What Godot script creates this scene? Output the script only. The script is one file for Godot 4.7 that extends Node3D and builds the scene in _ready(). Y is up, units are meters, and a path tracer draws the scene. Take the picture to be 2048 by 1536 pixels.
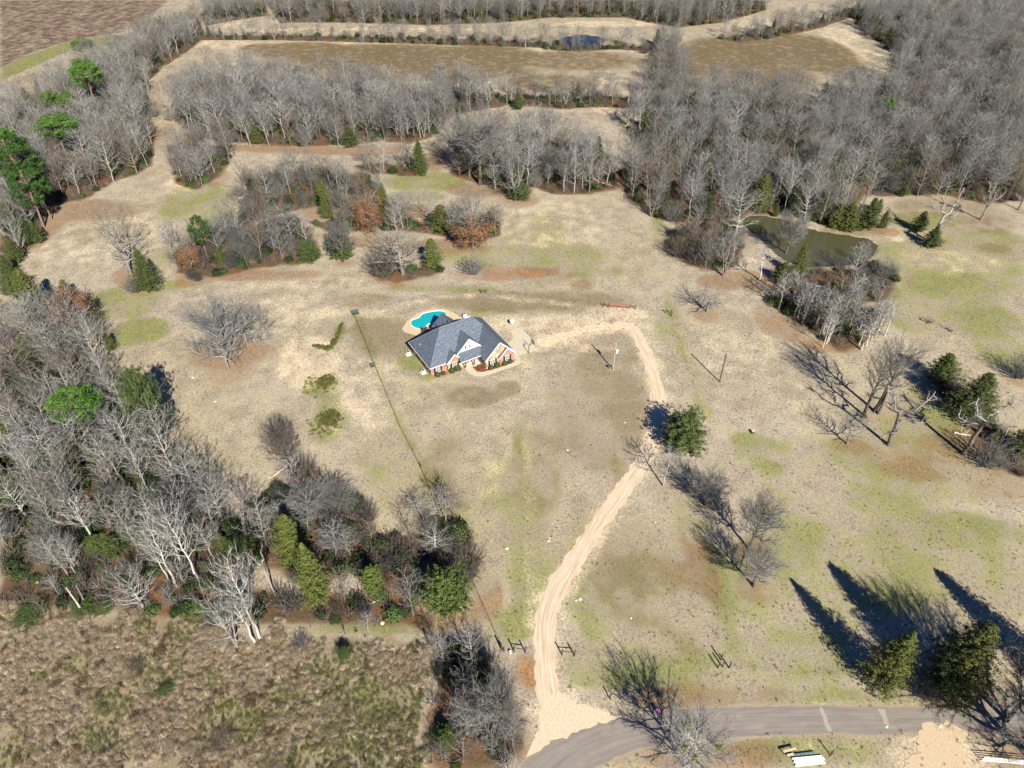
extends Node3D
# A brick farmhouse with a pool among bare winter woods, seen from the air. Units are metres, y is up, the house front looks towards +z.

const EYE := Vector3(0, 115, 0)
const SHADE_TURN := -23.0

var rng := RandomNumberGenerator.new()
var mats := {}
var used := {}
var placed := []          # Vector3(x, z, radius) of the trees that stand alone
var ponds := []


# ------------------------------------------------------------------ naming and tagging
func numbered(called: String) -> String:
	if not used.has(called):
		used[called] = 0
		return called
	used[called] += 1
	return "%s_%03d" % [called, used[called]]

func tag(o: Node, label := "", category := "", group := "", kind := "") -> Node:
	if label != "": o.set_meta("label", label)
	if category != "": o.set_meta("category", category)
	if group != "": o.set_meta("group", group)
	if kind != "": o.set_meta("kind", kind)
	return o

func thing(called: String, label: String, category: String, at := Vector3.ZERO, turn := 0.0, group := "") -> Node3D:
	var o := Node3D.new()
	o.name = numbered(called)
	add_child(o, true)
	o.position = at
	o.rotation.y = turn
	tag(o, label, category, group)
	return o

func obj(called: String, mesh: Mesh, mat: Material, parent: Node = null) -> MeshInstance3D:
	var o := MeshInstance3D.new()
	o.mesh = mesh
	o.material_override = mat
	if parent == null:
		o.name = numbered(called)
		add_child(o, true)
	else:
		o.name = called
		parent.add_child(o, true)
	return o

func struct(called: String, mesh: Mesh, mat: Material) -> MeshInstance3D:
	var o := obj(called, mesh, mat)
	o.set_meta("kind", "structure")
	return o


# ------------------------------------------------------------------ a small mesh builder
class MB:
	var v := PackedVector3Array()
	var n := PackedVector3Array()
	var c := PackedColorArray()
	var uv := PackedVector2Array()
	var i := PackedInt32Array()

	func tri(a: Vector3, b: Vector3, d: Vector3, col := Color.WHITE) -> void:
		var m := (d - a).cross(b - a).normalized()
		var k := v.size()
		v.append(a); v.append(b); v.append(d)
		for q in 3:
			n.append(m); c.append(col); i.append(k + q)

	# four corners, clockwise when seen from outside
	func quad(a: Vector3, b: Vector3, d: Vector3, e: Vector3, col := Color.WHITE) -> void:
		var m := (e - a).cross(b - a)
		if m.length_squared() < 1e-12: m = (d - a).cross(b - a)
		m = m.normalized()
		var k := v.size()
		v.append(a); v.append(b); v.append(d); v.append(e)
		for q in 4:
			n.append(m); c.append(col)
		for q in [0, 1, 2, 0, 2, 3]: i.append(k + q)

	# a flat polygon turned so that its normal looks along "out"
	func face(p: Array, out: Vector3, col := Color.WHITE) -> void:
		var m: Vector3 = (p[2] - p[0]).cross(p[1] - p[0]).normalized()
		var q := p.duplicate()
		if m.dot(out) < 0:
			q.reverse()
			m = -m
		var k := v.size()
		for a in q:
			v.append(a); n.append(m); c.append(col)
		for t in range(1, q.size() - 1):
			i.append(k); i.append(k + t); i.append(k + t + 1)

	func box(lo: Vector3, hi: Vector3, col := Color.WHITE) -> void:
		var a := lo
		var b := hi
		face([Vector3(a.x, b.y, a.z), Vector3(b.x, b.y, a.z), Vector3(b.x, b.y, b.z), Vector3(a.x, b.y, b.z)], Vector3.UP, col)
		face([Vector3(a.x, a.y, a.z), Vector3(b.x, a.y, a.z), Vector3(b.x, a.y, b.z), Vector3(a.x, a.y, b.z)], Vector3.DOWN, col)
		face([Vector3(a.x, a.y, b.z), Vector3(b.x, a.y, b.z), Vector3(b.x, b.y, b.z), Vector3(a.x, b.y, b.z)], Vector3.BACK, col)
		face([Vector3(a.x, a.y, a.z), Vector3(b.x, a.y, a.z), Vector3(b.x, b.y, a.z), Vector3(a.x, b.y, a.z)], Vector3.FORWARD, col)
		face([Vector3(a.x, a.y, a.z), Vector3(a.x, a.y, b.z), Vector3(a.x, b.y, b.z), Vector3(a.x, b.y, a.z)], Vector3.LEFT, col)
		face([Vector3(b.x, a.y, a.z), Vector3(b.x, a.y, b.z), Vector3(b.x, b.y, b.z), Vector3(b.x, b.y, a.z)], Vector3.RIGHT, col)

	# a tapered piece of wood between two points
	func seg(a: Vector3, b: Vector3, ra: float, rb: float, sides: int, ca: Color, cb: Color) -> void:
		var d := (b - a).normalized()
		var u := d.cross(Vector3(0.31, 0.17, 0.93) if absf(d.z) < 0.8 else Vector3(0.9, 0.2, 0.1)).normalized()
		var w := d.cross(u)
		var k := v.size()
		for s in sides:
			var t := TAU * s / sides
			var o := u * cos(t) + w * sin(t)
			v.append(a + o * ra); n.append(o); c.append(ca)
			if rb > 0.0:
				v.append(b + o * rb); n.append(o); c.append(cb)
		if rb > 0.0:
			for s in sides:
				var p := k + s * 2
				var q := k + ((s + 1) % sides) * 2
				i.append(p); i.append(p + 1); i.append(q)
				i.append(q); i.append(p + 1); i.append(q + 1)
		else:
			v.append(b); n.append(d); c.append(cb)
			for s in sides:
				i.append(k + s); i.append(k + sides); i.append(k + (s + 1) % sides)

	func cap(a: Vector3, up: Vector3, r: float, sides: int, col: Color) -> void:
		var u := up.cross(Vector3(0.31, 0.17, 0.93)).normalized()
		var w := up.cross(u)
		var p := []
		for s in sides: p.append(a + (u * cos(TAU * s / sides) + w * sin(TAU * s / sides)) * r)
		face(p, up, col)

	func mesh(with_uv := false) -> ArrayMesh:
		var arr := []
		arr.resize(Mesh.ARRAY_MAX)
		arr[Mesh.ARRAY_VERTEX] = v
		arr[Mesh.ARRAY_NORMAL] = n
		arr[Mesh.ARRAY_COLOR] = c
		if with_uv: arr[Mesh.ARRAY_TEX_UV] = uv
		arr[Mesh.ARRAY_INDEX] = i
		var m := ArrayMesh.new()
		if v.size() > 0: m.add_surface_from_arrays(Mesh.PRIMITIVE_TRIANGLES, arr)
		return m


# ------------------------------------------------------------------ materials
func lin(r: float, g: float, b: float) -> Color:
	return Color(r, g, b).linear_to_srgb()

func paint(called: String, col: Color, rough := 0.9, metal := 0.0) -> StandardMaterial3D:
	if mats.has(called): return mats[called]
	var m := StandardMaterial3D.new()
	m.resource_name = called
	m.albedo_color = col.linear_to_srgb()
	m.roughness = rough
	m.metallic = metal
	m.metallic_specular = 0.3
	mats[called] = m
	return m

func living(called: String, tint := Color.WHITE, back := 0.0) -> StandardMaterial3D:
	if mats.has(called): return mats[called]
	var m := paint(called, tint, 0.85)
	m.vertex_color_use_as_albedo = true
	m.metallic_specular = 0.2
	if back > 0.0:
		m.backlight_enabled = true
		m.backlight = Color(back, back * 1.1, back * 0.5)
	return m

func noise(seed_: int, freq: float, octaves := 3) -> FastNoiseLite:
	var f := FastNoiseLite.new()
	f.seed = seed_
	f.noise_type = FastNoiseLite.TYPE_SIMPLEX_SMOOTH
	f.frequency = freq
	f.fractal_octaves = octaves
	return f

func textured(called: String, im: Image, size: float, rough := 0.9) -> StandardMaterial3D:
	var m := paint(called, Color.WHITE, rough)
	im.generate_mipmaps()
	m.albedo_texture = ImageTexture.create_from_image(im)
	m.uv1_triplanar = true
	m.uv1_scale = Vector3.ONE / size
	return m

func brick_image(w: int, h: int, rows: int, cols: int, base: Array, mortar: Color, seed_: int, rough_edge: float) -> Image:
	var im := Image.create(w, h, false, Image.FORMAT_RGB8)
	im.fill(mortar)
	var r := RandomNumberGenerator.new()
	r.seed = seed_
	var bh := float(h) / rows
	for row in rows:
		var x := -fmod(row * 0.5, 1.0) * w / cols
		while x < w:
			var bw := float(w) / cols * (1.0 + r.randf_range(-rough_edge, rough_edge))
			var col: Color = base[r.randi() % base.size()]
			col = col * r.randf_range(0.8, 1.15)
			col.a = 1
			im.fill_rect(Rect2i(int(x) + 1, int(row * bh) + 1, maxi(1, int(bw) - 1), maxi(1, int(bh) - 1)), col)
			x += bw
	return im

func speckle(w: int, h: int, a: Color, b: Color, seed_: int, freq: float) -> Image:
	var f := noise(seed_, freq, 4)
	var f2 := noise(seed_ + 9, 0.35, 2)
	var im := Image.create(w, h, false, Image.FORMAT_RGB8)
	for y in h:
		for x in w:
			im.set_pixel(x, y, a.lerp(b, clampf(0.5 + 0.6 * f.get_noise_2d(x, y) + 0.35 * f2.get_noise_2d(x, y), 0, 1)))
	return im


# ------------------------------------------------------------------ the ground
const X0 := -420.0
const Z0 := -700.0
const ZW := 840
const ZH := 680
var zones: Array[PackedFloat32Array] = []
const TILES := [[-130.0, 130.0, -140.0, -28.0, 0.127], [-224.0, 224.0, -290.0, -140.0, 0.22], [-420.0, 420.0, -700.0, -290.0, 0.42]]

func stamp(zone: int, at: Vector2, rx: float, rz: float, k: float) -> void:
	var g := zones[zone]
	for j in range(maxi(0, int(at.y - rz * 1.25 - Z0)), mini(ZH, int(at.y + rz * 1.25 - Z0) + 2)):
		for q in range(maxi(0, int(at.x - rx * 1.25 - X0)), mini(ZW, int(at.x + rx * 1.25 - X0) + 2)):
			var dx := (q + X0 - at.x) / rx
			var dz := (j + Z0 - at.y) / rz
			var d := dx * dx + dz * dz
			if d < 1.5:
				var t := clampf((1.5 - d) / 1.1, 0, 1)
				var at_i := j * ZW + q
				g[at_i] = maxf(g[at_i], k * t * t * (3 - 2 * t))
	zones[zone] = g

func stamp_poly(zone: int, poly: PackedVector2Array, k: float) -> void:
	var g := zones[zone]
	var box := Rect2(poly[0], Vector2.ZERO)
	for p in poly: box = box.expand(p)
	for j in range(maxi(0, int(box.position.y - Z0)), mini(ZH, int(box.end.y - Z0) + 1)):
		for q in range(maxi(0, int(box.position.x - X0)), mini(ZW, int(box.end.x - X0) + 1)):
			if Geometry2D.is_point_in_polygon(Vector2(q + X0, j + Z0), poly):
				g[j * ZW + q] = maxf(g[j * ZW + q], k)
	zones[zone] = g

func stamp_line(zone: int, pts: Array, wide: float, k: float) -> void:
	for a in pts.size() - 1:
		var p: Vector2 = pts[a]
		var q: Vector2 = pts[a + 1]
		var steps := maxi(1, int(p.distance_to(q) / 1.0))
		for s in steps: stamp(zone, p.lerp(q, float(s) / steps), wide, wide, k)

func zone_images() -> Array:
	var out := []
	for first in [0, 4]:
		var data := PackedByteArray()
		data.resize(ZW * ZH * 4)
		for ch in 4:
			var g := zones[first + ch]
			for a in ZW * ZH: data[a * 4 + ch] = int(clampf(g[a], 0, 1) * 255)
		var im := Image.create_from_data(ZW, ZH, false, Image.FORMAT_RGBA8, data)
		im.resize(ZW / 2, ZH / 2, Image.INTERPOLATE_BILINEAR)
		im.resize(ZW, ZH, Image.INTERPOLATE_CUBIC)
		out.append(im)
	return out

func ground_texture(t: Array, zi: Array) -> ImageTexture:
	var px: float = t[4]
	var w := int((t[1] - t[0]) / px)
	var h := int((t[3] - t[2]) / px)
	var region := Rect2i(int(t[0] - X0), int(t[2] - Z0), int(t[1] - t[0]), int(t[3] - t[2]))
	var za: Image = zi[0].get_region(region)
	var zb: Image = zi[1].get_region(region)
	za.resize(w, h, Image.INTERPOLATE_BILINEAR)
	zb.resize(w, h, Image.INTERPOLATE_BILINEAR)
	var A := za.get_data()
	var Bz := zb.get_data()
	var N := []
	for q in [[11, 0.016, 3], [23, 0.15, 5], [37, 1.3, 2], [51, 0.045, 4]]:
		var f := noise(q[0], q[1] * px, q[2])
		f.offset = Vector3(t[0] / px, t[2] / px, 0)
		var im := f.get_image(w, h, false, false, false)
		im.convert(Image.FORMAT_L8)
		N.append(im.get_data())
	var n1: PackedByteArray = N[0]
	var n2: PackedByteArray = N[1]
	var n3: PackedByteArray = N[2]
	var n4: PackedByteArray = N[3]
	var out := PackedByteArray()
	out.resize(w * h * 3)
	var rows := 16
	var parts := int(ceil(float(h) / rows))
	var done := []
	done.resize(parts)
	var work := func(k: int) -> void:
		done[k] = ground_rows(w, k * rows, mini(h, (k + 1) * rows), A, Bz, n1, n2, n3, n4, px)
	var id := WorkerThreadPool.add_group_task(work, parts)
	WorkerThreadPool.wait_for_group_task_completion(id)
	var all := PackedByteArray()
	for k in parts: all.append_array(done[k])
	var im2 := Image.create_from_data(w, h, false, Image.FORMAT_RGB8, all)
	return ImageTexture.create_from_image(im2)

# how much of a patch shows: its soft strength broken up by the noise of stems and clods
func edge(z: float, rag: float) -> float:
	if z < 0.01: return 0.0
	var q := clampf((z + rag * 0.8 * minf(z * 3.0, 1.0) - 0.04) / 0.84, 0.0, 1.0)
	return q * q * (3.0 - 2.0 * q)

func ground_rows(w: int, y0: int, y1: int, A: PackedByteArray, Bz: PackedByteArray, n1: PackedByteArray, n2: PackedByteArray, n3: PackedByteArray, n4: PackedByteArray, px: float) -> PackedByteArray:
	var out := PackedByteArray()
	out.resize((y1 - y0) * w * 3)
	var o := 0
	var seed_ := 7919 + y0 * 104729
	var far := clampf((px - 0.12) / 0.3, 0.0, 1.0)
	for y in range(y0, y1):
		for x in w:
			var i := y * w + x
			var j := i * 4
			seed_ = (seed_ * 1103515245 + 12345) & 0x7fffffff
			var wn := float((seed_ >> 8) & 0xffff) / 65535.0
			var a := clampf((n1[i] / 255.0 - 0.5) * 1.9 + 0.5, 0.0, 1.0)
			var b := clampf((n2[i] / 255.0 - 0.5) * 1.9 + 0.5, 0.0, 1.0)
			var c := clampf((n3[i] / 255.0 - 0.5) * 2.0 + 0.5, 0.0, 1.0)
			var e := clampf((n4[i] / 255.0 - 0.5) * 2.0 + 0.5, 0.0, 1.0)
			# straw, greyer and warmer by turns
			var r := 0.625 - 0.02 * a + 0.05 * (e - 0.5)
			var g := 0.584 - 0.02 * a + 0.05 * (e - 0.5)
			var bl := 0.517 - 0.04 * a + 0.06 * (e - 0.5)
			# thin olive regrowth between the dead stems
			var k := clampf((b * 0.65 + c * 0.35 - 0.47) * 2.2, 0.0, 1.0) * clampf((e - 0.3) * 1.6, 0.0, 1.0) * 0.5
			r += (0.50 - r) * k; g += (0.50 - g) * k; bl += (0.33 - bl) * k
			var rag := (b - 0.5) * 0.7 + (e - 0.5) * 0.75 + (c - 0.5) * 0.3 + (wn - 0.5) * 0.25
			k = edge(A[j] / 255.0, rag) * 0.78
			r += (0.45 - r) * k; g += (0.465 - g) * k; bl += (0.27 - bl) * k
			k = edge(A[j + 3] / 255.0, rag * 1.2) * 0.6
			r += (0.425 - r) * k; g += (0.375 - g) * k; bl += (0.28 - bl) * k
			k = edge(A[j + 2] / 255.0, rag * 0.7) * 0.8
			r += (0.735 - r) * k; g += (0.675 - g) * k; bl += (0.57 - bl) * k
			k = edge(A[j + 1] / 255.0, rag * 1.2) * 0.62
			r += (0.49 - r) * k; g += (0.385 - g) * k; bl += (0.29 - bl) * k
			k = edge(Bz[j + 3] / 255.0, rag) * 0.6
			r += (0.60 - r) * k; g += (0.425 - g) * k; bl += (0.275 - bl) * k
			k = edge(Bz[j] / 255.0, rag * 0.6) * 0.95
			var litter := clampf(e * 1.4 - 0.4, 0.0, 1.0)
			r += (0.33 + 0.09 * litter - r) * k; g += (0.27 + 0.045 * litter - g) * k; bl += (0.205 + 0.02 * litter - bl) * k
			k = clampf(Bz[j + 1] / 255.0, 0.0, 1.0)
			r += (0.465 + 0.07 * (e - 0.5) + 0.13 * (b - 0.5) + 0.1 * (c - 0.5) - r) * k; g += (0.405 + 0.08 * (e - 0.5) + 0.13 * (b - 0.5) + 0.1 * (c - 0.5) - g) * k; bl += (0.35 + 0.07 * (e - 0.5) + 0.1 * (b - 0.5) - bl) * k
			k = clampf(Bz[j + 2] / 255.0 * (b * 1.5 + c * 0.6 + e * 0.4 + wn * 0.9 - 0.85) * 1.7, 0.0, 1.0) * 0.9
			r += (0.40 - r) * k; g += (0.345 - g) * k; bl += (0.25 - bl) * k
			# stems and tufts; the speckle also paints the light and shade of their relief
			var m := 0.90 + 0.14 * c * (1.0 - 0.3 * far) + (wn - 0.5) * 0.24 + 0.14 * (b - 0.5)
			if wn < 0.035: m *= 0.72
			out[o] = int(clampf(r * m, 0.0, 1.0) * 255.0)
			out[o + 1] = int(clampf(g * m, 0.0, 1.0) * 255.0)
			out[o + 2] = int(clampf(bl * m, 0.0, 1.0) * 255.0)
			o += 3
	return out

# the ground is level but for the ponds, whose banks fall away
func ground_height(x: float, z: float) -> float:
	var at := Vector2(x, z)
	for p in ponds:
		var box: Rect2 = p.box
		if box.has_point(at) and Geometry2D.is_point_in_polygon(at, p.poly):
			var d := 1e9
			var poly: PackedVector2Array = p.poly
			for a in poly.size():
				d = minf(d, at.distance_to(Geometry2D.get_closest_point_to_segment(at, poly[a], poly[(a + 1) % poly.size()])))
			return -minf(1.4, d * 0.45)
	return 0.0

func make_ground() -> void:
	for a in 8:
		var g := PackedFloat32Array()
		g.resize(ZW * ZH)
		zones.append(g)
	for w in WOODS: stamp_poly(4, w.poly, 0.9)
	for p in PATCH_POLYS: stamp_poly(p.zone, p.poly, p.k)
	for p in PATCHES: stamp(p[0], Vector2(p[1], p[2]), p[3], p[4], p[5])
	stamp_poly(3, BRUSH_FIELD, 0.75)
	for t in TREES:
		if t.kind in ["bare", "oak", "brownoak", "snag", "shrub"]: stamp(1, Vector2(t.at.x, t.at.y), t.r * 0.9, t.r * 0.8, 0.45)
	for l in RUTS_AND_FENCE_SHADE: stamp_line(l.zone, l.pts, l.w, l.k)
	var zi := zone_images()
	var mesh := ArrayMesh.new()
	var tile_mats := []
	for t in TILES:
		var cell: float = 2.0 if t[4] < 0.3 else 3.0
		var nx := int((t[1] - t[0]) / cell)
		var nz := int((t[3] - t[2]) / cell)
		var v := PackedVector3Array()
		var n := PackedVector3Array()
		var uv := PackedVector2Array()
		var ix := PackedInt32Array()
		for j in nz + 1:
			for q in nx + 1:
				var x: float = lerpf(t[0], t[1], float(q) / nx)
				var z: float = lerpf(t[2], t[3], float(j) / nz)
				var y := ground_height(x, z)
				v.append(Vector3(x, y, z))
				var nn := Vector3.UP
				if y < 0.0: nn = Vector3(ground_height(x - 0.5, z) - ground_height(x + 0.5, z), 1.0, ground_height(x, z - 0.5) - ground_height(x, z + 0.5)).normalized()
				n.append(nn)
				uv.append(Vector2(float(q) / nx, float(j) / nz))
		for j in nz:
			for q in nx:
				var k := j * (nx + 1) + q
				for d in [k, k + 1, k + nx + 1, k + 1, k + nx + 2, k + nx + 1]: ix.append(d)
		var arr := []
		arr.resize(Mesh.ARRAY_MAX)
		arr[Mesh.ARRAY_VERTEX] = v
		arr[Mesh.ARRAY_NORMAL] = n
		arr[Mesh.ARRAY_TEX_UV] = uv
		arr[Mesh.ARRAY_INDEX] = ix
		mesh.add_surface_from_arrays(Mesh.PRIMITIVE_TRIANGLES, arr)
		var m := StandardMaterial3D.new()
		m.resource_name = "pasture"
		m.albedo_texture = ground_texture(t, zi)
		m.texture_repeat = false
		m.roughness = 1.0
		m.metallic_specular = 0.1
		tile_mats.append(m)
	# plain land all round, out past what the camera sees
	var mb := MB.new()
	var far := 1600.0
	for r in [[-far, -far, far, -700.0], [-far, -28.0, far, far], [-far, -700.0, -420.0, -290.0], [420.0, -700.0, far, -290.0], [-far, -290.0, -224.0, -140.0], [224.0, -290.0, far, -140.0], [-far, -140.0, -130.0, -28.0], [130.0, -140.0, far, -28.0]]:
		mb.quad(Vector3(r[0], 0, r[1]), Vector3(r[2], 0, r[1]), Vector3(r[2], 0, r[3]), Vector3(r[0], 0, r[3]))
	var arr2 := mb.mesh().surface_get_arrays(0)
	mesh.add_surface_from_arrays(Mesh.PRIMITIVE_TRIANGLES, arr2)
	tile_mats.append(paint("far_land", Color(0.26, 0.21, 0.13), 1.0))
	for k in 4: mesh.surface_set_material(k, tile_mats[k])
	var o := MeshInstance3D.new()
	o.name = "ground"
	o.mesh = mesh
	add_child(o, true)
	tag(o, "tan winter pasture and forest floor with patches of green", "ground", "", "structure")


# ------------------------------------------------------------------ trees
func rdir(r: RandomNumberGenerator) -> Vector3:
	return Vector3(r.randfn(), r.randfn(), r.randfn()).normalized()

const BARK_GREY := Color(0.37, 0.36, 0.335)
const TWIG := Color(0.128, 0.129, 0.124)
const DARKBARK := Color(0.14, 0.12, 0.10)

# a limb that wanders from a to b; returns its points
func limb(mb: MB, a: Vector3, b: Vector3, ra: float, rb: float, steps: int, wander: float, sides: int, ca: Color, cb: Color, r: RandomNumberGenerator) -> Array:
	var pts := [a]
	var len := a.distance_to(b)
	for s in range(1, steps + 1):
		var t := float(s) / steps
		var p := a.lerp(b, t)
		if s < steps: p += rdir(r) * wander * len
		p.y += sin(t * PI) * -0.04 * len
		pts.append(p)
	for s in steps:
		mb.seg(pts[s], pts[s + 1], lerpf(ra, rb, float(s) / steps), lerpf(ra, rb, float(s + 1) / steps), sides, ca.lerp(cb, float(s) / steps), ca.lerp(cb, float(s + 1) / steps))
	return pts

func along(pts: Array, t: float) -> Vector3:
	var x := clampf(t, 0, 0.9999) * (pts.size() - 1)
	var k := int(x)
	return (pts[k] as Vector3).lerp(pts[k + 1], x - k)

# leafless tree, one unit of measure per metre. spec: h, r (crown radius), low (where the crown starts, share of h), fork (how spreading), limbs, fine, trunk
func make_bare(seed_: int, s: Dictionary) -> Array:
	var r := RandomNumberGenerator.new()
	r.seed = seed_
	var wood := MB.new()
	var crown := MB.new()
	var BARK: Color = s.get("bark", BARK_GREY)
	var shade: float = s.get("shade", 0.62)  # darkens the lower trunk's colour to stand for the shade it is in
	var h: float = s.h
	var R: float = s.r
	var low: float = s.low
	var stems: int = s.get("stems", 1)
	for st in stems:
		var lean := Vector3(r.randfn(), 0, r.randfn()) * 0.035 * h
		if stems > 1: lean = Vector3(cos(TAU * st / stems + 0.4), 0, sin(TAU * st / stems + 0.4)) * R * 0.4
		var foot := lean * 0.06
		var top := Vector3(lean.x, h * s.get("lead", 0.93), lean.z)
		var tr: float = s.trunk / sqrt(stems)
		wood.seg(foot - Vector3(0, 0.25, 0), foot + Vector3(0, 0.5, 0), tr * 1.5, tr * 1.05, 7, BARK * shade * 0.9, BARK * shade)
		var trunk := limb(wood, foot + Vector3(0, 0.5, 0), top, tr * 1.05, 0.03, 7, 0.014, 6, BARK * shade, BARK * 1.05, r)
		var n: int = s.limbs / stems
		for k in n:
			var t := low + (0.98 - low) * pow((k + r.randf()) / n, s.get("bias", 0.9))
			var from := along(trunk, (t * h - 0.5) / (top.y - 0.5))
			var ang := k * 2.399963 + st * 1.3 + r.randf_range(-0.35, 0.35)
			var up: float = lerpf(s.fork, 1.35, t * t)              # how steeply this limb climbs
			var u := (t - low) / (1.0 - low)
			var reach: float = R * (0.35 + 0.65 * sqrt(clampf(1.0 - u * u * 0.92, 0, 1))) * r.randf_range(0.75, 1.08)
			if stems > 1: reach *= 0.8
			var dir := Vector3(cos(ang), 0, sin(ang))
			var end := from + dir * reach + Vector3.UP * minf(reach * up * r.randf_range(0.8, 1.2), maxf(h - from.y, 0.6) * 1.02)
			var lr := maxf(tr * 0.48 * (1.15 - t), 0.04)
			var lp := limb(wood, from, end, lr, 0.018, 4, 0.055, 4, BARK * 0.97, TWIG * 1.15, r)
			var ldir := (end - from).normalized()
			var ll := from.distance_to(end)
			var subs := int(clampf(ll * s.fine * 1.6, 4, 18))
			for q in subs:
				var tt := 0.22 + 0.78 * (q + r.randf()) / subs
				var sp := along(lp, tt)
				var sd := (ldir * 0.75 + rdir(r) * 0.75 + Vector3.UP * 0.35).normalized()
				var sl := ll * r.randf_range(0.22, 0.42) * (1.15 - 0.5 * tt) + 0.35
				var se := sp + sd * sl
				crown.seg(sp, se, maxf(0.034, lr * 0.34), 0.014, 3, BARK * 0.9, TWIG * 1.5)
				var tw := int(clampf(sl * 4.6 * s.fine, 4, 18))
				for z in tw:
					var wt := 0.15 + 0.85 * (z + r.randf()) / tw
					var wp := sp.lerp(se, wt)
					var wd := (sd * 0.7 + rdir(r) * 0.8 + Vector3.UP * 0.25).normalized()
					var wl := r.randf_range(0.35, 0.95) * clampf(sl, 0.6, 1.5)
					var tone := TWIG * r.randf_range(0.6, 1.5)
					var we := wp + wd * wl
					crown.seg(wp, we, s.get("twig", 0.015), 0.0, 3, tone, tone * 1.1)
					if z % 2 == 0:
						var wd2 := (wd + rdir(r) * 0.7).normalized()
						var wm := wp.lerp(we, 0.4)
						crown.seg(wm, wm + wd2 * wl * 0.6, s.get("twig", 0.015) * 0.8, 0.0, 3, tone, tone * 1.1)
	return [wood.mesh(), crown.mesh()]

# many stemmed bush without leaves
func make_shrub(seed_: int, h: float, R: float, stems: int, fine: int) -> Array:
	var r := RandomNumberGenerator.new()
	r.seed = seed_
	var wood := MB.new()
	var crown := MB.new()
	for k in stems:
		var a := k * 2.399963
		var u := sqrt((k + 0.5) / stems)
		var end := Vector3(cos(a) * R * u, h * (1.0 - 0.55 * u * u) * r.randf_range(0.8, 1.1), sin(a) * R * u)
		var from := Vector3(cos(a), 0, sin(a)) * R * 0.12 * r.randf() - Vector3(0, 0.15, 0)
		var lp := limb(wood, from, end, 0.055, 0.012, 3, 0.06, 3, BARK_GREY * 0.7, TWIG, r)
		var ld := (end - from).normalized()
		for q in fine:
			var p := along(lp, 0.25 + 0.75 * (q + r.randf()) / fine)
			var d := (ld * 0.8 + rdir(r) * 0.8 + Vector3.UP * 0.2).normalized()
			var l := r.randf_range(0.4, 1.1) * h * 0.22
			var e := p + d * l
			var tone := TWIG * r.randf_range(0.7, 1.25)
			crown.seg(p, e, 0.02, 0.0, 3, tone, tone)
			for z in 3:
				var wd := (d + rdir(r) * 0.9).normalized()
				var wp := p.lerp(e, r.randf_range(0.2, 0.9))
				crown.seg(wp, wp + wd * l * 0.6, 0.014, 0.0, 3, tone, tone)
	return [wood.mesh(), crown.mesh()]

func leaf(mb: MB, p: Vector3, out: Vector3, size: float, col: Color, r: RandomNumberGenerator) -> void:
	var m := (out + rdir(r) * 0.55).normalized()
	var u := m.cross(rdir(r)).normalized()
	var w := m.cross(u)
	var a := p + u * size * 0.75
	var b := p - u * size * 0.4 + w * size * 0.5
	var d := p - u * size * 0.4 - w * size * 0.5
	if (d - a).cross(b - a).dot(out) < 0: mb.tri(a, d, b, col)
	else: mb.tri(a, b, d, col)

# evergreen with boughs in tiers; slim > 0 gives the pointed cedar, 0 the rounded crown
func make_cedar(seed_: int, h: float, R: float, pointed: float, boughs: int, base: Color, tip: Color, size: float) -> Array:
	var r := RandomNumberGenerator.new()
	r.seed = seed_
	var wood := MB.new()
	var crown := MB.new()
	limb(wood, Vector3(0, -0.2, 0), Vector3(r.randfn() * 0.15, h * 0.97, r.randfn() * 0.15), 0.26, 0.02, 6, 0.01, 6, DARKBARK * 1.5, DARKBARK * 1.5, r)
	var lump := []
	for k in 7: lump.append(r.randf_range(0.72, 1.18))
	for k in boughs:
		var t := (k + r.randf()) / boughs
		var y := h * (0.05 + 0.93 * t)
		var cone := pow(1.0 - t, 0.82) * (0.72 + 0.28 * minf(t * 6.0, 1.0))
		var ball := sqrt(maxf(0.0, 1.0 - pow((t - 0.42) / 0.62, 2.0)))
		var ang := k * 2.399963 + r.randf_range(-0.3, 0.3)
		var wob: float = lump[int(fposmod(ang, TAU) / TAU * 7)] * r.randf_range(0.55, 1.22)
		var reach := R * maxf(0.06, lerpf(ball, cone, pointed)) * wob
		var from := Vector3(0, y - reach * 0.25, 0)
		var end := Vector3(cos(ang) * reach, y + reach * r.randf_range(0.05, 0.35), sin(ang) * reach)
		wood.seg(from, end, 0.05, 0.01, 3, DARKBARK, DARKBARK)
		var tone := base.lerp(tip, r.randf_range(0.0, 0.55))
		var sprays := int(clampf(reach * 2.6, 3, 11))
		for q in sprays:
			var u := 0.3 + 0.72 * (q + r.randf()) / sprays
			var p := from.lerp(end, u) + rdir(r) * reach * 0.10
			var rad := size * 1.5 * (1.15 - 0.5 * absf(u - 0.5))
			for z in 15:
				var o := rdir(r)
				o.y = o.y * 0.6 + 0.25
				var col := tone.lerp(tip, r.randf() * u * 0.7) * r.randf_range(0.75, 1.25)  # light tips and dark inner sprays painted into leaf colour for sun and shade
				leaf(crown, p + o * rad, (o + Vector3(cos(ang), 0.5, sin(ang)) * 0.5).normalized(), size * r.randf_range(0.7, 1.2), col, r)
	return [wood.mesh(), crown.mesh()]

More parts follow.
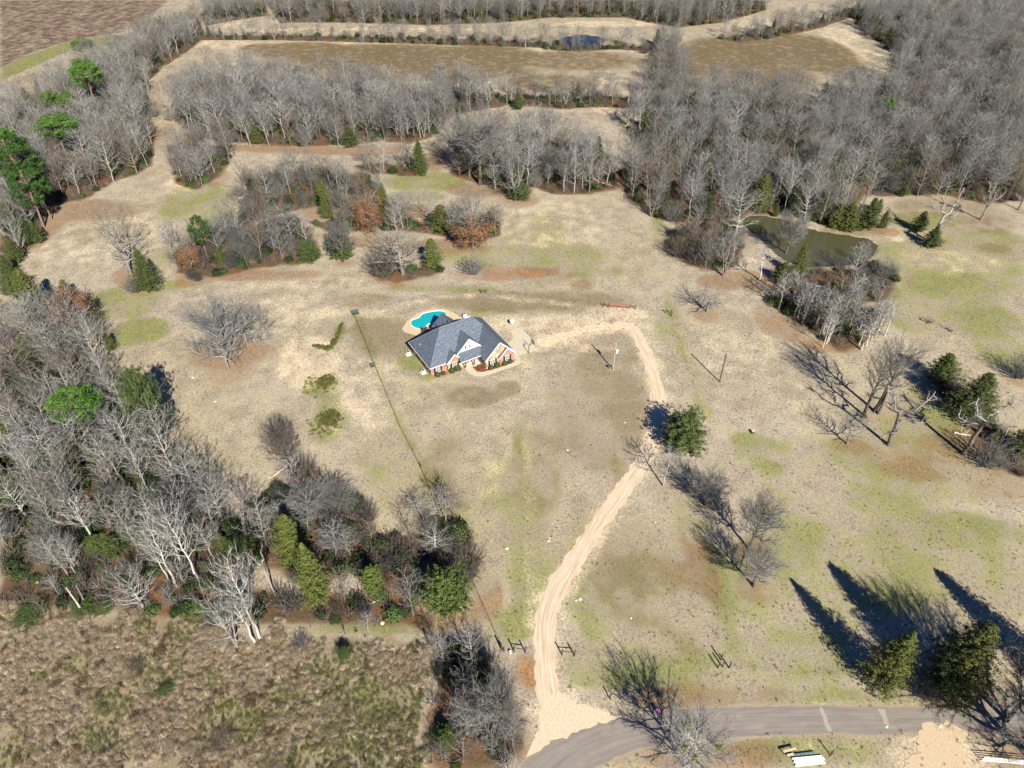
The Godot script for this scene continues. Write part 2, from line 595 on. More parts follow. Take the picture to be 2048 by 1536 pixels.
func make_pine(seed_: int, h: float, R: float, base: Color, tip: Color, mid := 0.74) -> Array:
	var r := RandomNumberGenerator.new()
	r.seed = seed_
	var wood := MB.new()
	var crown := MB.new()
	var trunk := limb(wood, Vector3(0, -0.2, 0), Vector3(r.randfn() * 0.5, h * 0.95, r.randfn() * 0.5), 0.3, 0.06, 6, 0.01, 6, Color(0.2, 0.15, 0.11), Color(0.25, 0.17, 0.11), r)
	for k in 95:
		var q := rdir(r)
		if q.y < -0.55: q.y = -q.y
		var end := Vector3(0, h * mid, 0) + q * Vector3(R, h * (0.99 - mid), R) * r.randf_range(0.62, 1.0)
		var from := along(trunk, clampf((end.y - 0.35 * Vector2(end.x, end.z).length()) / (h * 0.95), 0.1, 0.98))
		wood.seg(from, end, 0.07, 0.02, 3, Color(0.2, 0.15, 0.11), Color(0.2, 0.15, 0.11))
		var rad := r.randf_range(0.6, 1.2) * R * 0.2
		var tone := base.lerp(tip, r.randf())
		for z in 90:
			var o := rdir(r)
			o.y = o.y * 0.8 + 0.25
			leaf(crown, end + o * rad * Vector3(1.1, 0.85, 1.1) * r.randf_range(0.6, 1.1), o.normalized(), 0.22, tone * r.randf_range(0.7, 1.25), r)
	return [wood.mesh(), crown.mesh()]

func make_brownoak(seed_: int, h: float, R: float) -> Array:
	var m := make_bare(seed_, {"h": h, "r": R, "low": 0.15, "fork": 0.5, "limbs": 22, "fine": 0.5, "trunk": 0.26})
	var r := RandomNumberGenerator.new()
	r.seed = seed_ + 5
	var mb := MB.new()
	for k in 130:
		var o := rdir(r)
		o.y = o.y * 0.8 + 0.15
		var p := Vector3(0, h * 0.52, 0) + o.normalized() * Vector3(R, h * 0.44, R) * r.randf_range(0.5, 1.1)
		var tone := Color(0.22, 0.125, 0.07).lerp(Color(0.135, 0.078, 0.046), r.randf())
		for z in 55:
			var q := rdir(r)
			leaf(mb, p + q * r.randf_range(0.3, 1.0), (q + o).normalized(), 0.2, tone * r.randf_range(0.75, 1.3), r)
	return [m[0], m[1], mb.mesh()]

# a standing dead tree: thick dark trunk, crooked limbs bleached at their broken ends
func make_snag(seed_: int, h: float, R: float, pale: float) -> Array:
	var r := RandomNumberGenerator.new()
	r.seed = seed_
	var wood := MB.new()
	var limbs := MB.new()
	var twigs := MB.new()
	var low := DARKBARK.lerp(Color(0.45, 0.41, 0.36), pale)
	var tip := Color(0.44, 0.41, 0.37)
	wood.seg(Vector3(0, -0.3, 0), Vector3(0, 0.9, 0), 0.55, 0.36, 8, low, low)
	var lean := Vector3(r.randf_range(-0.6, 0.6), h * 0.55, r.randf_range(-0.6, 0.6))
	var trunk := limb(wood, Vector3(0, 0.9, 0), lean, 0.36, 0.24, 4, 0.03, 8, low, low * 1.2, r)
	var n := 5
	for k in n:
		var from := along(trunk, r.randf_range(0.45, 1.0) if k > 1 else 0.98)
		var ang := k * 2.4 + r.randf()
		var reach := R * r.randf_range(0.45, 1.0)
		var rise := (h - from.y) * (r.randf_range(0.75, 1.0) if k < 2 else r.randf_range(0.1, 0.55))
		var end := from + Vector3(cos(ang) * reach, rise, sin(ang) * reach)
		var lp := limb(limbs, from, end, 0.18 if k < 2 else 0.12, 0.05, 5, 0.11, 6, low * 1.3, tip, r)
		limbs.cap(end, (end - lp[4]).normalized(), 0.06, 5, tip)
		for q in 7:
			var p := along(lp, r.randf_range(0.3, 0.95))
			var e := p + (rdir(r) + (end - from).normalized() * 0.5 + Vector3.UP * 0.3).normalized() * reach * r.randf_range(0.2, 0.45)
			var tp := limb(limbs, p, e, 0.07, 0.02, 3, 0.1, 4, tip * 0.8, tip, r)
			for z in 16:
				var wp := along(tp, r.randf())
				twigs.seg(wp, wp + (rdir(r) + Vector3.UP * 0.4).normalized() * r.randf_range(0.5, 1.4), 0.02, 0.0, 3, TWIG * 1.1, TWIG * 1.2)
		for z in 60:
			var wp := along(lp, r.randf_range(0.05, 0.8))
			twigs.seg(wp, wp + (rdir(r) + Vector3.UP * 0.3).normalized() * r.randf_range(0.6, 1.8), 0.018, 0.0, 3, TWIG, TWIG * 1.1)
	return [wood.mesh(), limbs.mesh(), twigs.mesh()]

func make_stub(seed_: int, h: float) -> Array:
	var r := RandomNumberGenerator.new()
	r.seed = seed_
	var wood := MB.new()
	var spur := MB.new()
	var top := Vector3(r.randf_range(0.2, 0.5), h, r.randf_range(-0.3, 0.3))
	wood.seg(Vector3(0, -0.2, 0), Vector3(0, 0.5, 0), 0.42, 0.3, 7, BARK_GREY, BARK_GREY)
	var p := limb(wood, Vector3(0, 0.5, 0), top, 0.3, 0.12, 5, 0.012, 7, BARK_GREY, BARK_GREY * 1.2, r)
	wood.cap(top, Vector3.UP, 0.12, 7, BARK_GREY)
	for k in 3: limb(spur, along(p, 0.5 + 0.16 * k), along(p, 0.5 + 0.16 * k) + Vector3(cos(k * 2.2), 0.4, sin(k * 2.2)) * r.randf_range(0.5, 1.2), 0.07, 0.02, 3, 0.1, 4, BARK_GREY, BARK_GREY, r)
	return [wood.mesh(), spur.mesh()]

# variants: kind -> list of {h, r, parts: [[name, mesh], ...]}
var kinds := {}

func variant(kind: String, h: float, r: float, names: Array, meshes: Array) -> void:
	if not kinds.has(kind): kinds[kind] = []
	var parts := []
	for k in names.size(): parts.append([names[k], meshes[k]])
	kinds[kind].append({"h": h, "r": r, "parts": parts})

func make_kinds() -> void:
	for k in 6:
		var h: float = [12.0, 13.5, 12.5, 14.0, 11.5, 13.0][k]
		var R: float = [3.0, 3.3, 2.7, 3.6, 3.2, 2.6][k]
		variant("bare", h, R, ["trunk", "crown"], make_bare(100 + k, {"h": h, "r": R, "low": [0.2, 0.3, 0.4, 0.24, 0.16, 0.34][k], "fork": [0.9, 1.2, 1.3, 0.8, 1.0, 1.4][k], "limbs": 25, "fine": 0.85, "trunk": 0.15}))
	# thick dark trunks with pale twigs, and straight white ones
	for k in 2: variant("bare", 14.0, 4.2, ["trunk", "crown"], make_bare(150 + k, {"h": 14.0, "r": 4.2, "low": 0.38, "fork": 0.75, "limbs": 28, "fine": 1.1, "trunk": 0.40, "bark": Color(0.16, 0.145, 0.125)}))
	for k in 2: variant("bare", 14.0, 3.0, ["trunk", "crown"], make_bare(160 + k, {"h": 14.0, "r": 3.0, "low": 0.36, "fork": 1.3, "limbs": 30, "fine": 0.9, "trunk": 0.2, "bark": Color(0.49, 0.475, 0.445), "shade": 0.9}))
	for k in 4:
		variant("oak", 11.0, 5.4, ["trunk", "crown"], make_bare(200 + k, {"h": 11.0, "r": 5.4, "low": [0.16, 0.22, 0.14, 0.2][k], "fork": 0.42, "limbs": 30, "fine": 0.75, "trunk": 0.34, "lead": 0.85, "stems": [1, 1, 3, 2][k]}))
	for k in 3:
		variant("oak", 11.0, 5.4, ["trunk", "crown"], make_bare(250 + k, {"h": 11.0, "r": 5.4, "low": 0.15, "fork": 0.45, "limbs": 36, "fine": 1.35, "trunk": 0.3, "lead": 0.8, "stems": [1, 2, 1][k], "twig": 0.012}))
	for k in 2: variant("oak", 11.0, 5.0, ["trunk", "crown"], make_bare(260 + k, {"h": 11.0, "r": 5.0, "low": 0.3, "fork": 0.6, "limbs": 36, "fine": 1.5, "trunk": 0.36, "lead": 0.85, "bark": Color(0.16, 0.145, 0.125)}))
	for k in 2:
		variant("sapling", 10.0, 1.5, ["trunk", "crown"], make_bare(300 + k, {"h": 10.0, "r": 1.5, "low": 0.42, "fork": 1.4, "limbs": 16, "fine": 0.75, "trunk": 0.12, "bark": Color(0.52, 0.50, 0.46), "shade": 0.9}))
	for k in 4:
		variant("shrub", 4.0, 2.6, ["stem", "crown"], make_shrub(400 + k, 4.0, 2.6, 46, 9))
	var ever := ["trunk", "crown"]
	for k in 3:
		variant("cedar", 10.0, 3.2, ever, make_cedar(500 + k, 10.0, 3.2, [1.0, 0.9, 0.75][k], 240, Color(0.03, 0.048, 0.018), Color(0.135, 0.15, 0.045), 0.16))
	for k in 2: variant("cedar", 16.0, 4.8, ever, make_cedar(520 + k, 16.0, 4.8, 1.0 - 0.25 * k, 430, Color(0.03, 0.048, 0.018), Color(0.135, 0.15, 0.045), 0.15))
	for k in 3:
		variant("holly", 7.5, 4.0, ever, make_cedar(600 + k, 7.5, 4.0, [0.1, 0.25, 0.0][k], 230, Color(0.034, 0.058, 0.02), Color(0.115, 0.145, 0.045), 0.16))
	for k in 3:
		variant("pine", 16.0, 4.6, ever, make_pine(700 + k, 16.0, 4.6, Color(0.04, 0.10, 0.02), Color(0.10, 0.19, 0.04)))
	for k in 2: variant("pine", 14.0, 4.2, ever, make_pine(720 + k, 14.0, 4.2, Color(0.035, 0.085, 0.02), Color(0.085, 0.15, 0.035), 0.58))
	for k in 2:
		variant("brownoak", 7.5, 4.0, ["trunk", "branches", "crown"], make_brownoak(800 + k, 7.5, 4.0))
	for k in 3:
		variant("snag", 13.0, 5.0, ["trunk", "limb", "crown"], make_snag(900 + k, 13.0, 5.0, [0.0, 0.5, 0.25][k]))
	variant("stub", 9.0, 0.8, ["trunk", "spur"], make_stub(950, 9.0))

func tone_mat(kind: String, part: String, tone: int) -> Material:
	if kind in ["cedar", "holly", "pine"]:
		if part == "trunk": return living("evergreen_bark")
		if kind == "pine": return living("needles_%d" % tone, [Color(1, 1, 1), Color(0.62, 0.68, 0.8), Color(1, 1, 1), Color(1, 1, 1)][tone], 0.12)
		return living("foliage_%d" % tone, [Color(1, 1, 1), Color(0.8, 0.88, 0.9), Color(1.18, 1.18, 1.05), Color(1.4, 1.42, 1.15)][tone], 0.12)
	if kind == "brownoak" and part == "crown": return living("brown_leaves", Color.WHITE, 0.12)
	if kind == "snag" and part != "crown" or kind == "stub":
		if tone == 0 and kind == "stub": return living("dark_bark", Color(0.4, 0.37, 0.34))
		return living("snag_wood")
	if part in ["trunk", "stem"]: return living("bark_%d" % tone, [Color(0.72, 0.72, 0.72), Color(1.05, 1.05, 1.05), Color(0.62, 0.55, 0.50), Color(0.45, 0.45, 0.44)][tone])
	return living("twigs_%d" % tone, [Color(0.95, 0.96, 0.98), Color(1.2, 1.2, 1.2), Color(0.85, 0.72, 0.64), Color(0.66, 0.66, 0.66)][tone])

const CALLED := {"bare": "bare_tree", "oak": "bare_tree", "sapling": "sapling", "shrub": "bare_shrub", "cedar": "cedar_tree", "holly": "evergreen_tree", "pine": "pine_tree", "brownoak": "oak_tree", "snag": "dead_tree", "stub": "dead_tree"}
const CATEGORY := {"bare": "tree", "oak": "tree", "sapling": "tree", "shrub": "shrub", "cedar": "tree", "holly": "tree", "pine": "tree", "brownoak": "tree", "snag": "tree", "stub": "tree"}
var protos := {}

func plant(kind: String, which: int, tone: int, at: Vector2, h: float, R: float, turn: float, label: String, group := "") -> Node3D:
	var list: Array = kinds[kind]
	which = mini(which, list.size() - 1) if which > 3 and kind in ["bare", "oak", "pine"] else which % list.size()
	var d: Dictionary = list[which]
	var key := "%s%d_%d" % [kind, which, tone]
	var o: Node3D
	if protos.has(key):
		o = protos[key].duplicate()
		o.remove_meta("group")
		o.name = numbered(CALLED[kind])
		add_child(o, true)
		tag(o, label, CATEGORY[kind], group)
	else:
		o = thing(CALLED[kind], label, CATEGORY[kind], Vector3.ZERO, 0.0, group)
		for p in d.parts: obj(p[0], p[1], tone_mat(kind, p[0], tone), o)
		protos[key] = o
	o.transform = Transform3D(Basis(Vector3.UP, turn).scaled(Vector3(R / d.r, h / d.h, R / d.r)), Vector3(at.x, ground_height(at.x, at.y), at.y))
	return o

func in_view(x: float, y: float, z: float, margin: float) -> bool:
	var a := deg_to_rad(40.0)
	var dy := y - EYE.y
	var depth := -dy * sin(a) - z * cos(a)
	if depth < 1.0: return false
	var up := (dy * cos(a) - z * sin(a)) / depth
	var side := absf(x) / depth
	var ty := tan(deg_to_rad(56.7 / 2))
	return absf(up) < ty * margin and side < ty * 4.0 / 3.0 * margin

func place_words(w: Dictionary, at: Vector2) -> String:
	var u: float = (at.x - w.box.position.x) / w.box.size.x
	var t: float = (at.y - w.box.position.y) / w.box.size.y
	var across: String = ["left", "mid left", "mid right", "right"][clampi(int(u * 4.0), 0, 3)]
	var deep: String = ["far", "upper", "central", "lower", "near"][clampi(int(t * 5.0), 0, 4)]
	return "%s %s of %s" % [deep, across, w.words]

func plant_woods() -> void:
	var edge := noise(404, 0.06, 2)
	var spots := []          # {at, kind, h, r, tone, which, turn, words, d}
	for w in WOODS:
		var poly: PackedVector2Array = w.poly
		var box := Rect2(poly[0], Vector2.ZERO)
		for p in poly: box = box.expand(p)
		w.box = box
		var step: float = w.step
		var row := 0
		var z := box.position.y
		while z < box.end.y:
			var x := box.position.x + (step * 0.5 if row % 2 else 0.0)
			z += step * 0.87
			row += 1
			while x < box.end.x:
				var at := Vector2(x, z) + Vector2(rng.randf_range(-0.55, 0.55), rng.randf_range(-0.55, 0.55)) * step
				x += step
				var dice := rng.randf()
				var dice2 := rng.randf()
				var dice3 := rng.randf()
				var dice4 := rng.randf()
				var turn := rng.randf() * TAU
				var which := rng.randi() % 6
				if not Geometry2D.is_point_in_polygon(at + Vector2(edge.get_noise_2d(at.x, at.y), edge.get_noise_2d(at.x + 500, at.y)) * 7.0, poly): continue
				if not (in_view(at.x, 0, at.y, 1.05) or in_view(at.x, 12, at.y, 1.02)): continue
				var clash := false
				for p in placed:
					if Vector2(p.x, p.y).distance_to(at) < maxf(1.6, p.z * 0.55):
						clash = true
						break
				if clash or dice4 < 0.06: continue
				var kind := "bare"
				if dice < w.cedar: kind = "cedar"
				elif w.style == "s": kind = "sapling"
				elif w.style == "b" and dice > 0.55: kind = "shrub"
				elif dice > 0.84: kind = "oak"
				elif dice > 0.76: kind = "shrub"
				var total: float = w.tones[0] + w.tones[1] + w.tones[2]
				var tone := 0
				if dice2 * total > w.tones[0] + w.tones[1]: tone = 2
				elif dice2 * total > w.tones[0]: tone = 1
				if tone == 0 and dice3 < 0.4: tone = 3
				var h := lerpf(w.h0 * 0.8, w.h1 * 1.1, dice3)
				var R := 3.45 * lerpf(0.75, 1.25, dice4) * h / 12.5
				match kind:
					"cedar":
						h *= lerpf(0.4, 0.72, dice4)
						R = h * 0.32
						tone = 1 if dice2 < 0.5 else (0 if dice2 < 0.8 else 2)
					"oak":
						h *= 0.95
						R = h * 0.36
					"sapling": R = 1.9 * lerpf(0.8, 1.2, dice4)
					"shrub":
						h *= 0.5
						R = h * 0.55
				spots.append({"at": at, "kind": kind, "h": h, "r": R, "tone": tone, "which": which, "turn": turn, "wood": w, "d": Vector3(at.x, -115, at.y).length()})
	spots.sort_custom(func(a, b): return a.d * (1.7 if a.kind == "shrub" else 1.0) < b.d * (1.7 if b.kind == "shrub" else 1.0))
	var left := {"bare": 300 - 62, "cedar": 60, "sapling": 110, "shrub": 90}
	var heaps := {}
	for s in spots:
		var k: String = "bare" if s.kind == "oak" else s.kind
		if left[k] > 0:
			left[k] -= 1
			var size_word := "tall" if s.h > lerpf(s.wood.h0, s.wood.h1, 0.75) else ("middling" if s.h > lerpf(s.wood.h0, s.wood.h1, 0.3) else "short")
			var look := ""
			match s.kind:
				"cedar": look = "%s %s cedar" % [size_word, ["green", "dark green", "yellow green", "yellow"][s.tone]]
				"sapling": look = "%s straight %s sapling" % ["thin", ["grey", "white", "brown", "dark grey"][s.tone]]
				"shrub": look = "bare %s shrub" % ["grey", "pale", "maroon brown", "dark grey"][s.tone]
				"oak": look = "wide crowned %s bare tree" % ["grey", "whitish", "brown", "dark grey"][s.tone]
				_: look = "%s %s bare tree" % [size_word, ["grey", "whitish", "brown", "dark grey"][s.tone]]
			plant(s.kind, s.which % int({"bare": 6, "oak": 4, "cedar": 3}.get(s.kind, 12)), s.tone, s.at, s.h, s.r, s.turn, "%s, %s" % [look, place_words(s.wood, s.at)], "%s of %s" % [{"cedar": "cedars", "sapling": "saplings", "shrub": "bare shrubs"}.get(s.kind, "bare trees"), s.wood.words])
		else:
			var list: Array = kinds[s.kind]
			var key := [s.kind, s.which % int({"bare": 6, "oak": 4, "cedar": 3}.get(s.kind, list.size())), s.tone]
			if not heaps.has(key): heaps[key] = []
			heaps[key].append(s)
	# the rest of the woods, too many and too far to pick apart
	var roots := {}
	for key in heaps:
		var kind: String = "bare" if key[0] == "oak" else key[0]
		if not roots.has(kind):
			var called: String = {"bare": "distant_woodland", "cedar": "distant_cedars", "sapling": "distant_saplings", "shrub": "distant_thicket"}[kind]
			var root := Node3D.new()
			root.name = called
			add_child(root, true)
			tag(root, {"bare": "far grey leafless woodland behind the pastures", "cedar": "small far cedars among the leafless woods", "sapling": "far part of the sapling grove", "shrub": "far leafless shrubs along the edges of the woods"}[kind], "woodland", "", "stuff")
			roots[kind] = root
		var d: Dictionary = kinds[key[0]][key[1]]
		for p in d.parts:
			var mm := MultiMesh.new()
			mm.transform_format = MultiMesh.TRANSFORM_3D
			mm.mesh = p[1]
			mm.instance_count = heaps[key].size()
			for k in heaps[key].size():
				var s: Dictionary = heaps[key][k]
				mm.set_instance_transform(k, Transform3D(Basis(Vector3.UP, s.turn).scaled(Vector3(s.r / d.r, s.h / d.h, s.r / d.r)), Vector3(s.at.x, 0, s.at.y)))
			var o := MultiMeshInstance3D.new()
			o.multimesh = mm
			o.material_override = tone_mat(key[0], p[0], key[2])
			o.name = p[0]
			roots[kind].add_child(o, true)
			o.set_meta("kind", "stuff")
	print("woods: ", spots.size(), " left ", left)

func plant_trees() -> void:
	var k := 0
	for t in TREES:
		k += 1
		plant(t.kind, t.get("v", k % (6 if t.kind == "bare" else 3)), t.tone, t.at, t.h, t.r, fposmod(k * 1.7, TAU), t.label)
		placed.append(Vector3(t.at.x, t.at.y, t.r))

# low growth under the trees: dry brambles, seedlings and small evergreens
func undergrowth() -> void:
	var r := RandomNumberGenerator.new()
	r.seed = 4242
	var shrub_mesh := []
	for k in 3:
		var m := make_shrub(450 + k, 1.5, 1.2, 16, 4)
		var mb := MB.new()
		for q in 2:
			var a: Array = (m[q] as ArrayMesh).surface_get_arrays(0)
			var off := mb.v.size()
			mb.v.append_array(a[Mesh.ARRAY_VERTEX]); mb.n.append_array(a[Mesh.ARRAY_NORMAL]); mb.c.append_array(a[Mesh.ARRAY_COLOR])
			for ix in a[Mesh.ARRAY_INDEX]: mb.i.append(ix + off)
		shrub_mesh.append(mb.mesh())
	var leafy := MB.new()
	for k in 240:
		var o := rdir(r)
		o.y = absf(o.y)
		leaf(leafy, o * Vector3(1.0, 1.1, 1.0) * r.randf_range(0.5, 1.0), o, 0.2, Color(0.065, 0.092, 0.034) * r.randf_range(0.6, 1.4), r)
	var lists := [[], [], [], []]
	var cols := [[], [], [], []]
	for w in WOODS:
		var box: Rect2 = w.box
		var near := clampf(-box.get_center().y / 110.0, 1.0, 2.6)
		var n := int(box.get_area() / (3.6 * near))
		for k in n:
			var at := box.position + Vector2(r.randf(), r.randf()) * box.size
			var dice := r.randf()
			var size := r.randf_range(0.6, 2.0) * (1.25 if dice < w.leafy else 1.0)
			var turn := r.randf() * TAU
			if not Geometry2D.is_point_in_polygon(at, w.poly) or not in_view(at.x, 0, at.y, 1.03): continue
			var q := 3 if dice < w.leafy else k % 3
			lists[q].append(Transform3D(Basis(Vector3.UP, turn).scaled(Vector3(size, size * r.randf_range(0.7, 1.2), size)), Vector3(at.x, 0, at.y)))
			var g := r.randf_range(0.55, 1.15)
			cols[q].append(Color(g, g * r.randf_range(0.82, 0.98), g * r.randf_range(0.72, 0.95)) if q < 3 else Color(0.6, 0.66, 0.6) * r.randf_range(0.35, 1.5))
	var root := Node3D.new()
	root.name = "undergrowth"
	add_child(root, true)
	tag(root, "brown brambles and low green seedlings on the floor of the woods", "undergrowth", "", "stuff")
	for q in 4: heap("brambles" if q < 3 else "seedlings", shrub_mesh[q] if q < 3 else leafy.mesh(), living("undergrowth_stems") if q < 3 else living("undergrowth_leaves", Color.WHITE, 0.1), lists[q], cols[q], root)

func heap(called: String, mesh: Mesh, mat: Material, places: Array, cols: Array, root: Node) -> void:
	if places.is_empty(): return
	var mm := MultiMesh.new()
	mm.transform_format = MultiMesh.TRANSFORM_3D
	mm.use_colors = not cols.is_empty()
	mm.mesh = mesh
	mm.instance_count = places.size()
	for k in places.size():
		mm.set_instance_transform(k, places[k])
		if not cols.is_empty(): mm.set_instance_color(k, cols[k])
	var o := MultiMeshInstance3D.new()
	o.multimesh = mm
	o.material_override = mat
	o.name = called
	root.add_child(o, true)
	o.set_meta("kind", "stuff")

# tall dead grass, brambles and greener weeds of the rough field at lower left
func brush_field() -> void:
	var r := RandomNumberGenerator.new()
	r.seed = 777
	var tufts := []
	for k in 4:
		var mb := MB.new()
		for q in 34:
			var a := r.randf() * TAU
			var p := Vector3(cos(a), 0, sin(a)) * r.randf() * 0.35
			var lean := Vector3(cos(a), 0, sin(a)) * r.randf_range(0.05, 0.5)
			var h := r.randf_range(0.5, 1.3) * (0.8 if k % 2 else 1.0)
			var tone := Color.WHITE * r.randf_range(0.45, 1.35)
			mb.seg(p - Vector3(0, 0.05, 0), p + lean + Vector3(0, h, 0), 0.03, 0.0, 3, tone * 0.8, tone)
		tufts.append(mb.mesh())
	var lists := [[], [], [], []]
	var cols := [[], [], [], []]
	var f := noise(88, 0.07, 3)
	var f2 := noise(89, 0.33, 3)
	var box := Rect2(BRUSH_FIELD[0], Vector2.ZERO)
	for p in BRUSH_FIELD: box = box.expand(p)
	for k in 26000:
		var at := box.position + Vector2(r.randf(), r.randf()) * box.size
		var dice := r.randf()
		var turn := r.randf() * TAU
		var size := r.randf_range(0.4, 0.85)
		var g := r.randf_range(0.55, 1.35)
		if not Geometry2D.is_point_in_polygon(at + Vector2(f2.get_noise_2d(at.x, at.y), f2.get_noise_2d(at.x + 90, at.y) * 1.6) * 2.2 + Vector2(0.0, f.get_noise_2d(at.x * 1.6, 7.0) * 7.0), BRUSH_FIELD) or not in_view(at.x, 0, at.y, 1.05): continue
		var v := f.get_noise_2d(at.x, at.y)
		if v + 0.5 * f2.get_noise_2d(at.x * 0.7 + 40.0, at.y * 0.7) > 0.16 and dice > 0.3: continue
		var green := clampf((at.x + 46.0) / 26.0, 0, 1) * clampf((at.y + 63.0) / 8.0, 0, 1) * 0.8 + v * 0.6 + 0.08
		var dark := f2.get_noise_2d(at.x, at.y)
		var col := Color(0.40, 0.325, 0.225)
		if dice < green * 0.8: col = Color(0.22, 0.235, 0.10)
		elif dark + v * 0.9 > 0.34: col = Color(0.17, 0.125, 0.085)
		elif dice > 0.94: col = Color(0.50, 0.35, 0.19)
		elif dice > 0.7: col = Color(0.56, 0.48, 0.385)
		elif dice > 0.62: col = Color(0.19, 0.14, 0.10)
		lists[k % 4].append(Transform3D(Basis(Vector3.UP, turn).scaled(Vector3(size * 1.1, size * 1.15, size * 1.1)), Vector3(at.x, 0, at.y)))
		cols[k % 4].append(Color(col.r * g, col.g * g, col.b * g))
	var root := Node3D.new()
	root.name = "rough_grass"
	add_child(root, true)
	tag(root, "tall dead grass and brambles of the rough field at lower left", "grass", "", "stuff")
	for q in 4: heap("tuft", tufts[q], living("dry_grass", Color.WHITE, 0.15), lists[q], cols[q], root)
	# tufts in the mown pasture, sparse
	lists = [[], [], [], []]
	cols = [[], [], [], []]
	for k in 16000:
		var z := -34.0 - 150.0 * pow(r.randf(), 1.25)
		var x := r.randf_range(-1.0, 1.0) * (60.0 - z * 0.62)
		var dice := r.randf()
		var turn := r.randf() * TAU
		var size := r.randf_range(0.18, 0.42)
		if not in_view(x, 0, z, 1.0) or on_made_ground(Vector2(x, z)): continue
		var v := f.get_noise_2d(x, z) + 0.4 * f2.get_noise_2d(x, z)
		if dice > 0.5 + v: continue
		lists[k % 4].append(Transform3D(Basis(Vector3.UP, turn).scaled(Vector3(size * 1.5, size * 0.7, size * 1.5)), Vector3(x, 0, z)))
		var col := Color(0.27, 0.24, 0.13) if dice < 0.25 else Color(0.36, 0.29, 0.19)
		if dice < 0.08: col = Color(0.16, 0.19, 0.07)
		cols[k % 4].append(col)
	var root2 := Node3D.new()
	root2.name = "pasture_grass"
	add_child(root2, true)
	tag(root2, "short grass tufts scattered over the tan pasture", "grass", "", "stuff")
	for q in 4: heap("tuft", tufts[q], living("dry_grass", Color.WHITE, 0.15), lists[q], cols[q], root2)

# dark weeds in the damp hollows of the left pasture
func weeds() -> void:
	var r := RandomNumberGenerator.new()
	r.seed = 99
	var mb := MB.new()
	for q in 40:
		var a := r.randf() * TAU
		var p := Vector3(cos(a), 0, sin(a)) * r.randf() * 0.3
		mb.seg(p - Vector3(0, 0.05, 0), p + Vector3(cos(a) * 0.3, r.randf_range(0.25, 0.6), sin(a) * 0.3), 0.03, 0.0, 3, Color.WHITE * 0.8, Color.WHITE)
	var places := []
	var cols := []
	for w in WEEDS:
		for k in int(w[4]):
			var a := r.randf() * TAU
			var d := pow(r.randf(), 0.7)
			places.append(Transform3D(Basis(Vector3.UP, r.randf() * TAU).scaled(Vector3.ONE * r.randf_range(0.6, 1.1)), Vector3(w[0] + cos(a) * d * w[2], 0, w[1] + sin(a) * d * w[3])))
			var g := r.randf_range(0.6, 1.2)
			cols.append((Color(0.135, 0.16, 0.045) if r.randf() < 0.72 else Color(0.14, 0.10, 0.05)) * g)
	var root := Node3D.new()
	root.name = "weeds"
	add_child(root, true)
	tag(root, "dark olive weeds in the damp hollows of the left pasture", "weeds", "", "stuff")
	heap("weed", mb.mesh(), living("dry_grass", Color.WHITE, 0.15), places, cols, root)

func on_made_ground(p: Vector2) -> bool:
	var l := (p - HOUSE_AT).rotated(deg_to_rad(31.0))
	if l.x > -5 and l.x < 33 and -l.y > -8 and -l.y < 29: return true
	for a in DRIVE.size() - 1:
		if p.distance_to(Geometry2D.get_closest_point_to_segment(p, Vector2(DRIVE[a].x, DRIVE[a].y), Vector2(DRIVE[a + 1].x, DRIVE[a + 1].y))) < 2.6: return true
	return Geometry2D.is_point_in_polygon(p, ROAD) or Geometry2D.is_point_in_polygon(p, APRON)


# ------------------------------------------------------------------ roads and paths
func strip_texture(a: Color, b: Color, c: Color, seed_: int) -> Image:
	# across u: wheel tracks paler, crown and edges darker; along v: long uneven streaks
	var w := 128
	var h := 1024
	var f := noise(seed_, 0.02, 4)
	var f2 := noise(seed_ + 1, 0.2, 2)
	var im := Image.create(w, h, false, Image.FORMAT_RGB8)
	for y in h:
		for x in w:
			var u := float(x) / w
			var wob := 0.05 * f.get_noise_2d(900, y * 0.5)
			var track := exp(-pow((u + wob - 0.3) / 0.13, 2)) + exp(-pow((u + wob - 0.7) / 0.13, 2))
			track *= clampf(0.6 + 1.1 * f.get_noise_2d(300 + x * 0.6, y * 0.9), 0.0, 1.3)
			var t := clampf(track * 0.34 + 0.55 * (0.5 + f.get_noise_2d(x * 2.5, y * 0.35)) + 0.15 * f2.get_noise_2d(x, y), 0, 1)
			var col := b.lerp(a, t)
			var s := clampf(f.get_noise_2d(x * 3.0 + 700, y * 0.12) * 2.2 - 0.35, 0, 1)
			col = col.lerp(c, s * 0.7)
			im.set_pixel(x, y, col)
	return im

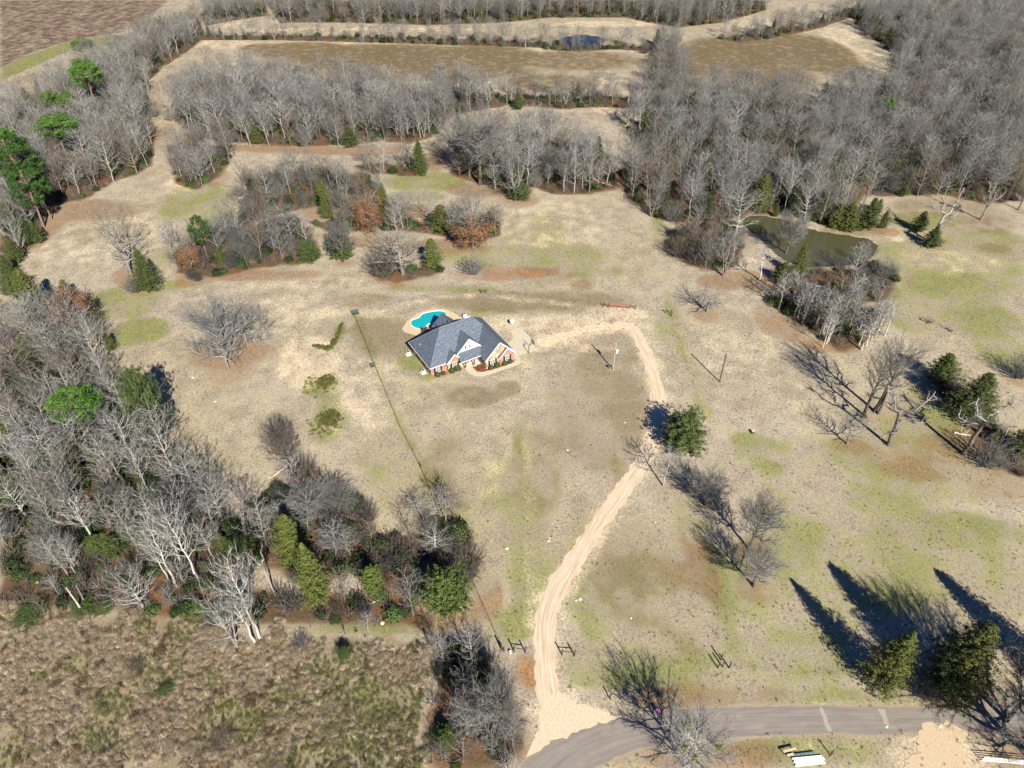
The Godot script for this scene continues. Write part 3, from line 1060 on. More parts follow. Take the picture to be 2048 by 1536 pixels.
func strip(pts: Array, height: float, ragged: float, seed_: int, per: float) -> ArrayMesh:
	# pts: Vector3(x, z, width). A sheet with uneven edges.
	var f := noise(seed_, 0.35, 3)
	var c := Curve3D.new()
	for k in pts.size():
		var p: Vector3 = pts[k]
		var tan_ := Vector3.ZERO
		if k > 0 and k < pts.size() - 1: tan_ = Vector3(pts[k + 1].x - pts[k - 1].x, pts[k + 1].z - pts[k - 1].z, pts[k + 1].y - pts[k - 1].y) / 6.0
		c.add_point(Vector3(p.x, p.z, p.y), -tan_, tan_)
	var len := c.get_baked_length()
	var n := int(len / 0.6)
	var mb := MB.new()
	var cols := 9
	for s in n + 1:
		var at := c.sample_baked(len * s / n, true)
		var ahead := c.sample_baked(minf(len, len * s / n + 0.3), true) - c.sample_baked(maxf(0, len * s / n - 0.3), true)
		var d := Vector2(ahead.x, ahead.z).normalized()
		var side := Vector2(-d.y, d.x)
		var wide := at.y * 0.5
		for k in cols:
			var u := float(k) / (cols - 1) * 2.0 - 1.0
			var e := 0.0
			if absf(u) > 0.99: e = ragged * f.get_noise_2d(len * s / n, u * 40.0)
			var q := Vector2(at.x, at.z) + side * (u * wide + signf(u) * e)
			mb.v.append(Vector3(q.x, height, q.y)); mb.n.append(Vector3.UP); mb.c.append(Color.WHITE)
			mb.uv.append(Vector2(float(k) / (cols - 1), len * s / n / per))
	for s in n:
		for k in cols - 1:
			var a := s * cols + k
			var q := [a, a + 1, a + cols, a + 1, a + cols + 1, a + cols]
			var e1 := mb.v[a + 1] - mb.v[a]
			var e2 := mb.v[a + cols] - mb.v[a]
			if e2.cross(e1).y < 0: q = [a, a + cols, a + 1, a + 1, a + cols, a + cols + 1]
			for z in q: mb.i.append(z)
	return mb.mesh(true)

func ragged_polygon(poly: PackedVector2Array, step: float, amount: float, seed_: int) -> PackedVector2Array:
	var f := noise(seed_, 0.4, 3)
	var out := PackedVector2Array()
	for k in poly.size():
		var a := poly[k]
		var b := poly[(k + 1) % poly.size()]
		var n := maxi(1, int(a.distance_to(b) / step))
		for s in n:
			var p := a.lerp(b, float(s) / n)
			out.append(p + Vector2(f.get_noise_2d(p.x, p.y), f.get_noise_2d(p.x + 80, p.y)) * amount)
	return out

# a level sheet, or with depth a slab whose top is at "top"
func slab(poly: PackedVector2Array, top: float, depth := 0.0) -> ArrayMesh:
	var mb := MB.new()
	var ix := Geometry2D.triangulate_polygon(poly)
	for t in range(0, ix.size(), 3):
		var p := []
		for q in 3: p.append(Vector3(poly[ix[t + q]].x, top, poly[ix[t + q]].y))
		mb.face(p, Vector3.UP)
	if depth > 0.0:
		var mid := Vector2.ZERO
		for k in poly.size():
			var a := poly[k]
			var b := poly[(k + 1) % poly.size()]
			var out := Vector2(b.y - a.y, a.x - b.x).normalized()
			if Geometry2D.is_point_in_polygon((a + b) * 0.5 + out * 0.02, poly): out = -out
			mb.face([Vector3(a.x, top, a.y), Vector3(b.x, top, b.y), Vector3(b.x, top - depth, b.y), Vector3(a.x, top - depth, a.y)], Vector3(out.x, 0, out.y))
	return mb.mesh()

func roads() -> void:
	var asphalt := textured("shoulder", speckle(256, 256, Color(0.62, 0.56, 0.48), Color(0.53, 0.48, 0.41), 5, 0.05), 6.0, 0.95)
	var tar := paint("tar", Color.WHITE, 0.95)
	tar.albedo_texture = ImageTexture.create_from_image(strip_texture(Color(0.555, 0.53, 0.495), Color(0.46, 0.435, 0.41), Color(0.53, 0.485, 0.435), 77))
	struct("road_shoulder", strip(ROAD_SHOULDER, 0.008, 0.55, 4, 40.0), asphalt)
	struct("road", strip(ROAD_LINE, 0.014, 0.3, 3, 60.0), tar)
	var pale := paint("old_patch", Color(0.31, 0.275, 0.24), 1.0)
	for k in ROAD_SEAMS.size():
		tag(obj("road_patch", slab(ragged_polygon(ROAD_SEAMS[k], 0.4, 0.3, 20 + k), 0.02), pale), "", "", "", "structure")
	var worn := paint("worn_lane", Color(0.215, 0.185, 0.175), 1.0)
	var gravel := paint("gravel", Color.WHITE, 1.0)
	gravel.albedo_texture = ImageTexture.create_from_image(strip_texture(Color(0.79, 0.745, 0.665), Color(0.70, 0.635, 0.535), Color(0.63, 0.53, 0.41), 31))
	gravel.metallic_specular = 0.1
	struct("gravel_drive", strip(DRIVE, 0.02, 0.7, 9, 46.0), gravel)
	struct("gravel_turnaround", strip(DRIVE_TOP, 0.016, 1.3, 13, 30.0), textured("bare_clay", speckle(256, 256, Color(0.82, 0.755, 0.66), Color(0.69, 0.60, 0.48), 7, 0.035), 14.0, 1.0))
	struct("gravel_apron", slab(ragged_polygon(APRON, 0.6, 0.9, 5), 0.028), textured("apron_gravel", speckle(256, 256, Color(0.79, 0.735, 0.645), Color(0.70, 0.63, 0.525), 8, 0.08), 12.0, 1.0))
	struct("dirt_track", slab(ragged_polygon(TRACK, 0.6, 1.0, 6), 0.028), textured("track_dirt", speckle(256, 256, Color(0.755, 0.69, 0.585), Color(0.66, 0.585, 0.475), 18, 0.08), 9.0, 1.0))

func water() -> void:
	for k in POND_POLYS.size():
		var m := paint("pond_water_%d" % k, [Color(0.062, 0.060, 0.030), Color(0.02, 0.03, 0.05)][k], 0.06)
		m.metallic_specular = [0.5, 0.45][k]
		var big := PackedVector2Array()
		for p in POND_POLYS[k]: big.append(p)
		struct("pond_water", slab(big, -0.28), m)


# ------------------------------------------------------------------ the house. Local axes: x along the front, z towards the viewer; back is -z
func roof_face(mb: MB, p: Array, out: Vector3) -> void:
	mb.face(p, out)

func gable_roof(x0: float, x1: float, z0: float, z1: float, eave: float, lift := 0.0) -> ArrayMesh:
	# ridge along z, 45 degrees, with a thickness of 0.16
	var mb := MB.new()
	var mx := (x0 + x1) * 0.5
	var top := eave + (x1 - x0) * 0.5 + lift
	var th := 0.16
	var e := eave + lift
	mb.face([Vector3(x0, e, z1), Vector3(x0, e, z0), Vector3(mx, top, z0), Vector3(mx, top, z1)], Vector3(-1, 1, 0))
	mb.face([Vector3(x1, e, z1), Vector3(x1, e, z0), Vector3(mx, top, z0), Vector3(mx, top, z1)], Vector3(1, 1, 0))
	mb.face([Vector3(x0, e - th, z1), Vector3(x0, e - th, z0), Vector3(mx, top - th, z0), Vector3(mx, top - th, z1)], Vector3(1, -1, 0))
	mb.face([Vector3(x1, e - th, z1), Vector3(x1, e - th, z0), Vector3(mx, top - th, z0), Vector3(mx, top - th, z1)], Vector3(-1, -1, 0))
	for z in [z0, z1]:
		var out := Vector3(0, 0, 1 if z == z1 else -1)
		mb.face([Vector3(x0, e - th, z), Vector3(x0, e, z), Vector3(mx, top, z), Vector3(mx, top - th, z)], out)
		mb.face([Vector3(x1, e - th, z), Vector3(x1, e, z), Vector3(mx, top, z), Vector3(mx, top - th, z)], out)
	mb.face([Vector3(x0, e, z0), Vector3(x0, e, z1), Vector3(x0, e - th, z1), Vector3(x0, e - th, z0)], Vector3.LEFT)
	mb.face([Vector3(x1, e, z0), Vector3(x1, e, z1), Vector3(x1, e - th, z1), Vector3(x1, e - th, z0)], Vector3.RIGHT)
	return mb.mesh()

func rake(x0: float, x1: float, z: float, eave: float) -> ArrayMesh:
	# white boards along a gable's two slopes, just proud of the roof's edge
	var mb := MB.new()
	var mx := (x0 + x1) * 0.5
	var top := eave + (x1 - x0) * 0.5
	for s in [[x0, -1.0], [x1, 1.0]]:
		var a := Vector3(s[0], eave, z)
		var b := Vector3(mx, top, z)
		var dn := Vector3(0, -0.34, 0)
		var f := Vector3(0, 0, 0.07)
		var up := Vector3(s[1], 1, 0).normalized() * 0.03
		mb.face([a + f + up, b + f + up, b + f + dn, a + f + dn], Vector3.BACK)
		mb.face([a + up, b + up, b + up + f, a + up + f], up)
		mb.face([a + dn, b + dn, b + dn + f, a + dn + f], -up)
		mb.face([a + up, a + up + f, a + f + dn, a + dn], Vector3(s[1], 0, 0))
	return mb.mesh()

func gable_wall(x0: float, x1: float, z0: float, z1: float, base: float) -> ArrayMesh:
	var mb := MB.new()
	var mx := (x0 + x1) * 0.5
	var top := base + (x1 - x0) * 0.5
	for z in [z0, z1]:
		mb.face([Vector3(x0, base, z), Vector3(x1, base, z), Vector3(mx, top, z)], Vector3(0, 0, 1 if z == z1 else -1))
	mb.face([Vector3(x0, base, z0), Vector3(x0, base, z1), Vector3(mx, top, z1), Vector3(mx, top, z0)], Vector3(-1, 1, 0))
	mb.face([Vector3(x1, base, z0), Vector3(x1, base, z1), Vector3(mx, top, z1), Vector3(mx, top, z0)], Vector3(1, 1, 0))
	return mb.mesh()

func box_mesh(lo: Vector3, hi: Vector3) -> ArrayMesh:
	var mb := MB.new()
	mb.box(lo, hi)
	return mb.mesh()

func tube_mesh(pts: Array, r: float, sides := 6) -> ArrayMesh:
	var mb := MB.new()
	for k in pts.size() - 1:
		mb.seg(pts[k], pts[k + 1], r, r, sides, Color.WHITE, Color.WHITE)
	mb.cap(pts[0], (pts[0] - pts[1]).normalized(), r, sides, Color.WHITE)
	mb.cap(pts[-1], (pts[-1] - pts[-2]).normalized(), r, sides, Color.WHITE)
	return mb.mesh()

func lathe(prof: Array, sides: int) -> ArrayMesh:
	# prof: Vector2(radius, height) from the foot up
	var mb := MB.new()
	for k in prof.size() - 1:
		for s in sides:
			var a := TAU * s / sides
			var b := TAU * (s + 1) / sides
			var p: Vector2 = prof[k]
			var q: Vector2 = prof[k + 1]
			var out := Vector3(cos((a + b) * 0.5), 0.0, sin((a + b) * 0.5)) * (q.y - p.y) + Vector3.UP * (p.x - q.x)
			var c := [Vector3(cos(a) * p.x, p.y, sin(a) * p.x), Vector3(cos(b) * p.x, p.y, sin(b) * p.x), Vector3(cos(b) * q.x, q.y, sin(b) * q.x), Vector3(cos(a) * q.x, q.y, sin(a) * q.x)]
			if q.x < 0.001: c = [c[0], c[1], c[2]]
			elif p.x < 0.001: c = [c[0], c[2], c[3]]
			mb.face(c, out)
	return mb.mesh()

func window(house: Node3D, x: float, z: float, sill: float, w: float, h: float, shutters: bool) -> void:
	var f := MB.new()
	var t := 0.09
	f.box(Vector3(x - w / 2 - t, sill - t, z + 0.004), Vector3(x - w / 2, sill + h + t, z + 0.07))
	f.box(Vector3(x + w / 2, sill - t, z + 0.004), Vector3(x + w / 2 + t, sill + h + t, z + 0.07))
	f.box(Vector3(x - w / 2, sill + h, z + 0.004), Vector3(x + w / 2, sill + h + t, z + 0.07))
	f.box(Vector3(x - w / 2, sill - t, z + 0.004), Vector3(x + w / 2, sill, z + 0.07))
	f.box(Vector3(x - w / 2, sill + h * 0.5 - 0.03, z + 0.035), Vector3(x + w / 2, sill + h * 0.5 + 0.03, z + 0.066))
	f.box(Vector3(x - 0.03, sill, z + 0.036), Vector3(x + 0.03, sill + h, z + 0.064))
	var win := obj("window", f.mesh(), paint("white_trim", Color(0.66, 0.655, 0.635), 0.6), house)
	obj("pane", box_mesh(Vector3(x - w / 2, sill, z + 0.004), Vector3(x + w / 2, sill + h, z + 0.03)), paint("glass", Color(0.13, 0.16, 0.155), 0.15), win)
	if shutters:
		for s in [-1.0, 1.0]:
			var mb := MB.new()
			var cx: float = x + s * (w / 2 + 0.4)
			mb.box(Vector3(cx - 0.27, sill - 0.05, z + 0.003), Vector3(cx + 0.27, sill + h + 0.05, z + 0.04))
			for k in 9:
				var y := sill + 0.08 + (h - 0.2) * k / 8.0
				mb.box(Vector3(cx - 0.17, y, z + 0.041), Vector3(cx + 0.17, y + 0.05, z + 0.06))
			obj("shutter", mb.mesh(), paint("shutter", Color(0.035, 0.025, 0.022), 0.7), house)

func house() -> void:
	var h := thing("house", "single storey brick and stone house with a steep blue grey shingle roof", "house", Vector3(HOUSE_AT.x, 0, HOUSE_AT.y), deg_to_rad(31.0))
	var brick := textured("brick", brick_image(512, 512, 40, 13, [Color(0.58, 0.38, 0.33), Color(0.64, 0.45, 0.39), Color(0.52, 0.33, 0.29), Color(0.69, 0.52, 0.46)], Color(0.65, 0.60, 0.55), 3, 0.0), 3.0, 0.9)
	var stone := textured("stone", brick_image(512, 512, 13, 8, [Color(0.68, 0.62, 0.53), Color(0.58, 0.48, 0.37), Color(0.73, 0.69, 0.61), Color(0.50, 0.43, 0.37), Color(0.64, 0.55, 0.43)], Color(0.68, 0.63, 0.55), 5, 0.4), 3.4, 0.9)
	var shingle := textured("shingle", brick_image(512, 512, 36, 15, [Color(0.335, 0.375, 0.43), Color(0.37, 0.405, 0.455), Color(0.40, 0.43, 0.475), Color(0.30, 0.34, 0.40)], Color(0.26, 0.295, 0.345), 7, 0.15), 5.0, 0.9)
	var white := paint("white_trim", Color(0.66, 0.655, 0.635), 0.6)
	var dark := paint("dark_eave", Color(0.05, 0.045, 0.04), 0.8)
	# walls
	obj("wall", box_mesh(Vector3(0, -0.1, -12.2), Vector3(21.4, 2.75, 0)), brick, h)
	obj("wing_wall", box_mesh(Vector3(13.35, -0.1, 0), Vector3(21.4, 2.75, 4.8)), stone, h)
	obj("brick_bay", box_mesh(Vector3(17.3, -0.1, 4.8), Vector3(21.4, 2.75, 5.2)), brick, h)
	obj("stone_bay", box_mesh(Vector3(4.45, -0.1, 0), Vector3(8.35, 2.75, 0.7)), stone, h)
	obj("gable", gable_wall(13.3, 21.45, 0.5, 4.8, 2.75), stone, h)
	obj("gable", gable_wall(17.25, 21.4, 4.0, 5.2, 2.75), brick, h)
	obj("gable", gable_wall(4.4, 8.4, -0.5, 0.7, 2.75), brick, h)
	obj("front_gable", gable_wall(7.75, 14.35, -2.5, 0.02, 4.15), white, h)
	# main roof: hipped, ridge along x
	var a := Vector3(-0.4, 2.75, 0.45)
	var b := Vector3(21.8, 2.75, 0.45)
	var c := Vector3(21.8, 2.75, -12.6)
	var d := Vector3(-0.4, 2.75, -12.6)
	var l := Vector3(6.125, 9.275, -6.075)
	var r := Vector3(15.275, 9.275, -6.075)
	var mb := MB.new()
	mb.face([a, b, r, l], Vector3(0, 1, 1))
	mb.face([d, c, r, l], Vector3(0, 1, -1))
	mb.face([a, d, l], Vector3(-1, 1, 0))
	mb.face([b, c, r], Vector3(1, 1, 0))
	mb.face([a, b, c, d], Vector3.DOWN)
	var roof := obj("roof", mb.mesh(), shingle, h)
	var cm := MB.new()
	for s in [[a, l], [b + Vector3(-4.4, 4.4, -4.4), r], [d, l], [c, r], [l, r]]:
		cm.seg(s[0] + Vector3(0, 0.01, 0), s[1] + Vector3(0, 0.01, 0), 0.09, 0.09, 6, Color.WHITE, Color.WHITE)
	obj("ridge_cap", cm.mesh(), paint("ridge_cap", Color(0.15, 0.17, 0.20), 0.9), roof)
	obj("wing_roof", gable_roof(12.95, 21.81, -4.6, 5.05, 2.75, 0.012), shingle, h)
	obj("bay_roof", gable_roof(16.95, 21.72, 1.0, 5.5, 2.62), shingle, h)
	obj("bay_roof", gable_roof(4.1, 8.7, -2.6, 1.0, 2.75, 0.006), shingle, h)
	obj("gable_roof", gable_roof(7.4, 14.7, -5.2, 0.32, 4.08), shingle, h)
	var pr := MB.new()
	var pa := Vector3(7.45, 4.2, 0.03)
	var pb := Vector3(14.2, 4.2, 0.03)
	var pc := Vector3(14.2, 2.98, 2.45)
	var pd := Vector3(7.45, 2.98, 2.45)
	var th := Vector3(0, -0.15, 0)
	pr.face([pa, pb, pc, pd], Vector3(0, 1, 0.5))
	pr.face([pa + th, pb + th, pc + th, pd + th], Vector3(0, -1, -0.5))
	pr.face([pc, pd, pd + th, pc + th], Vector3.BACK)
	pr.face([pa, pd, pd + th, pa + th], Vector3.LEFT)
	pr.face([pb, pc, pc + th, pb + th], Vector3.RIGHT)
	obj("porch_roof", pr.mesh(), shingle, h)
	# white boards
	obj("rake_board", rake(12.95, 21.81, 5.05, 2.75), white, h)
	obj("rake_board", rake(16.95, 21.72, 5.5, 2.62), white, h)
	obj("rake_board", rake(4.1, 8.7, 1.0, 2.75), white, h)
	obj("rake_board", rake(7.4, 14.7, 0.32, 4.08), white, h)
	obj("fascia", box_mesh(Vector3(7.45, 2.76, 2.455), Vector3(14.2, 2.96, 2.5)), white, h)
	obj("fascia", box_mesh(Vector3(-0.4, 2.60, 0.455), Vector3(4.08, 2.80, 0.53)), white, h)
	obj("fascia", box_mesh(Vector3(-0.47, 2.60, -12.6), Vector3(-0.405, 2.78, 0.45)), white, h)
	obj("fascia", box_mesh(Vector3(-0.4, 2.60, -12.68), Vector3(21.8, 2.78, -12.605)), white, h)
	obj("fascia", box_mesh(Vector3(21.815, 2.60, -12.6), Vector3(21.88, 2.78, 5.0)), white, h)
	# porch
	for x in [8.8, 11.35, 13.6]:
		var post := obj("porch_post", box_mesh(Vector3(x - 0.12, 0.75, 2.0), Vector3(x + 0.12, 2.84, 2.24)), paint("dark_timber", Color(0.10, 0.06, 0.04), 0.8), h)
		obj("pier", box_mesh(Vector3(x - 0.3, -0.05, 1.82), Vector3(x + 0.3, 0.75, 2.42)), stone, post)
	obj("porch_floor", box_mesh(Vector3(8.4, -0.1, 0.01), Vector3(13.3, 0.14, 1.8)), paint("porch_concrete", Color(0.50, 0.47, 0.42), 0.9), h)
	var door := obj("front_door", box_mesh(Vector3(9.3, 0.15, 0.003), Vector3(10.7, 2.45, 0.06)), paint("door_wood", Color(0.12, 0.06, 0.03), 0.5), h)
	obj("handle", box_mesh(Vector3(10.5, 1.15, 0.061), Vector3(10.56, 1.35, 0.1)), paint("brass", Color(0.5, 0.36, 0.14), 0.3, 1.0), door)
	window(h, 12.1, 0.0, 0.75, 1.3, 1.5, false)
	# front windows
	window(h, 1.95, 0.0, 0.65, 1.0, 1.6, true)
	window(h, 6.4, 0.7, 0.65, 1.15, 1.6, true)
	window(h, 15.25, 4.8, 0.65, 1.15, 1.6, true)
	window(h, 19.4, 5.2, 0.65, 1.0, 1.6, true)
	window(h, 10.7, 0.02, 4.75, 0.42, 0.9, false)
	for s in [-1.0, 1.0]:
		obj("shutter", box_mesh(Vector3(10.7 + s * 0.62 - 0.17, 4.7, 0.024), Vector3(10.7 + s * 0.62 + 0.17, 5.7, 0.07)), paint("shutter", Color(0.035, 0.025, 0.022), 0.7), h)
	# louvred vents in the gable tops
	for g in [[17.38, 5.35, 4.8], [19.33, 3.85, 5.2], [6.4, 3.75, 0.7], [11.05, 6.35, 0.02]]:
		var lv := MB.new()
		lv.box(Vector3(g[0] - 0.2, g[1] - 0.3, g[2] + 0.003), Vector3(g[0] + 0.2, g[1] + 0.3, g[2] + 0.03))
		for k in 5: lv.box(Vector3(g[0] - 0.17, g[1] - 0.26 + k * 0.11, g[2] + 0.031), Vector3(g[0] + 0.17, g[1] - 0.2 + k * 0.11, g[2] + 0.055))
		obj("vent", lv.mesh(), paint("vent_grey", Color(0.22, 0.17, 0.14), 0.8), h)
	# pipes through the roof
	for p in [[2.4, 5.3, -6.9], [1.1, 4.1, -8.3], [1.5, 4.4, -2.6], [8.0, 8.6, -8.0], [10.6, 8.4, -8.4]]:
		var pm := MB.new()
		pm.seg(Vector3(p[0], p[1] - 0.6, p[2]), Vector3(p[0], p[1] + 0.35, p[2]), 0.1, 0.1, 8, Color.WHITE, Color.WHITE)
		pm.cap(Vector3(p[0], p[1] + 0.35, p[2]), Vector3.UP, 0.1, 8, Color.WHITE)
		obj("roof_vent", pm.mesh(), paint("vent_black", Color(0.03, 0.03, 0.03), 0.8) if p[0] != 1.1 else white, h)
	# covered patio behind
	obj("patio_roof", gable_roof(8.2, 14.7, -16.2, -11.3, 2.62), shingle, h)
	for x in [8.6, 14.3]:
		obj("patio_post", box_mesh(Vector3(x - 0.14, 0.05, -16.0), Vector3(x + 0.14, 2.7, -15.72)), stone, h)
	obj("patio_gable", gable_wall(8.3, 14.6, -16.1, -15.95, 2.5), white, h)
	# side windows
	for z in [-2.6, -5.8, -9.6]:
		obj("side_window", box_mesh(Vector3(-0.06, 0.8, z - 0.5), Vector3(-0.003, 2.2, z + 0.5)), white, h)

func at_house(x: float, back: float, y := 0.0) -> Vector3:
	var p := Vector2(x, -back).rotated(-deg_to_rad(31.0)) + HOUSE_AT
	return Vector3(p.x, y, p.y)

func house_poly(list: Array) -> PackedVector2Array:
	var out := PackedVector2Array()
	for p in list:
		var q := at_house(p.x, p.y)
		out.append(Vector2(q.x, q.z))
	return out

func rounded(list: Array, steps := 4) -> Array:
	var c := Curve2D.new()
	for k in list.size() + 1:
		var p: Vector2 = list[k % list.size()]
		var t: Vector2 = (list[(k + 1) % list.size()] - list[(k - 1 + list.size()) % list.size()]) / 6.0
		c.add_point(p, -t, t)
	var out := []
	var n := list.size() * steps
	for k in n: out.append(c.sample_baked(c.get_baked_length() * k / n, true))
	return out

func yard() -> void:
	var concrete := textured("concrete", speckle(256, 256, Color(0.73, 0.70, 0.62), Color(0.67, 0.63, 0.545), 41, 0.03), 6.0, 0.9)
	# pad beside the garage, the front walk, the pool deck
	struct("concrete_pad", slab(house_poly([Vector2(21.6, 1.5), Vector2(24.2, 2.0), Vector2(25.6, 2.6), Vector2(26.6, 3.8), Vector2(26.9, 5.2), Vector2(27.0, 6.6), Vector2(30.5, 6.4), Vector2(30.4, 0.3), Vector2(28.6, -4.6), Vector2(23.3, -4.2), Vector2(21.6, -3.9)]), 0.05, 0.15), concrete)
	struct("front_walk", slab(house_poly(rounded([Vector2(8.75, -1.85), Vector2(10.6, -1.9), Vector2(10.7, -4.3), Vector2(11.9, -5.4), Vector2(16.5, -6.0), Vector2(21.0, -6.0), Vector2(21.9, -5.3), Vector2(21.95, -4.0), Vector2(23.2, -4.25), Vector2(23.1, -5.8), Vector2(21.9, -7.2), Vector2(16.5, -7.25), Vector2(11.5, -6.8), Vector2(9.6, -5.8), Vector2(8.8, -4.2)], 5)), 0.058, 0.15), concrete)
	struct("flower_bed", slab(house_poly([Vector2(10.75, -2.45), Vector2(13.3, -2.45), Vector2(13.3, -4.85), Vector2(17.2, -4.85), Vector2(17.2, -5.25), Vector2(21.3, -5.25), Vector2(21.0, -5.95), Vector2(16.5, -5.95), Vector2(12.0, -5.35), Vector2(10.8, -4.3)]), 0.035, 0.1), textured("mulch", speckle(128, 128, Color(0.55, 0.32, 0.20), Color(0.38, 0.22, 0.15), 43, 0.1), 2.0, 1.0))
	struct("side_bed", slab(house_poly([Vector2(0.1, -0.05), Vector2(4.4, -0.05), Vector2(4.4, -0.75), Vector2(8.3, -0.75), Vector2(8.3, -1.9), Vector2(4.0, -1.9), Vector2(0.2, -1.5)]), 0.03, 0.1), textured("bed_soil", speckle(128, 128, Color(0.62, 0.53, 0.40), Color(0.46, 0.36, 0.26), 44, 0.1), 2.0, 1.0))
	var pool_line := rounded([Vector2(4.9, 23.0), Vector2(6.0, 25.0), Vector2(8.4, 25.3), Vector2(10.2, 26.4), Vector2(13.2, 26.0), Vector2(15.4, 24.9), Vector2(16.0, 23.0), Vector2(14.0, 20.8), Vector2(11.5, 20.8), Vector2(9.4, 20.9), Vector2(7.2, 19.9), Vector2(5.6, 20.8)], 5)
	struct("pool_deck", slab(house_poly([Vector2(2.0, 22.6), Vector2(4.9, 25.5), Vector2(7.4, 26.6), Vector2(9.8, 27.5), Vector2(13.6, 27.2), Vector2(16.8, 25.2), Vector2(18.4, 21.2), Vector2(18.6, 18.0), Vector2(16.0, 12.35), Vector2(7.6, 12.35), Vector2(4.2, 17.6), Vector2(2.0, 21.0)]), 0.05, 0.2), textured("deck", speckle(256, 256, Color(0.76, 0.69, 0.565), Color(0.68, 0.60, 0.48), 46, 0.04), 5.0, 0.9))
	var pool := thing("swimming_pool", "free form swimming pool with turquoise water behind the house", "swimming pool")
	var water_m := paint("pool_water", Color(0.01, 0.30, 0.32), 0.12)
	obj("water", slab(house_poly(pool_line), 0.075), water_m, pool)
	var rim := MB.new()
	for k in pool_line.size():
		var p: Vector2 = pool_line[k]
		var q: Vector2 = pool_line[(k + 1) % pool_line.size()]
		rim.seg(at_house(p.x, p.y, 0.06), at_house(q.x, q.y, 0.06), 0.17, 0.17, 6, Color.WHITE, Color.WHITE)
	obj("coping", rim.mesh(), paint("coping", Color(0.62, 0.55, 0.46), 0.8), pool)
	var rocks := MB.new()
	for k in range(3, 34):
		var p: Vector2 = pool_line[k % pool_line.size()]
		var c := at_house(p.x, p.y, 0.1)
		var out := (c - at_house(10.0, 22.5)).normalized()
		c += out * 0.45
		var s := 0.22 + 0.12 * fposmod(k * 0.618, 1.0)
		var top := c + Vector3(0.05, s, 0.02)
		var ring := []
		for z in 6: ring.append(c + Vector3(cos(z * TAU / 6 + k), -0.1 / s, sin(z * TAU / 6 + k)) * s * (1.2 if z % 2 else 0.95))
		for z in 6: rocks.face([ring[z], ring[(z + 1) % 6], top], ring[z] + ring[(z + 1) % 6] - c * 2 + Vector3.UP * 0.3)
	obj("rock_edge", rocks.mesh(), paint("pool_rock", Color(0.42, 0.29, 0.22), 0.9), pool)
	# a round table with chairs at the near end of the pool
	var tb := thing("patio_table", "dark round patio table on the pool deck behind the house", "table", at_house(7.0, 18.6, 0.05))
	obj("tabletop", lathe([Vector2(0.0, 0.68), Vector2(0.6, 0.68), Vector2(0.62, 0.7), Vector2(0.6, 0.72), Vector2(0.0, 0.72)], 14), paint("dark_metal", Color(0.05, 0.045, 0.04), 0.6), tb)
	obj("pedestal", lathe([Vector2(0.3, 0.0), Vector2(0.3, 0.03), Vector2(0.05, 0.06), Vector2(0.05, 0.68)], 8), paint("dark_metal", Color(0.05, 0.045, 0.04), 0.6), tb)
	var words := ["nearest the house wall", "at the pool side", "at the left end", "towards the patio roof"]
	for k in 4:
		var an := k * PI / 2 + 0.5
		var ch := thing("patio_chair", "dark patio chair %s of the round table" % words[k], "chair", tb.position + Vector3(cos(an), 0, sin(an)) * 1.05, -an - PI / 2, "chairs round the patio table")
		var m := paint("chair_fabric", Color(0.09, 0.06, 0.05), 0.8)
		obj("seat", box_mesh(Vector3(-0.25, 0.4, -0.25), Vector3(0.25, 0.46, 0.25)), m, ch)
		obj("backrest", box_mesh(Vector3(-0.25, 0.461, 0.2), Vector3(0.25, 0.95, 0.26)), m, ch)
		for q in 4: obj("leg", tube_mesh([Vector3(-0.21 + 0.42 * (q % 2), 0, -0.21 + 0.42 * int(q / 2)), Vector3(-0.21 + 0.42 * (q % 2), 0.4, -0.21 + 0.42 * int(q / 2))], 0.02, 5), m, ch)
	# two air conditioners against the left wall
	for k in 2:
		var ac := thing("air_conditioner", ["pale air conditioner on a pad near the front left house corner", "pale air conditioner on a pad at the back left house corner"][k], "air conditioner", at_house(-1.25, [2.2, 11.2][k]), deg_to_rad(31.0), "air conditioners along the left wall")
		obj("pad", box_mesh(Vector3(-0.75, 0, -0.75), Vector3(0.75, 0.1, 0.75)), paint("porch_concrete", Color(0.50, 0.47, 0.42), 0.9), ac)
		obj("casing", box_mesh(Vector3(-0.45, 0.1, -0.45), Vector3(0.45, 0.95, 0.45)), paint("ac_grey", Color(0.62, 0.62, 0.60), 0.6), ac)
		obj("fan_grille", lathe([Vector2(0.36, 0.951), Vector2(0.36, 0.985), Vector2(0.12, 0.99), Vector2(0.0, 0.97)], 14), paint("dark_metal", Color(0.05, 0.045, 0.04), 0.6), ac)
	var pf := thing("pool_filter", "round grey pool filter beside a white pump box behind the house", "pool filter", at_house(19.6, 18.6), deg_to_rad(31.0))
	obj("tank", lathe([Vector2(0.55, 0.0), Vector2(0.6, 0.2), Vector2(0.6, 0.85), Vector2(0.45, 1.1), Vector2(0.15, 1.2)], 14), paint("ac_grey", Color(0.62, 0.62, 0.60), 0.6), pf)
	obj("valve", lathe([Vector2(0.2, 1.18), Vector2(0.2, 1.4), Vector2(0.0, 1.42)], 10), paint("dark_metal", Color(0.05, 0.045, 0.04), 0.6), pf)
	obj("pump_box", box_mesh(Vector3(-0.7, 0, 0.9), Vector3(0.9, 0.75, 1.7)), white_paint(), pf)
	var gt := thing("gas_tank", "white domed tank on legs in the yard right of the house", "tank", at_house(29.3, 9.0), 0.6)
	obj("tank", lathe([Vector2(0.0, 0.35), Vector2(0.5, 0.38), Vector2(0.62, 0.6), Vector2(0.62, 1.2), Vector2(0.45, 1.5), Vector2(0.0, 1.6)], 14), white_paint(), gt)
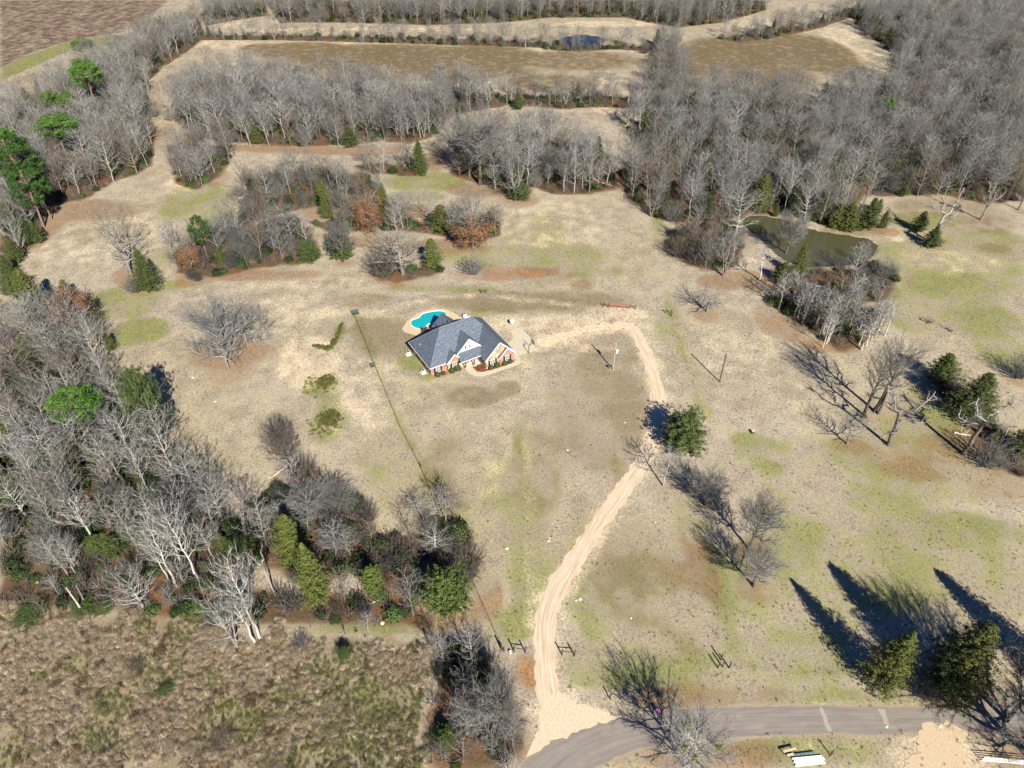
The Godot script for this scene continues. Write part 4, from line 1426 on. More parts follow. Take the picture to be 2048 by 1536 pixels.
	for q in 3: obj("leg", tube_mesh([Vector3(cos(q * TAU / 3) * 0.4, 0, sin(q * TAU / 3) * 0.4), Vector3(cos(q * TAU / 3) * 0.4, 0.45, sin(q * TAU / 3) * 0.4)], 0.05, 6), paint("dark_metal", Color(0.05, 0.045, 0.04), 0.6), gt)
	obj("hatch", box_mesh(Vector3(-0.67, 0.7, -0.25), Vector3(-0.5, 1.2, 0.25)), paint("dark_metal", Color(0.05, 0.045, 0.04), 0.6), gt)
	# basketball goal at the corner of the pad
	var bg := thing("basketball_goal", "basketball goal on a leaning pole at the corner of the concrete pad", "basketball goal", at_house(26.2, -4.75), deg_to_rad(118.0))
	var dm := paint("goal_black", Color(0.04, 0.035, 0.03), 0.6)
	obj("pole", tube_mesh([Vector3(0, 0, 0), Vector3(0, 2.6, 0.1), Vector3(0, 3.3, 0.75)], 0.09, 8), dm, bg)
	obj("arm", tube_mesh([Vector3(0, 2.5, 0.1), Vector3(0, 2.9, 1.15)], 0.06, 6), dm, bg)
	var bf := MB.new()
	bf.box(Vector3(-0.9, 2.85, 1.2), Vector3(0.9, 2.93, 1.26)); bf.box(Vector3(-0.9, 3.85, 1.2), Vector3(0.9, 3.93, 1.26))
	bf.box(Vector3(-0.9, 2.93, 1.2), Vector3(-0.82, 3.85, 1.26)); bf.box(Vector3(0.82, 2.93, 1.2), Vector3(0.9, 3.85, 1.26))
	var bb := obj("backboard", bf.mesh(), dm, bg)
	obj("pane", box_mesh(Vector3(-0.82, 2.93, 1.215), Vector3(0.82, 3.85, 1.245)), paint("board_glass", Color(0.35, 0.37, 0.37), 0.3), bb)
	var rm := MB.new()
	for q in 12:
		rm.seg(Vector3(cos(q * TAU / 12) * 0.23, 3.05, 1.5 + sin(q * TAU / 12) * 0.23), Vector3(cos((q + 1) * TAU / 12) * 0.23, 3.05, 1.5 + sin((q + 1) * TAU / 12) * 0.23), 0.02, 0.02, 4, Color.WHITE, Color.WHITE)
	obj("rim", rm.mesh(), paint("rim_orange", Color(0.5, 0.12, 0.03), 0.5), bg)
	# clipped bushes along the front
	var spots := [Vector3(1.4, -1.0, 0.75), Vector3(2.95, -1.1, 0.58), Vector3(5.2, -1.5, 0.85), Vector3(6.9, -1.4, 0.9), Vector3(14.4, -5.45, 0.72), Vector3(16.2, -5.4, 0.78), Vector3(18.3, -5.75, 0.75), Vector3(20.0, -5.75, 0.68)]
	var say := ["round bush at the far left of the house front", "smaller round bush under the leftmost shutters", "round bush left of the stone bay window", "largest round bush between stone bay and porch", "round bush left of the right wing's stone window", "round bush between the stone and brick gables", "round bush left of the rightmost window", "round bush at the right end of the house front"]
	var r := RandomNumberGenerator.new()
	r.seed = 61
	for k in spots.size():
		var s: Vector3 = spots[k]
		var bu := thing("round_bush", say[k], "bush", at_house(s.x, s.y), 0.0, "clipped bushes along the house front")
		var mb := MB.new()
		for z in 420:
			var o := rdir(r)
			leaf(mb, Vector3(0, s.z * 0.8, 0) + o * s.z * Vector3(1, 0.85, 1) * r.randf_range(0.85, 1.03), o, 0.2, Color(0.055, 0.075, 0.028) * r.randf_range(0.6, 1.5), r)
		obj("crown", mb.mesh(), living("foliage_bush"), bu)
		obj("stem", tube_mesh([Vector3(0, -0.05, 0), Vector3(0, s.z * 0.6, 0)], 0.06, 5), living("evergreen_bark"), bu)
	# young plants in the mulch before the porch
	for k in 8:
		var p := Vector2(11.3 + 0.62 * (k % 4), -2.95 - 0.95 * int(k / 4) - 0.25 * (k % 2))
		var pl := thing("bed_plant", "small plant %d, in the %s row of the mulch bed before the porch" % [k % 4 + 1, "back" if k < 4 else "front"], "plant", at_house(p.x, p.y, 0.03), 0.0, "small plants in the mulch bed")
		var mb := MB.new()
		for z in 40:
			var o := rdir(r)
			o.y = absf(o.y)
			leaf(mb, Vector3(0, 0.08, 0) + o * 0.2, o, 0.13, (Color(0.05, 0.07, 0.03) if k % 3 else Color(0.10, 0.03, 0.03)) * r.randf_range(0.7, 1.4), r)
		obj("leaves", mb.mesh(), living("foliage_bush"), pl)

func white_paint() -> Material:
	return paint("white_metal", Color(0.80, 0.80, 0.78), 0.5)


# ------------------------------------------------------------------ fences, posts and poles
func wire_fence(pts: Array, label: String, gap: float, tall: float, mesh_wire: bool) -> void:
	var mid: Vector2 = pts[0]
	var f := thing("wire_fence", label, "fence", Vector3(mid.x, 0, mid.y))
	var wires := MB.new()
	var post_m := paint("post_steel", Color(0.07, 0.075, 0.06), 0.8)
	var pm := MB.new()
	pm.seg(Vector3(0, -0.1, 0), Vector3(0, tall + 0.12, 0), 0.035, 0.03, 5, Color.WHITE, Color.WHITE)
	pm.cap(Vector3(0, tall + 0.12, 0), Vector3.UP, 0.03, 5, Color.WHITE)
	var post := pm.mesh()
	var heights := [0.25, 0.55, 0.85, tall] if not mesh_wire else [0.08, 0.22, 0.36, 0.50, 0.66, 0.82, 0.98, tall]
	var rr := 0.005 if not mesh_wire else 0.006
	for k in pts.size() - 1:
		var a := Vector3(pts[k].x - mid.x, 0, pts[k].y - mid.y)
		var b := Vector3(pts[k + 1].x - mid.x, 0, pts[k + 1].y - mid.y)
		var n := maxi(1, int(round(a.distance_to(b) / gap)))
		for s in n + (1 if k == pts.size() - 2 else 0):
			var o := obj("post", post, post_m, f)
			o.position = a.lerp(b, float(s) / n)
		for y in heights:
			wires.seg(a + Vector3(0, y, 0), b + Vector3(0, y, 0), rr, rr, 3, Color.WHITE, Color.WHITE)
		if mesh_wire:
			var stays := int(a.distance_to(b) / 0.3)
			for s in stays:
				var p := a.lerp(b, float(s) / stays)
				wires.seg(p + Vector3(0, 0.08, 0), p + Vector3(0, tall, 0), 0.004, 0.004, 3, Color.WHITE, Color.WHITE)
	var w := obj("wire", wires.mesh(), paint("fence_wire", Color(0.10, 0.095, 0.085), 0.7, 0.3), f)

func brace(a: Vector2, b: Vector2, label: String, tall := 1.7) -> void:
	var f := thing("fence_brace", label, "fence", Vector3(a.x, 0, a.y), 0.0, "timber fence braces")
	var m := paint("post_timber", Color(0.085, 0.06, 0.05), 0.9)
	var e := Vector3(b.x - a.x, 0, b.y - a.y)
	for p in [Vector3.ZERO, e]: obj("post", tube_mesh([p - Vector3(0, 0.1, 0), p + Vector3(0, tall, 0)], 0.12, 8), m, f)
	obj("rail", tube_mesh([Vector3(0, tall * 0.62, 0), e + Vector3(0, tall * 0.62, 0)], 0.08, 6), m, f)

func lone_post(a: Vector2, label: String, tall := 1.7, r := 0.12, group := "timber fence posts") -> void:
	var f := thing("fence_post", label, "fence post", Vector3(a.x, 0, a.y), 0.0, group)
	obj("shaft", tube_mesh([Vector3(0, -0.1, 0), Vector3(0, tall, 0)], r, 8), paint("post_timber", Color(0.085, 0.06, 0.05), 0.9), f)

func pipe_gate(a: Vector2, b: Vector2, label: String, col: Color, rails: int, tall: float) -> void:
	var g := thing("pipe_gate", label, "gate", Vector3(a.x, 0, a.y))
	var m := paint("gate_" + str(col.to_html()), col, 0.5)
	var e := Vector3(b.x - a.x, 0, b.y - a.y)
	for k in rails:
		var y := 0.2 + (tall - 0.2) * k / (rails - 1)
		obj("rail", tube_mesh([Vector3(0, y, 0), e + Vector3(0, y, 0)], 0.05 if k < rails - 1 else 0.065, 6), m, g)
	for t in [0.0, 0.5, 1.0]: obj("upright", tube_mesh([e * t + Vector3(0, 0.13, 0), e * t + Vector3(0, tall + 0.07, 0)], 0.055, 6), m, g)

func poles() -> void:
	var grey := paint("pole_grey", Color(0.30, 0.285, 0.26), 0.9)
	var p := thing("utility_pole", "grey utility pole carrying a white transformer between house and drive", "utility pole", Vector3(POLE_A.x, 0, POLE_A.y))
	obj("pole", tube_mesh([Vector3(0, -0.2, 0), Vector3(0, 8.3, 0)], 0.16, 9), grey, p)
	obj("transformer", lathe([Vector2(0.0, 5.55), Vector2(0.32, 5.58), Vector2(0.34, 6.5), Vector2(0.0, 6.6)], 12), white_paint(), p).position = Vector3(0.42, 0, 0.25)
	obj("bracket", box_mesh(Vector3(-0.9, 6.6, -0.05), Vector3(0.2, 6.7, 0.05)), grey, p)
	obj("insulator", lathe([Vector2(0.05, 8.3), Vector2(0.07, 8.45), Vector2(0.0, 8.55)], 8), white_paint(), p)
	var mt := thing("meter_box", "dark meter box at the foot of the grey utility pole", "meter box", Vector3(POLE_A.x - 0.75, 0, POLE_A.y + 0.1))
	obj("stand", box_mesh(Vector3(-0.06, -0.05, -0.06), Vector3(0.06, 0.9, 0.06)), grey, mt)
	obj("box", box_mesh(Vector3(-0.3, 0.9, -0.2), Vector3(0.3, 1.5, 0.1)), paint("dark_metal", Color(0.05, 0.045, 0.04), 0.6), mt)
	var q := thing("utility_pole", "plain dark utility pole standing alone in the right pasture", "utility pole", Vector3(POLE_B.x, 0, POLE_B.y))
	obj("pole", tube_mesh([Vector3(0, -0.2, 0), Vector3(0.02, 8.9, 0)], 0.17, 9), paint("pole_brown", Color(0.10, 0.075, 0.06), 0.9), q)
	obj("insulator", lathe([Vector2(0.05, 8.9), Vector2(0.07, 9.05), Vector2(0.0, 9.12)], 8), grey, q)

func rock(label: String, at: Vector2, size: float, seed_: int, col: Color) -> void:
	var r := RandomNumberGenerator.new()
	r.seed = seed_
	var mb := MB.new()
	var rings := [[0.0, 1.0], [0.45, 0.95], [0.8, 0.55]]
	var pts := []
	for k in 3:
		var ring := []
		for z in 7:
			ring.append(Vector3(cos(z * TAU / 7) * rings[k][1] * r.randf_range(0.75, 1.15), rings[k][0] * 0.6 - 0.05, sin(z * TAU / 7) * rings[k][1] * r.randf_range(0.75, 1.15)) * size)
		pts.append(ring)
	for k in 2:
		for z in 7:
			var y := (z + 1) % 7
			mb.face([pts[k][z], pts[k][y], pts[k + 1][y], pts[k + 1][z]], pts[k][z] + pts[k][y] + Vector3.UP * 0.2)
	for z in 7: mb.face([pts[2][z], pts[2][(z + 1) % 7], Vector3(0, size * 0.55, 0)], Vector3.UP)
	var o := obj("stone", mb.mesh(), paint("stone_" + str(col.to_html()), col, 0.95))
	o.position = Vector3(at.x, 0, at.y)
	tag(o, label, "stone", "loose stones in the grass")

func log_(label: String, a: Vector2, b: Vector2, r0: float, col_tone: float, seed_: int, brush: bool) -> void:
	var r := RandomNumberGenerator.new()
	r.seed = seed_
	var t := thing("fallen_log", label, "log", Vector3(a.x, 0, a.y))
	var e := Vector3(b.x - a.x, 0, b.y - a.y)
	var mb := MB.new()
	var col := Color(0.52, 0.47, 0.41) * col_tone
	var pts := limb(mb, Vector3(0, r0, 0), e + Vector3(0, r0 * 1.3, 0), r0, r0 * 0.5, 6, 0.015, 7, col, col, r)
	mb.cap(pts[0], -e.normalized(), r0, 7, col)
	obj("trunk", mb.mesh(), living("snag_wood"), t)
	var br := MB.new()
	for k in (26 if brush else 7):
		var p := along(pts, r.randf_range(0.45 if brush else 0.2, 1.0))
		var d := (rdir(r) + Vector3.UP * 0.5 + e.normalized() * 0.5).normalized()
		var l := r.randf_range(0.8, 2.2)
		var lp := limb(br, p, p + d * l, 0.06, 0.015, 3, 0.08, 4, col, col, r)
		for z in 5:
			var wp := along(lp, r.randf())
			br.seg(wp, wp + rdir(r) * 0.7, 0.018, 0.0, 3, col, col)
	obj("branches", br.mesh(), living("snag_wood"), t)

# green balls of mistletoe high in the bare tree over the road
func mistletoe() -> void:
	var tree: Node3D = null
	for o in get_children():
		if o.has_meta("label") and "mistletoe" in str(o.get_meta("label")): tree = o
	if tree == null: return
	var r := RandomNumberGenerator.new()
	r.seed = 17
	for k in 6:
		var mb := MB.new()
		for z in 120:
			var o := rdir(r)
			leaf(mb, o * r.randf_range(0.25, 0.5), o, 0.14, Color(0.13, 0.17, 0.03) * r.randf_range(0.7, 1.3), r)
		var m := obj("mistletoe", mb.mesh(), living("foliage_bush"), tree)
		m.position = Vector3(cos(k * 2.3) * 2.4, 8.6 + 0.35 * k - 0.8 * (k % 2), sin(k * 2.3) * 2.0)

func small_things() -> void:
	for f in FENCES: wire_fence(f.pts, f.label, f.gap, f.tall, f.woven)
	for b in BRACES: brace(b.a, b.b, b.label, b.tall)
	for p in POSTS: lone_post(p.at, p.label, p.tall, p.r)
	pipe_gate(GATE_RED[0], GATE_RED[1], "rust red pipe gate in the fence behind the turnaround", Color(0.30, 0.10, 0.06), 5, 1.15)
	pipe_gate(GATE_WHITE[0], GATE_WHITE[1], "pale pipe gate at the lower right corner below the road", Color(0.66, 0.66, 0.66), 5, 1.3)
	var sg := thing("yard_sign", "bright pink sign on two stakes in the tree shadow by the road", "sign", Vector3(SIGN.x, 0, SIGN.y), 0.15)
	obj("panel", box_mesh(Vector3(-0.34, 0.35, -0.03), Vector3(0.34, 1.3, 0.03)), paint("sign_pink", Color(0.62, 0.06, 0.58), 0.5), sg)
	var marks := MB.new()
	for k in 4: marks.box(Vector3(-0.24, 1.12 - k * 0.2, 0.031), Vector3(0.24 - 0.09 * (k % 3), 1.2 - k * 0.2, 0.036))
	obj("print", marks.mesh(), paint("sign_light", Color(0.75, 0.42, 0.72), 0.5), sg)
	for s in [-0.25, 0.25]: obj("stake", tube_mesh([Vector3(s, -0.1, -0.045), Vector3(s, 1.2, -0.045)], 0.014, 5), paint("dark_metal", Color(0.05, 0.045, 0.04), 0.6), sg)
	var bk := thing("bucket", "white bucket beside the left gate brace at the drive", "bucket", Vector3(BUCKET.x, 0, BUCKET.y))
	obj("pail", lathe([Vector2(0.2, 0.0), Vector2(0.25, 0.5), Vector2(0.22, 0.5), Vector2(0.18, 0.06), Vector2(0.0, 0.05)], 12), white_paint(), bk)
	obj("handle", tube_mesh([Vector3(-0.25, 0.48, 0), Vector3(-0.12, 0.62, 0.1), Vector3(0.12, 0.62, 0.1), Vector3(0.25, 0.48, 0)], 0.012, 5), paint("dark_metal", Color(0.05, 0.045, 0.04), 0.6), bk)
	# the little corner shed boxes on the left fence
	for k in 2:
		var bx := thing("feed_box", ["dark feed box at the upper left fence corner", "small dark feed box against the left fence beside the house"][k], "feed box", Vector3(BOXES[k].x, 0, BOXES[k].y), 0.35)
		var w: float = [0.9, 0.55][k]
		obj("bin", box_mesh(Vector3(-w, 0.25, -w * 0.7), Vector3(w, 1.0, w * 0.7)), paint("bin_dark", Color(0.035, 0.045, 0.035), 0.7), bx)
		obj("lid", box_mesh(Vector3(-w - 0.06, 1.0, -w * 0.7 - 0.06), Vector3(w + 0.06, 1.06, w * 0.7 + 0.06)), paint("bin_lid", Color(0.10, 0.12, 0.10), 0.6), bx)
		for q in 4: obj("leg", box_mesh(Vector3(-w + 0.02 + (2 * w - 0.14) * (q % 2), -0.02, -w * 0.7 + 0.02 + (1.4 * w - 0.14) * int(q / 2)), Vector3(-w + 0.12 + (2 * w - 0.14) * (q % 2), 0.25, -w * 0.7 + 0.12 + (1.4 * w - 0.14) * int(q / 2))), paint("bin_dark", Color(0.035, 0.045, 0.035), 0.7), bx)
	for k in 2:
		var be := thing("wooden_bench", ["longer plank bench in the grass below the road", "shorter plank bench beside the longer one below the road"][k], "bench", Vector3(BENCHES[k].x, 0, BENCHES[k].y), 0.22)
		var l: float = [1.1, 0.55][k]
		obj("seat", box_mesh(Vector3(-l, [0.75, 0.35][k] - 0.07, -0.17), Vector3(l, [0.75, 0.35][k], 0.17)), paint("plank", Color(0.48, 0.40, 0.28), 0.9), be)
		for s in [-1.0, 1.0]: obj("leg", box_mesh(Vector3(s * (l - 0.25) - 0.06, -0.03, -0.15), Vector3(s * (l - 0.25) + 0.06, [0.75, 0.35][k] - 0.07, 0.15)), paint("post_timber", Color(0.085, 0.06, 0.05), 0.9), be)
	var words := ["topmost", "second highest", "second lowest", "lowest", "frontmost"]
	for k in 5:
		var pp := obj("white_pipe", tube_mesh([Vector3(-2.5 + 0.35 * fposmod(k * 0.618, 1.0), 0, 0), Vector3(2.2 + 0.5 * fposmod(k * 0.37, 1.0), 0, 0)], 0.13, 9), white_paint())
		pp.position = Vector3(PIPES.x, 0.13, PIPES.y + 0.27 * (k - 2))
		pp.rotation.y = 0.09
		tag(pp, "long white pipe lying below the road, %s in the photo of the heap" % words[k], "pipe", "white pipes lying below the road")
	var tarp := thing("metal_sheet", "dark blue grey sheet leaning along the white pipes below the road", "sheet", Vector3(PIPES.x - 0.7, 0, PIPES.y - 0.85), 0.12)
	obj("sheet", box_mesh(Vector3(-1.7, 0.0, -0.25), Vector3(2.0, 0.28, -0.1)), paint("blue_steel", Color(0.10, 0.16, 0.19), 0.5), tarp)
	for k in 6: obj("rib", box_mesh(Vector3(-1.6 + k * 0.65, 0.005, -0.098), Vector3(-1.5 + k * 0.65, 0.27, -0.05)), paint("blue_steel", Color(0.10, 0.16, 0.19), 0.5), tarp)
	var st := thing("tree_stump", "small pale topped stump in the right pasture", "stump", Vector3(STUMP.x, 0, STUMP.y))
	obj("bole", lathe([Vector2(0.55, -0.05), Vector2(0.42, 0.2), Vector2(0.38, 0.75)], 9), living("stump_bark", Color(0.10, 0.08, 0.06)), st)
	obj("cut_face", lathe([Vector2(0.38, 0.751), Vector2(0.2, 0.78), Vector2(0.0, 0.77)], 9), paint("cut_wood", Color(0.55, 0.50, 0.42), 0.9), st)
	for l in LOGS: log_(l.label, l.a, l.b, l.r, l.tone, l.seed, l.brush)
	for k in STONES.size(): rock(STONES[k].label, STONES[k].at, STONES[k].s, 70 + k, Color(0.58, 0.47, 0.36))


func _ready() -> void:
	# camera, sky, sun, exposure
	var cam := Camera3D.new()
	cam.name = "camera"
	cam.position = EYE
	cam.rotation_degrees = Vector3(-40, 0, 0)
	cam.fov = 56.7
	cam.near = 1.0
	cam.far = 4000.0
	add_child(cam, true)
	cam.current = true
	var env := Environment.new()
	var sky := Sky.new()
	var sm := ProceduralSkyMaterial.new()
	sm.sky_top_color = Color(0.25, 0.45, 0.78)
	sm.sky_horizon_color = Color(0.68, 0.78, 0.90)
	sm.sky_curve = 0.12
	sm.ground_bottom_color = Color(0.35, 0.30, 0.22)
	sm.ground_horizon_color = Color(0.62, 0.66, 0.70)
	sm.sky_energy_multiplier = 1.0
	sky.sky_material = sm
	env.background_mode = Environment.BG_SKY
	env.sky = sky
	env.background_energy_multiplier = 0.26
	env.ambient_light_source = Environment.AMBIENT_SOURCE_SKY
	env.tonemap_mode = Environment.TONE_MAPPER_LINEAR
	env.tonemap_exposure = 2.12
	env.sdfgi_enabled = true
	env.ssao_enabled = true
	env.ssil_enabled = true
	pass
	var we := WorldEnvironment.new()
	we.name = "world_environment"
	we.environment = env
	add_child(we, true)
	var sun := DirectionalLight3D.new()
	sun.name = "sun"
	sun.light_energy = 1.6
	sun.light_color = Color(1.0, 0.965, 0.91)
	sun.light_angular_distance = 0.5
	sun.shadow_enabled = true
	sun.rotation_degrees = Vector3(-35.5, -SHADE_TURN, 0)
	add_child(sun, true)

	rng.seed = 20240
	for p in POND_POLYS:
		var box := Rect2(p[0], Vector2.ZERO)
		for q in p: box = box.expand(q)
		ponds.append({"poly": p, "box": box})
	var t0 := Time.get_ticks_msec()
	make_ground()
	print("ground ", Time.get_ticks_msec() - t0)
	roads()
	water()
	house()
	yard()
	poles()
	small_things()
	print("things ", Time.get_ticks_msec() - t0)
	make_kinds()
	print("kinds ", Time.get_ticks_msec() - t0)
	plant_trees()
	plant_woods()
	mistletoe()
	undergrowth()
	brush_field()
	weeds()
	print("all ", Time.get_ticks_msec() - t0)


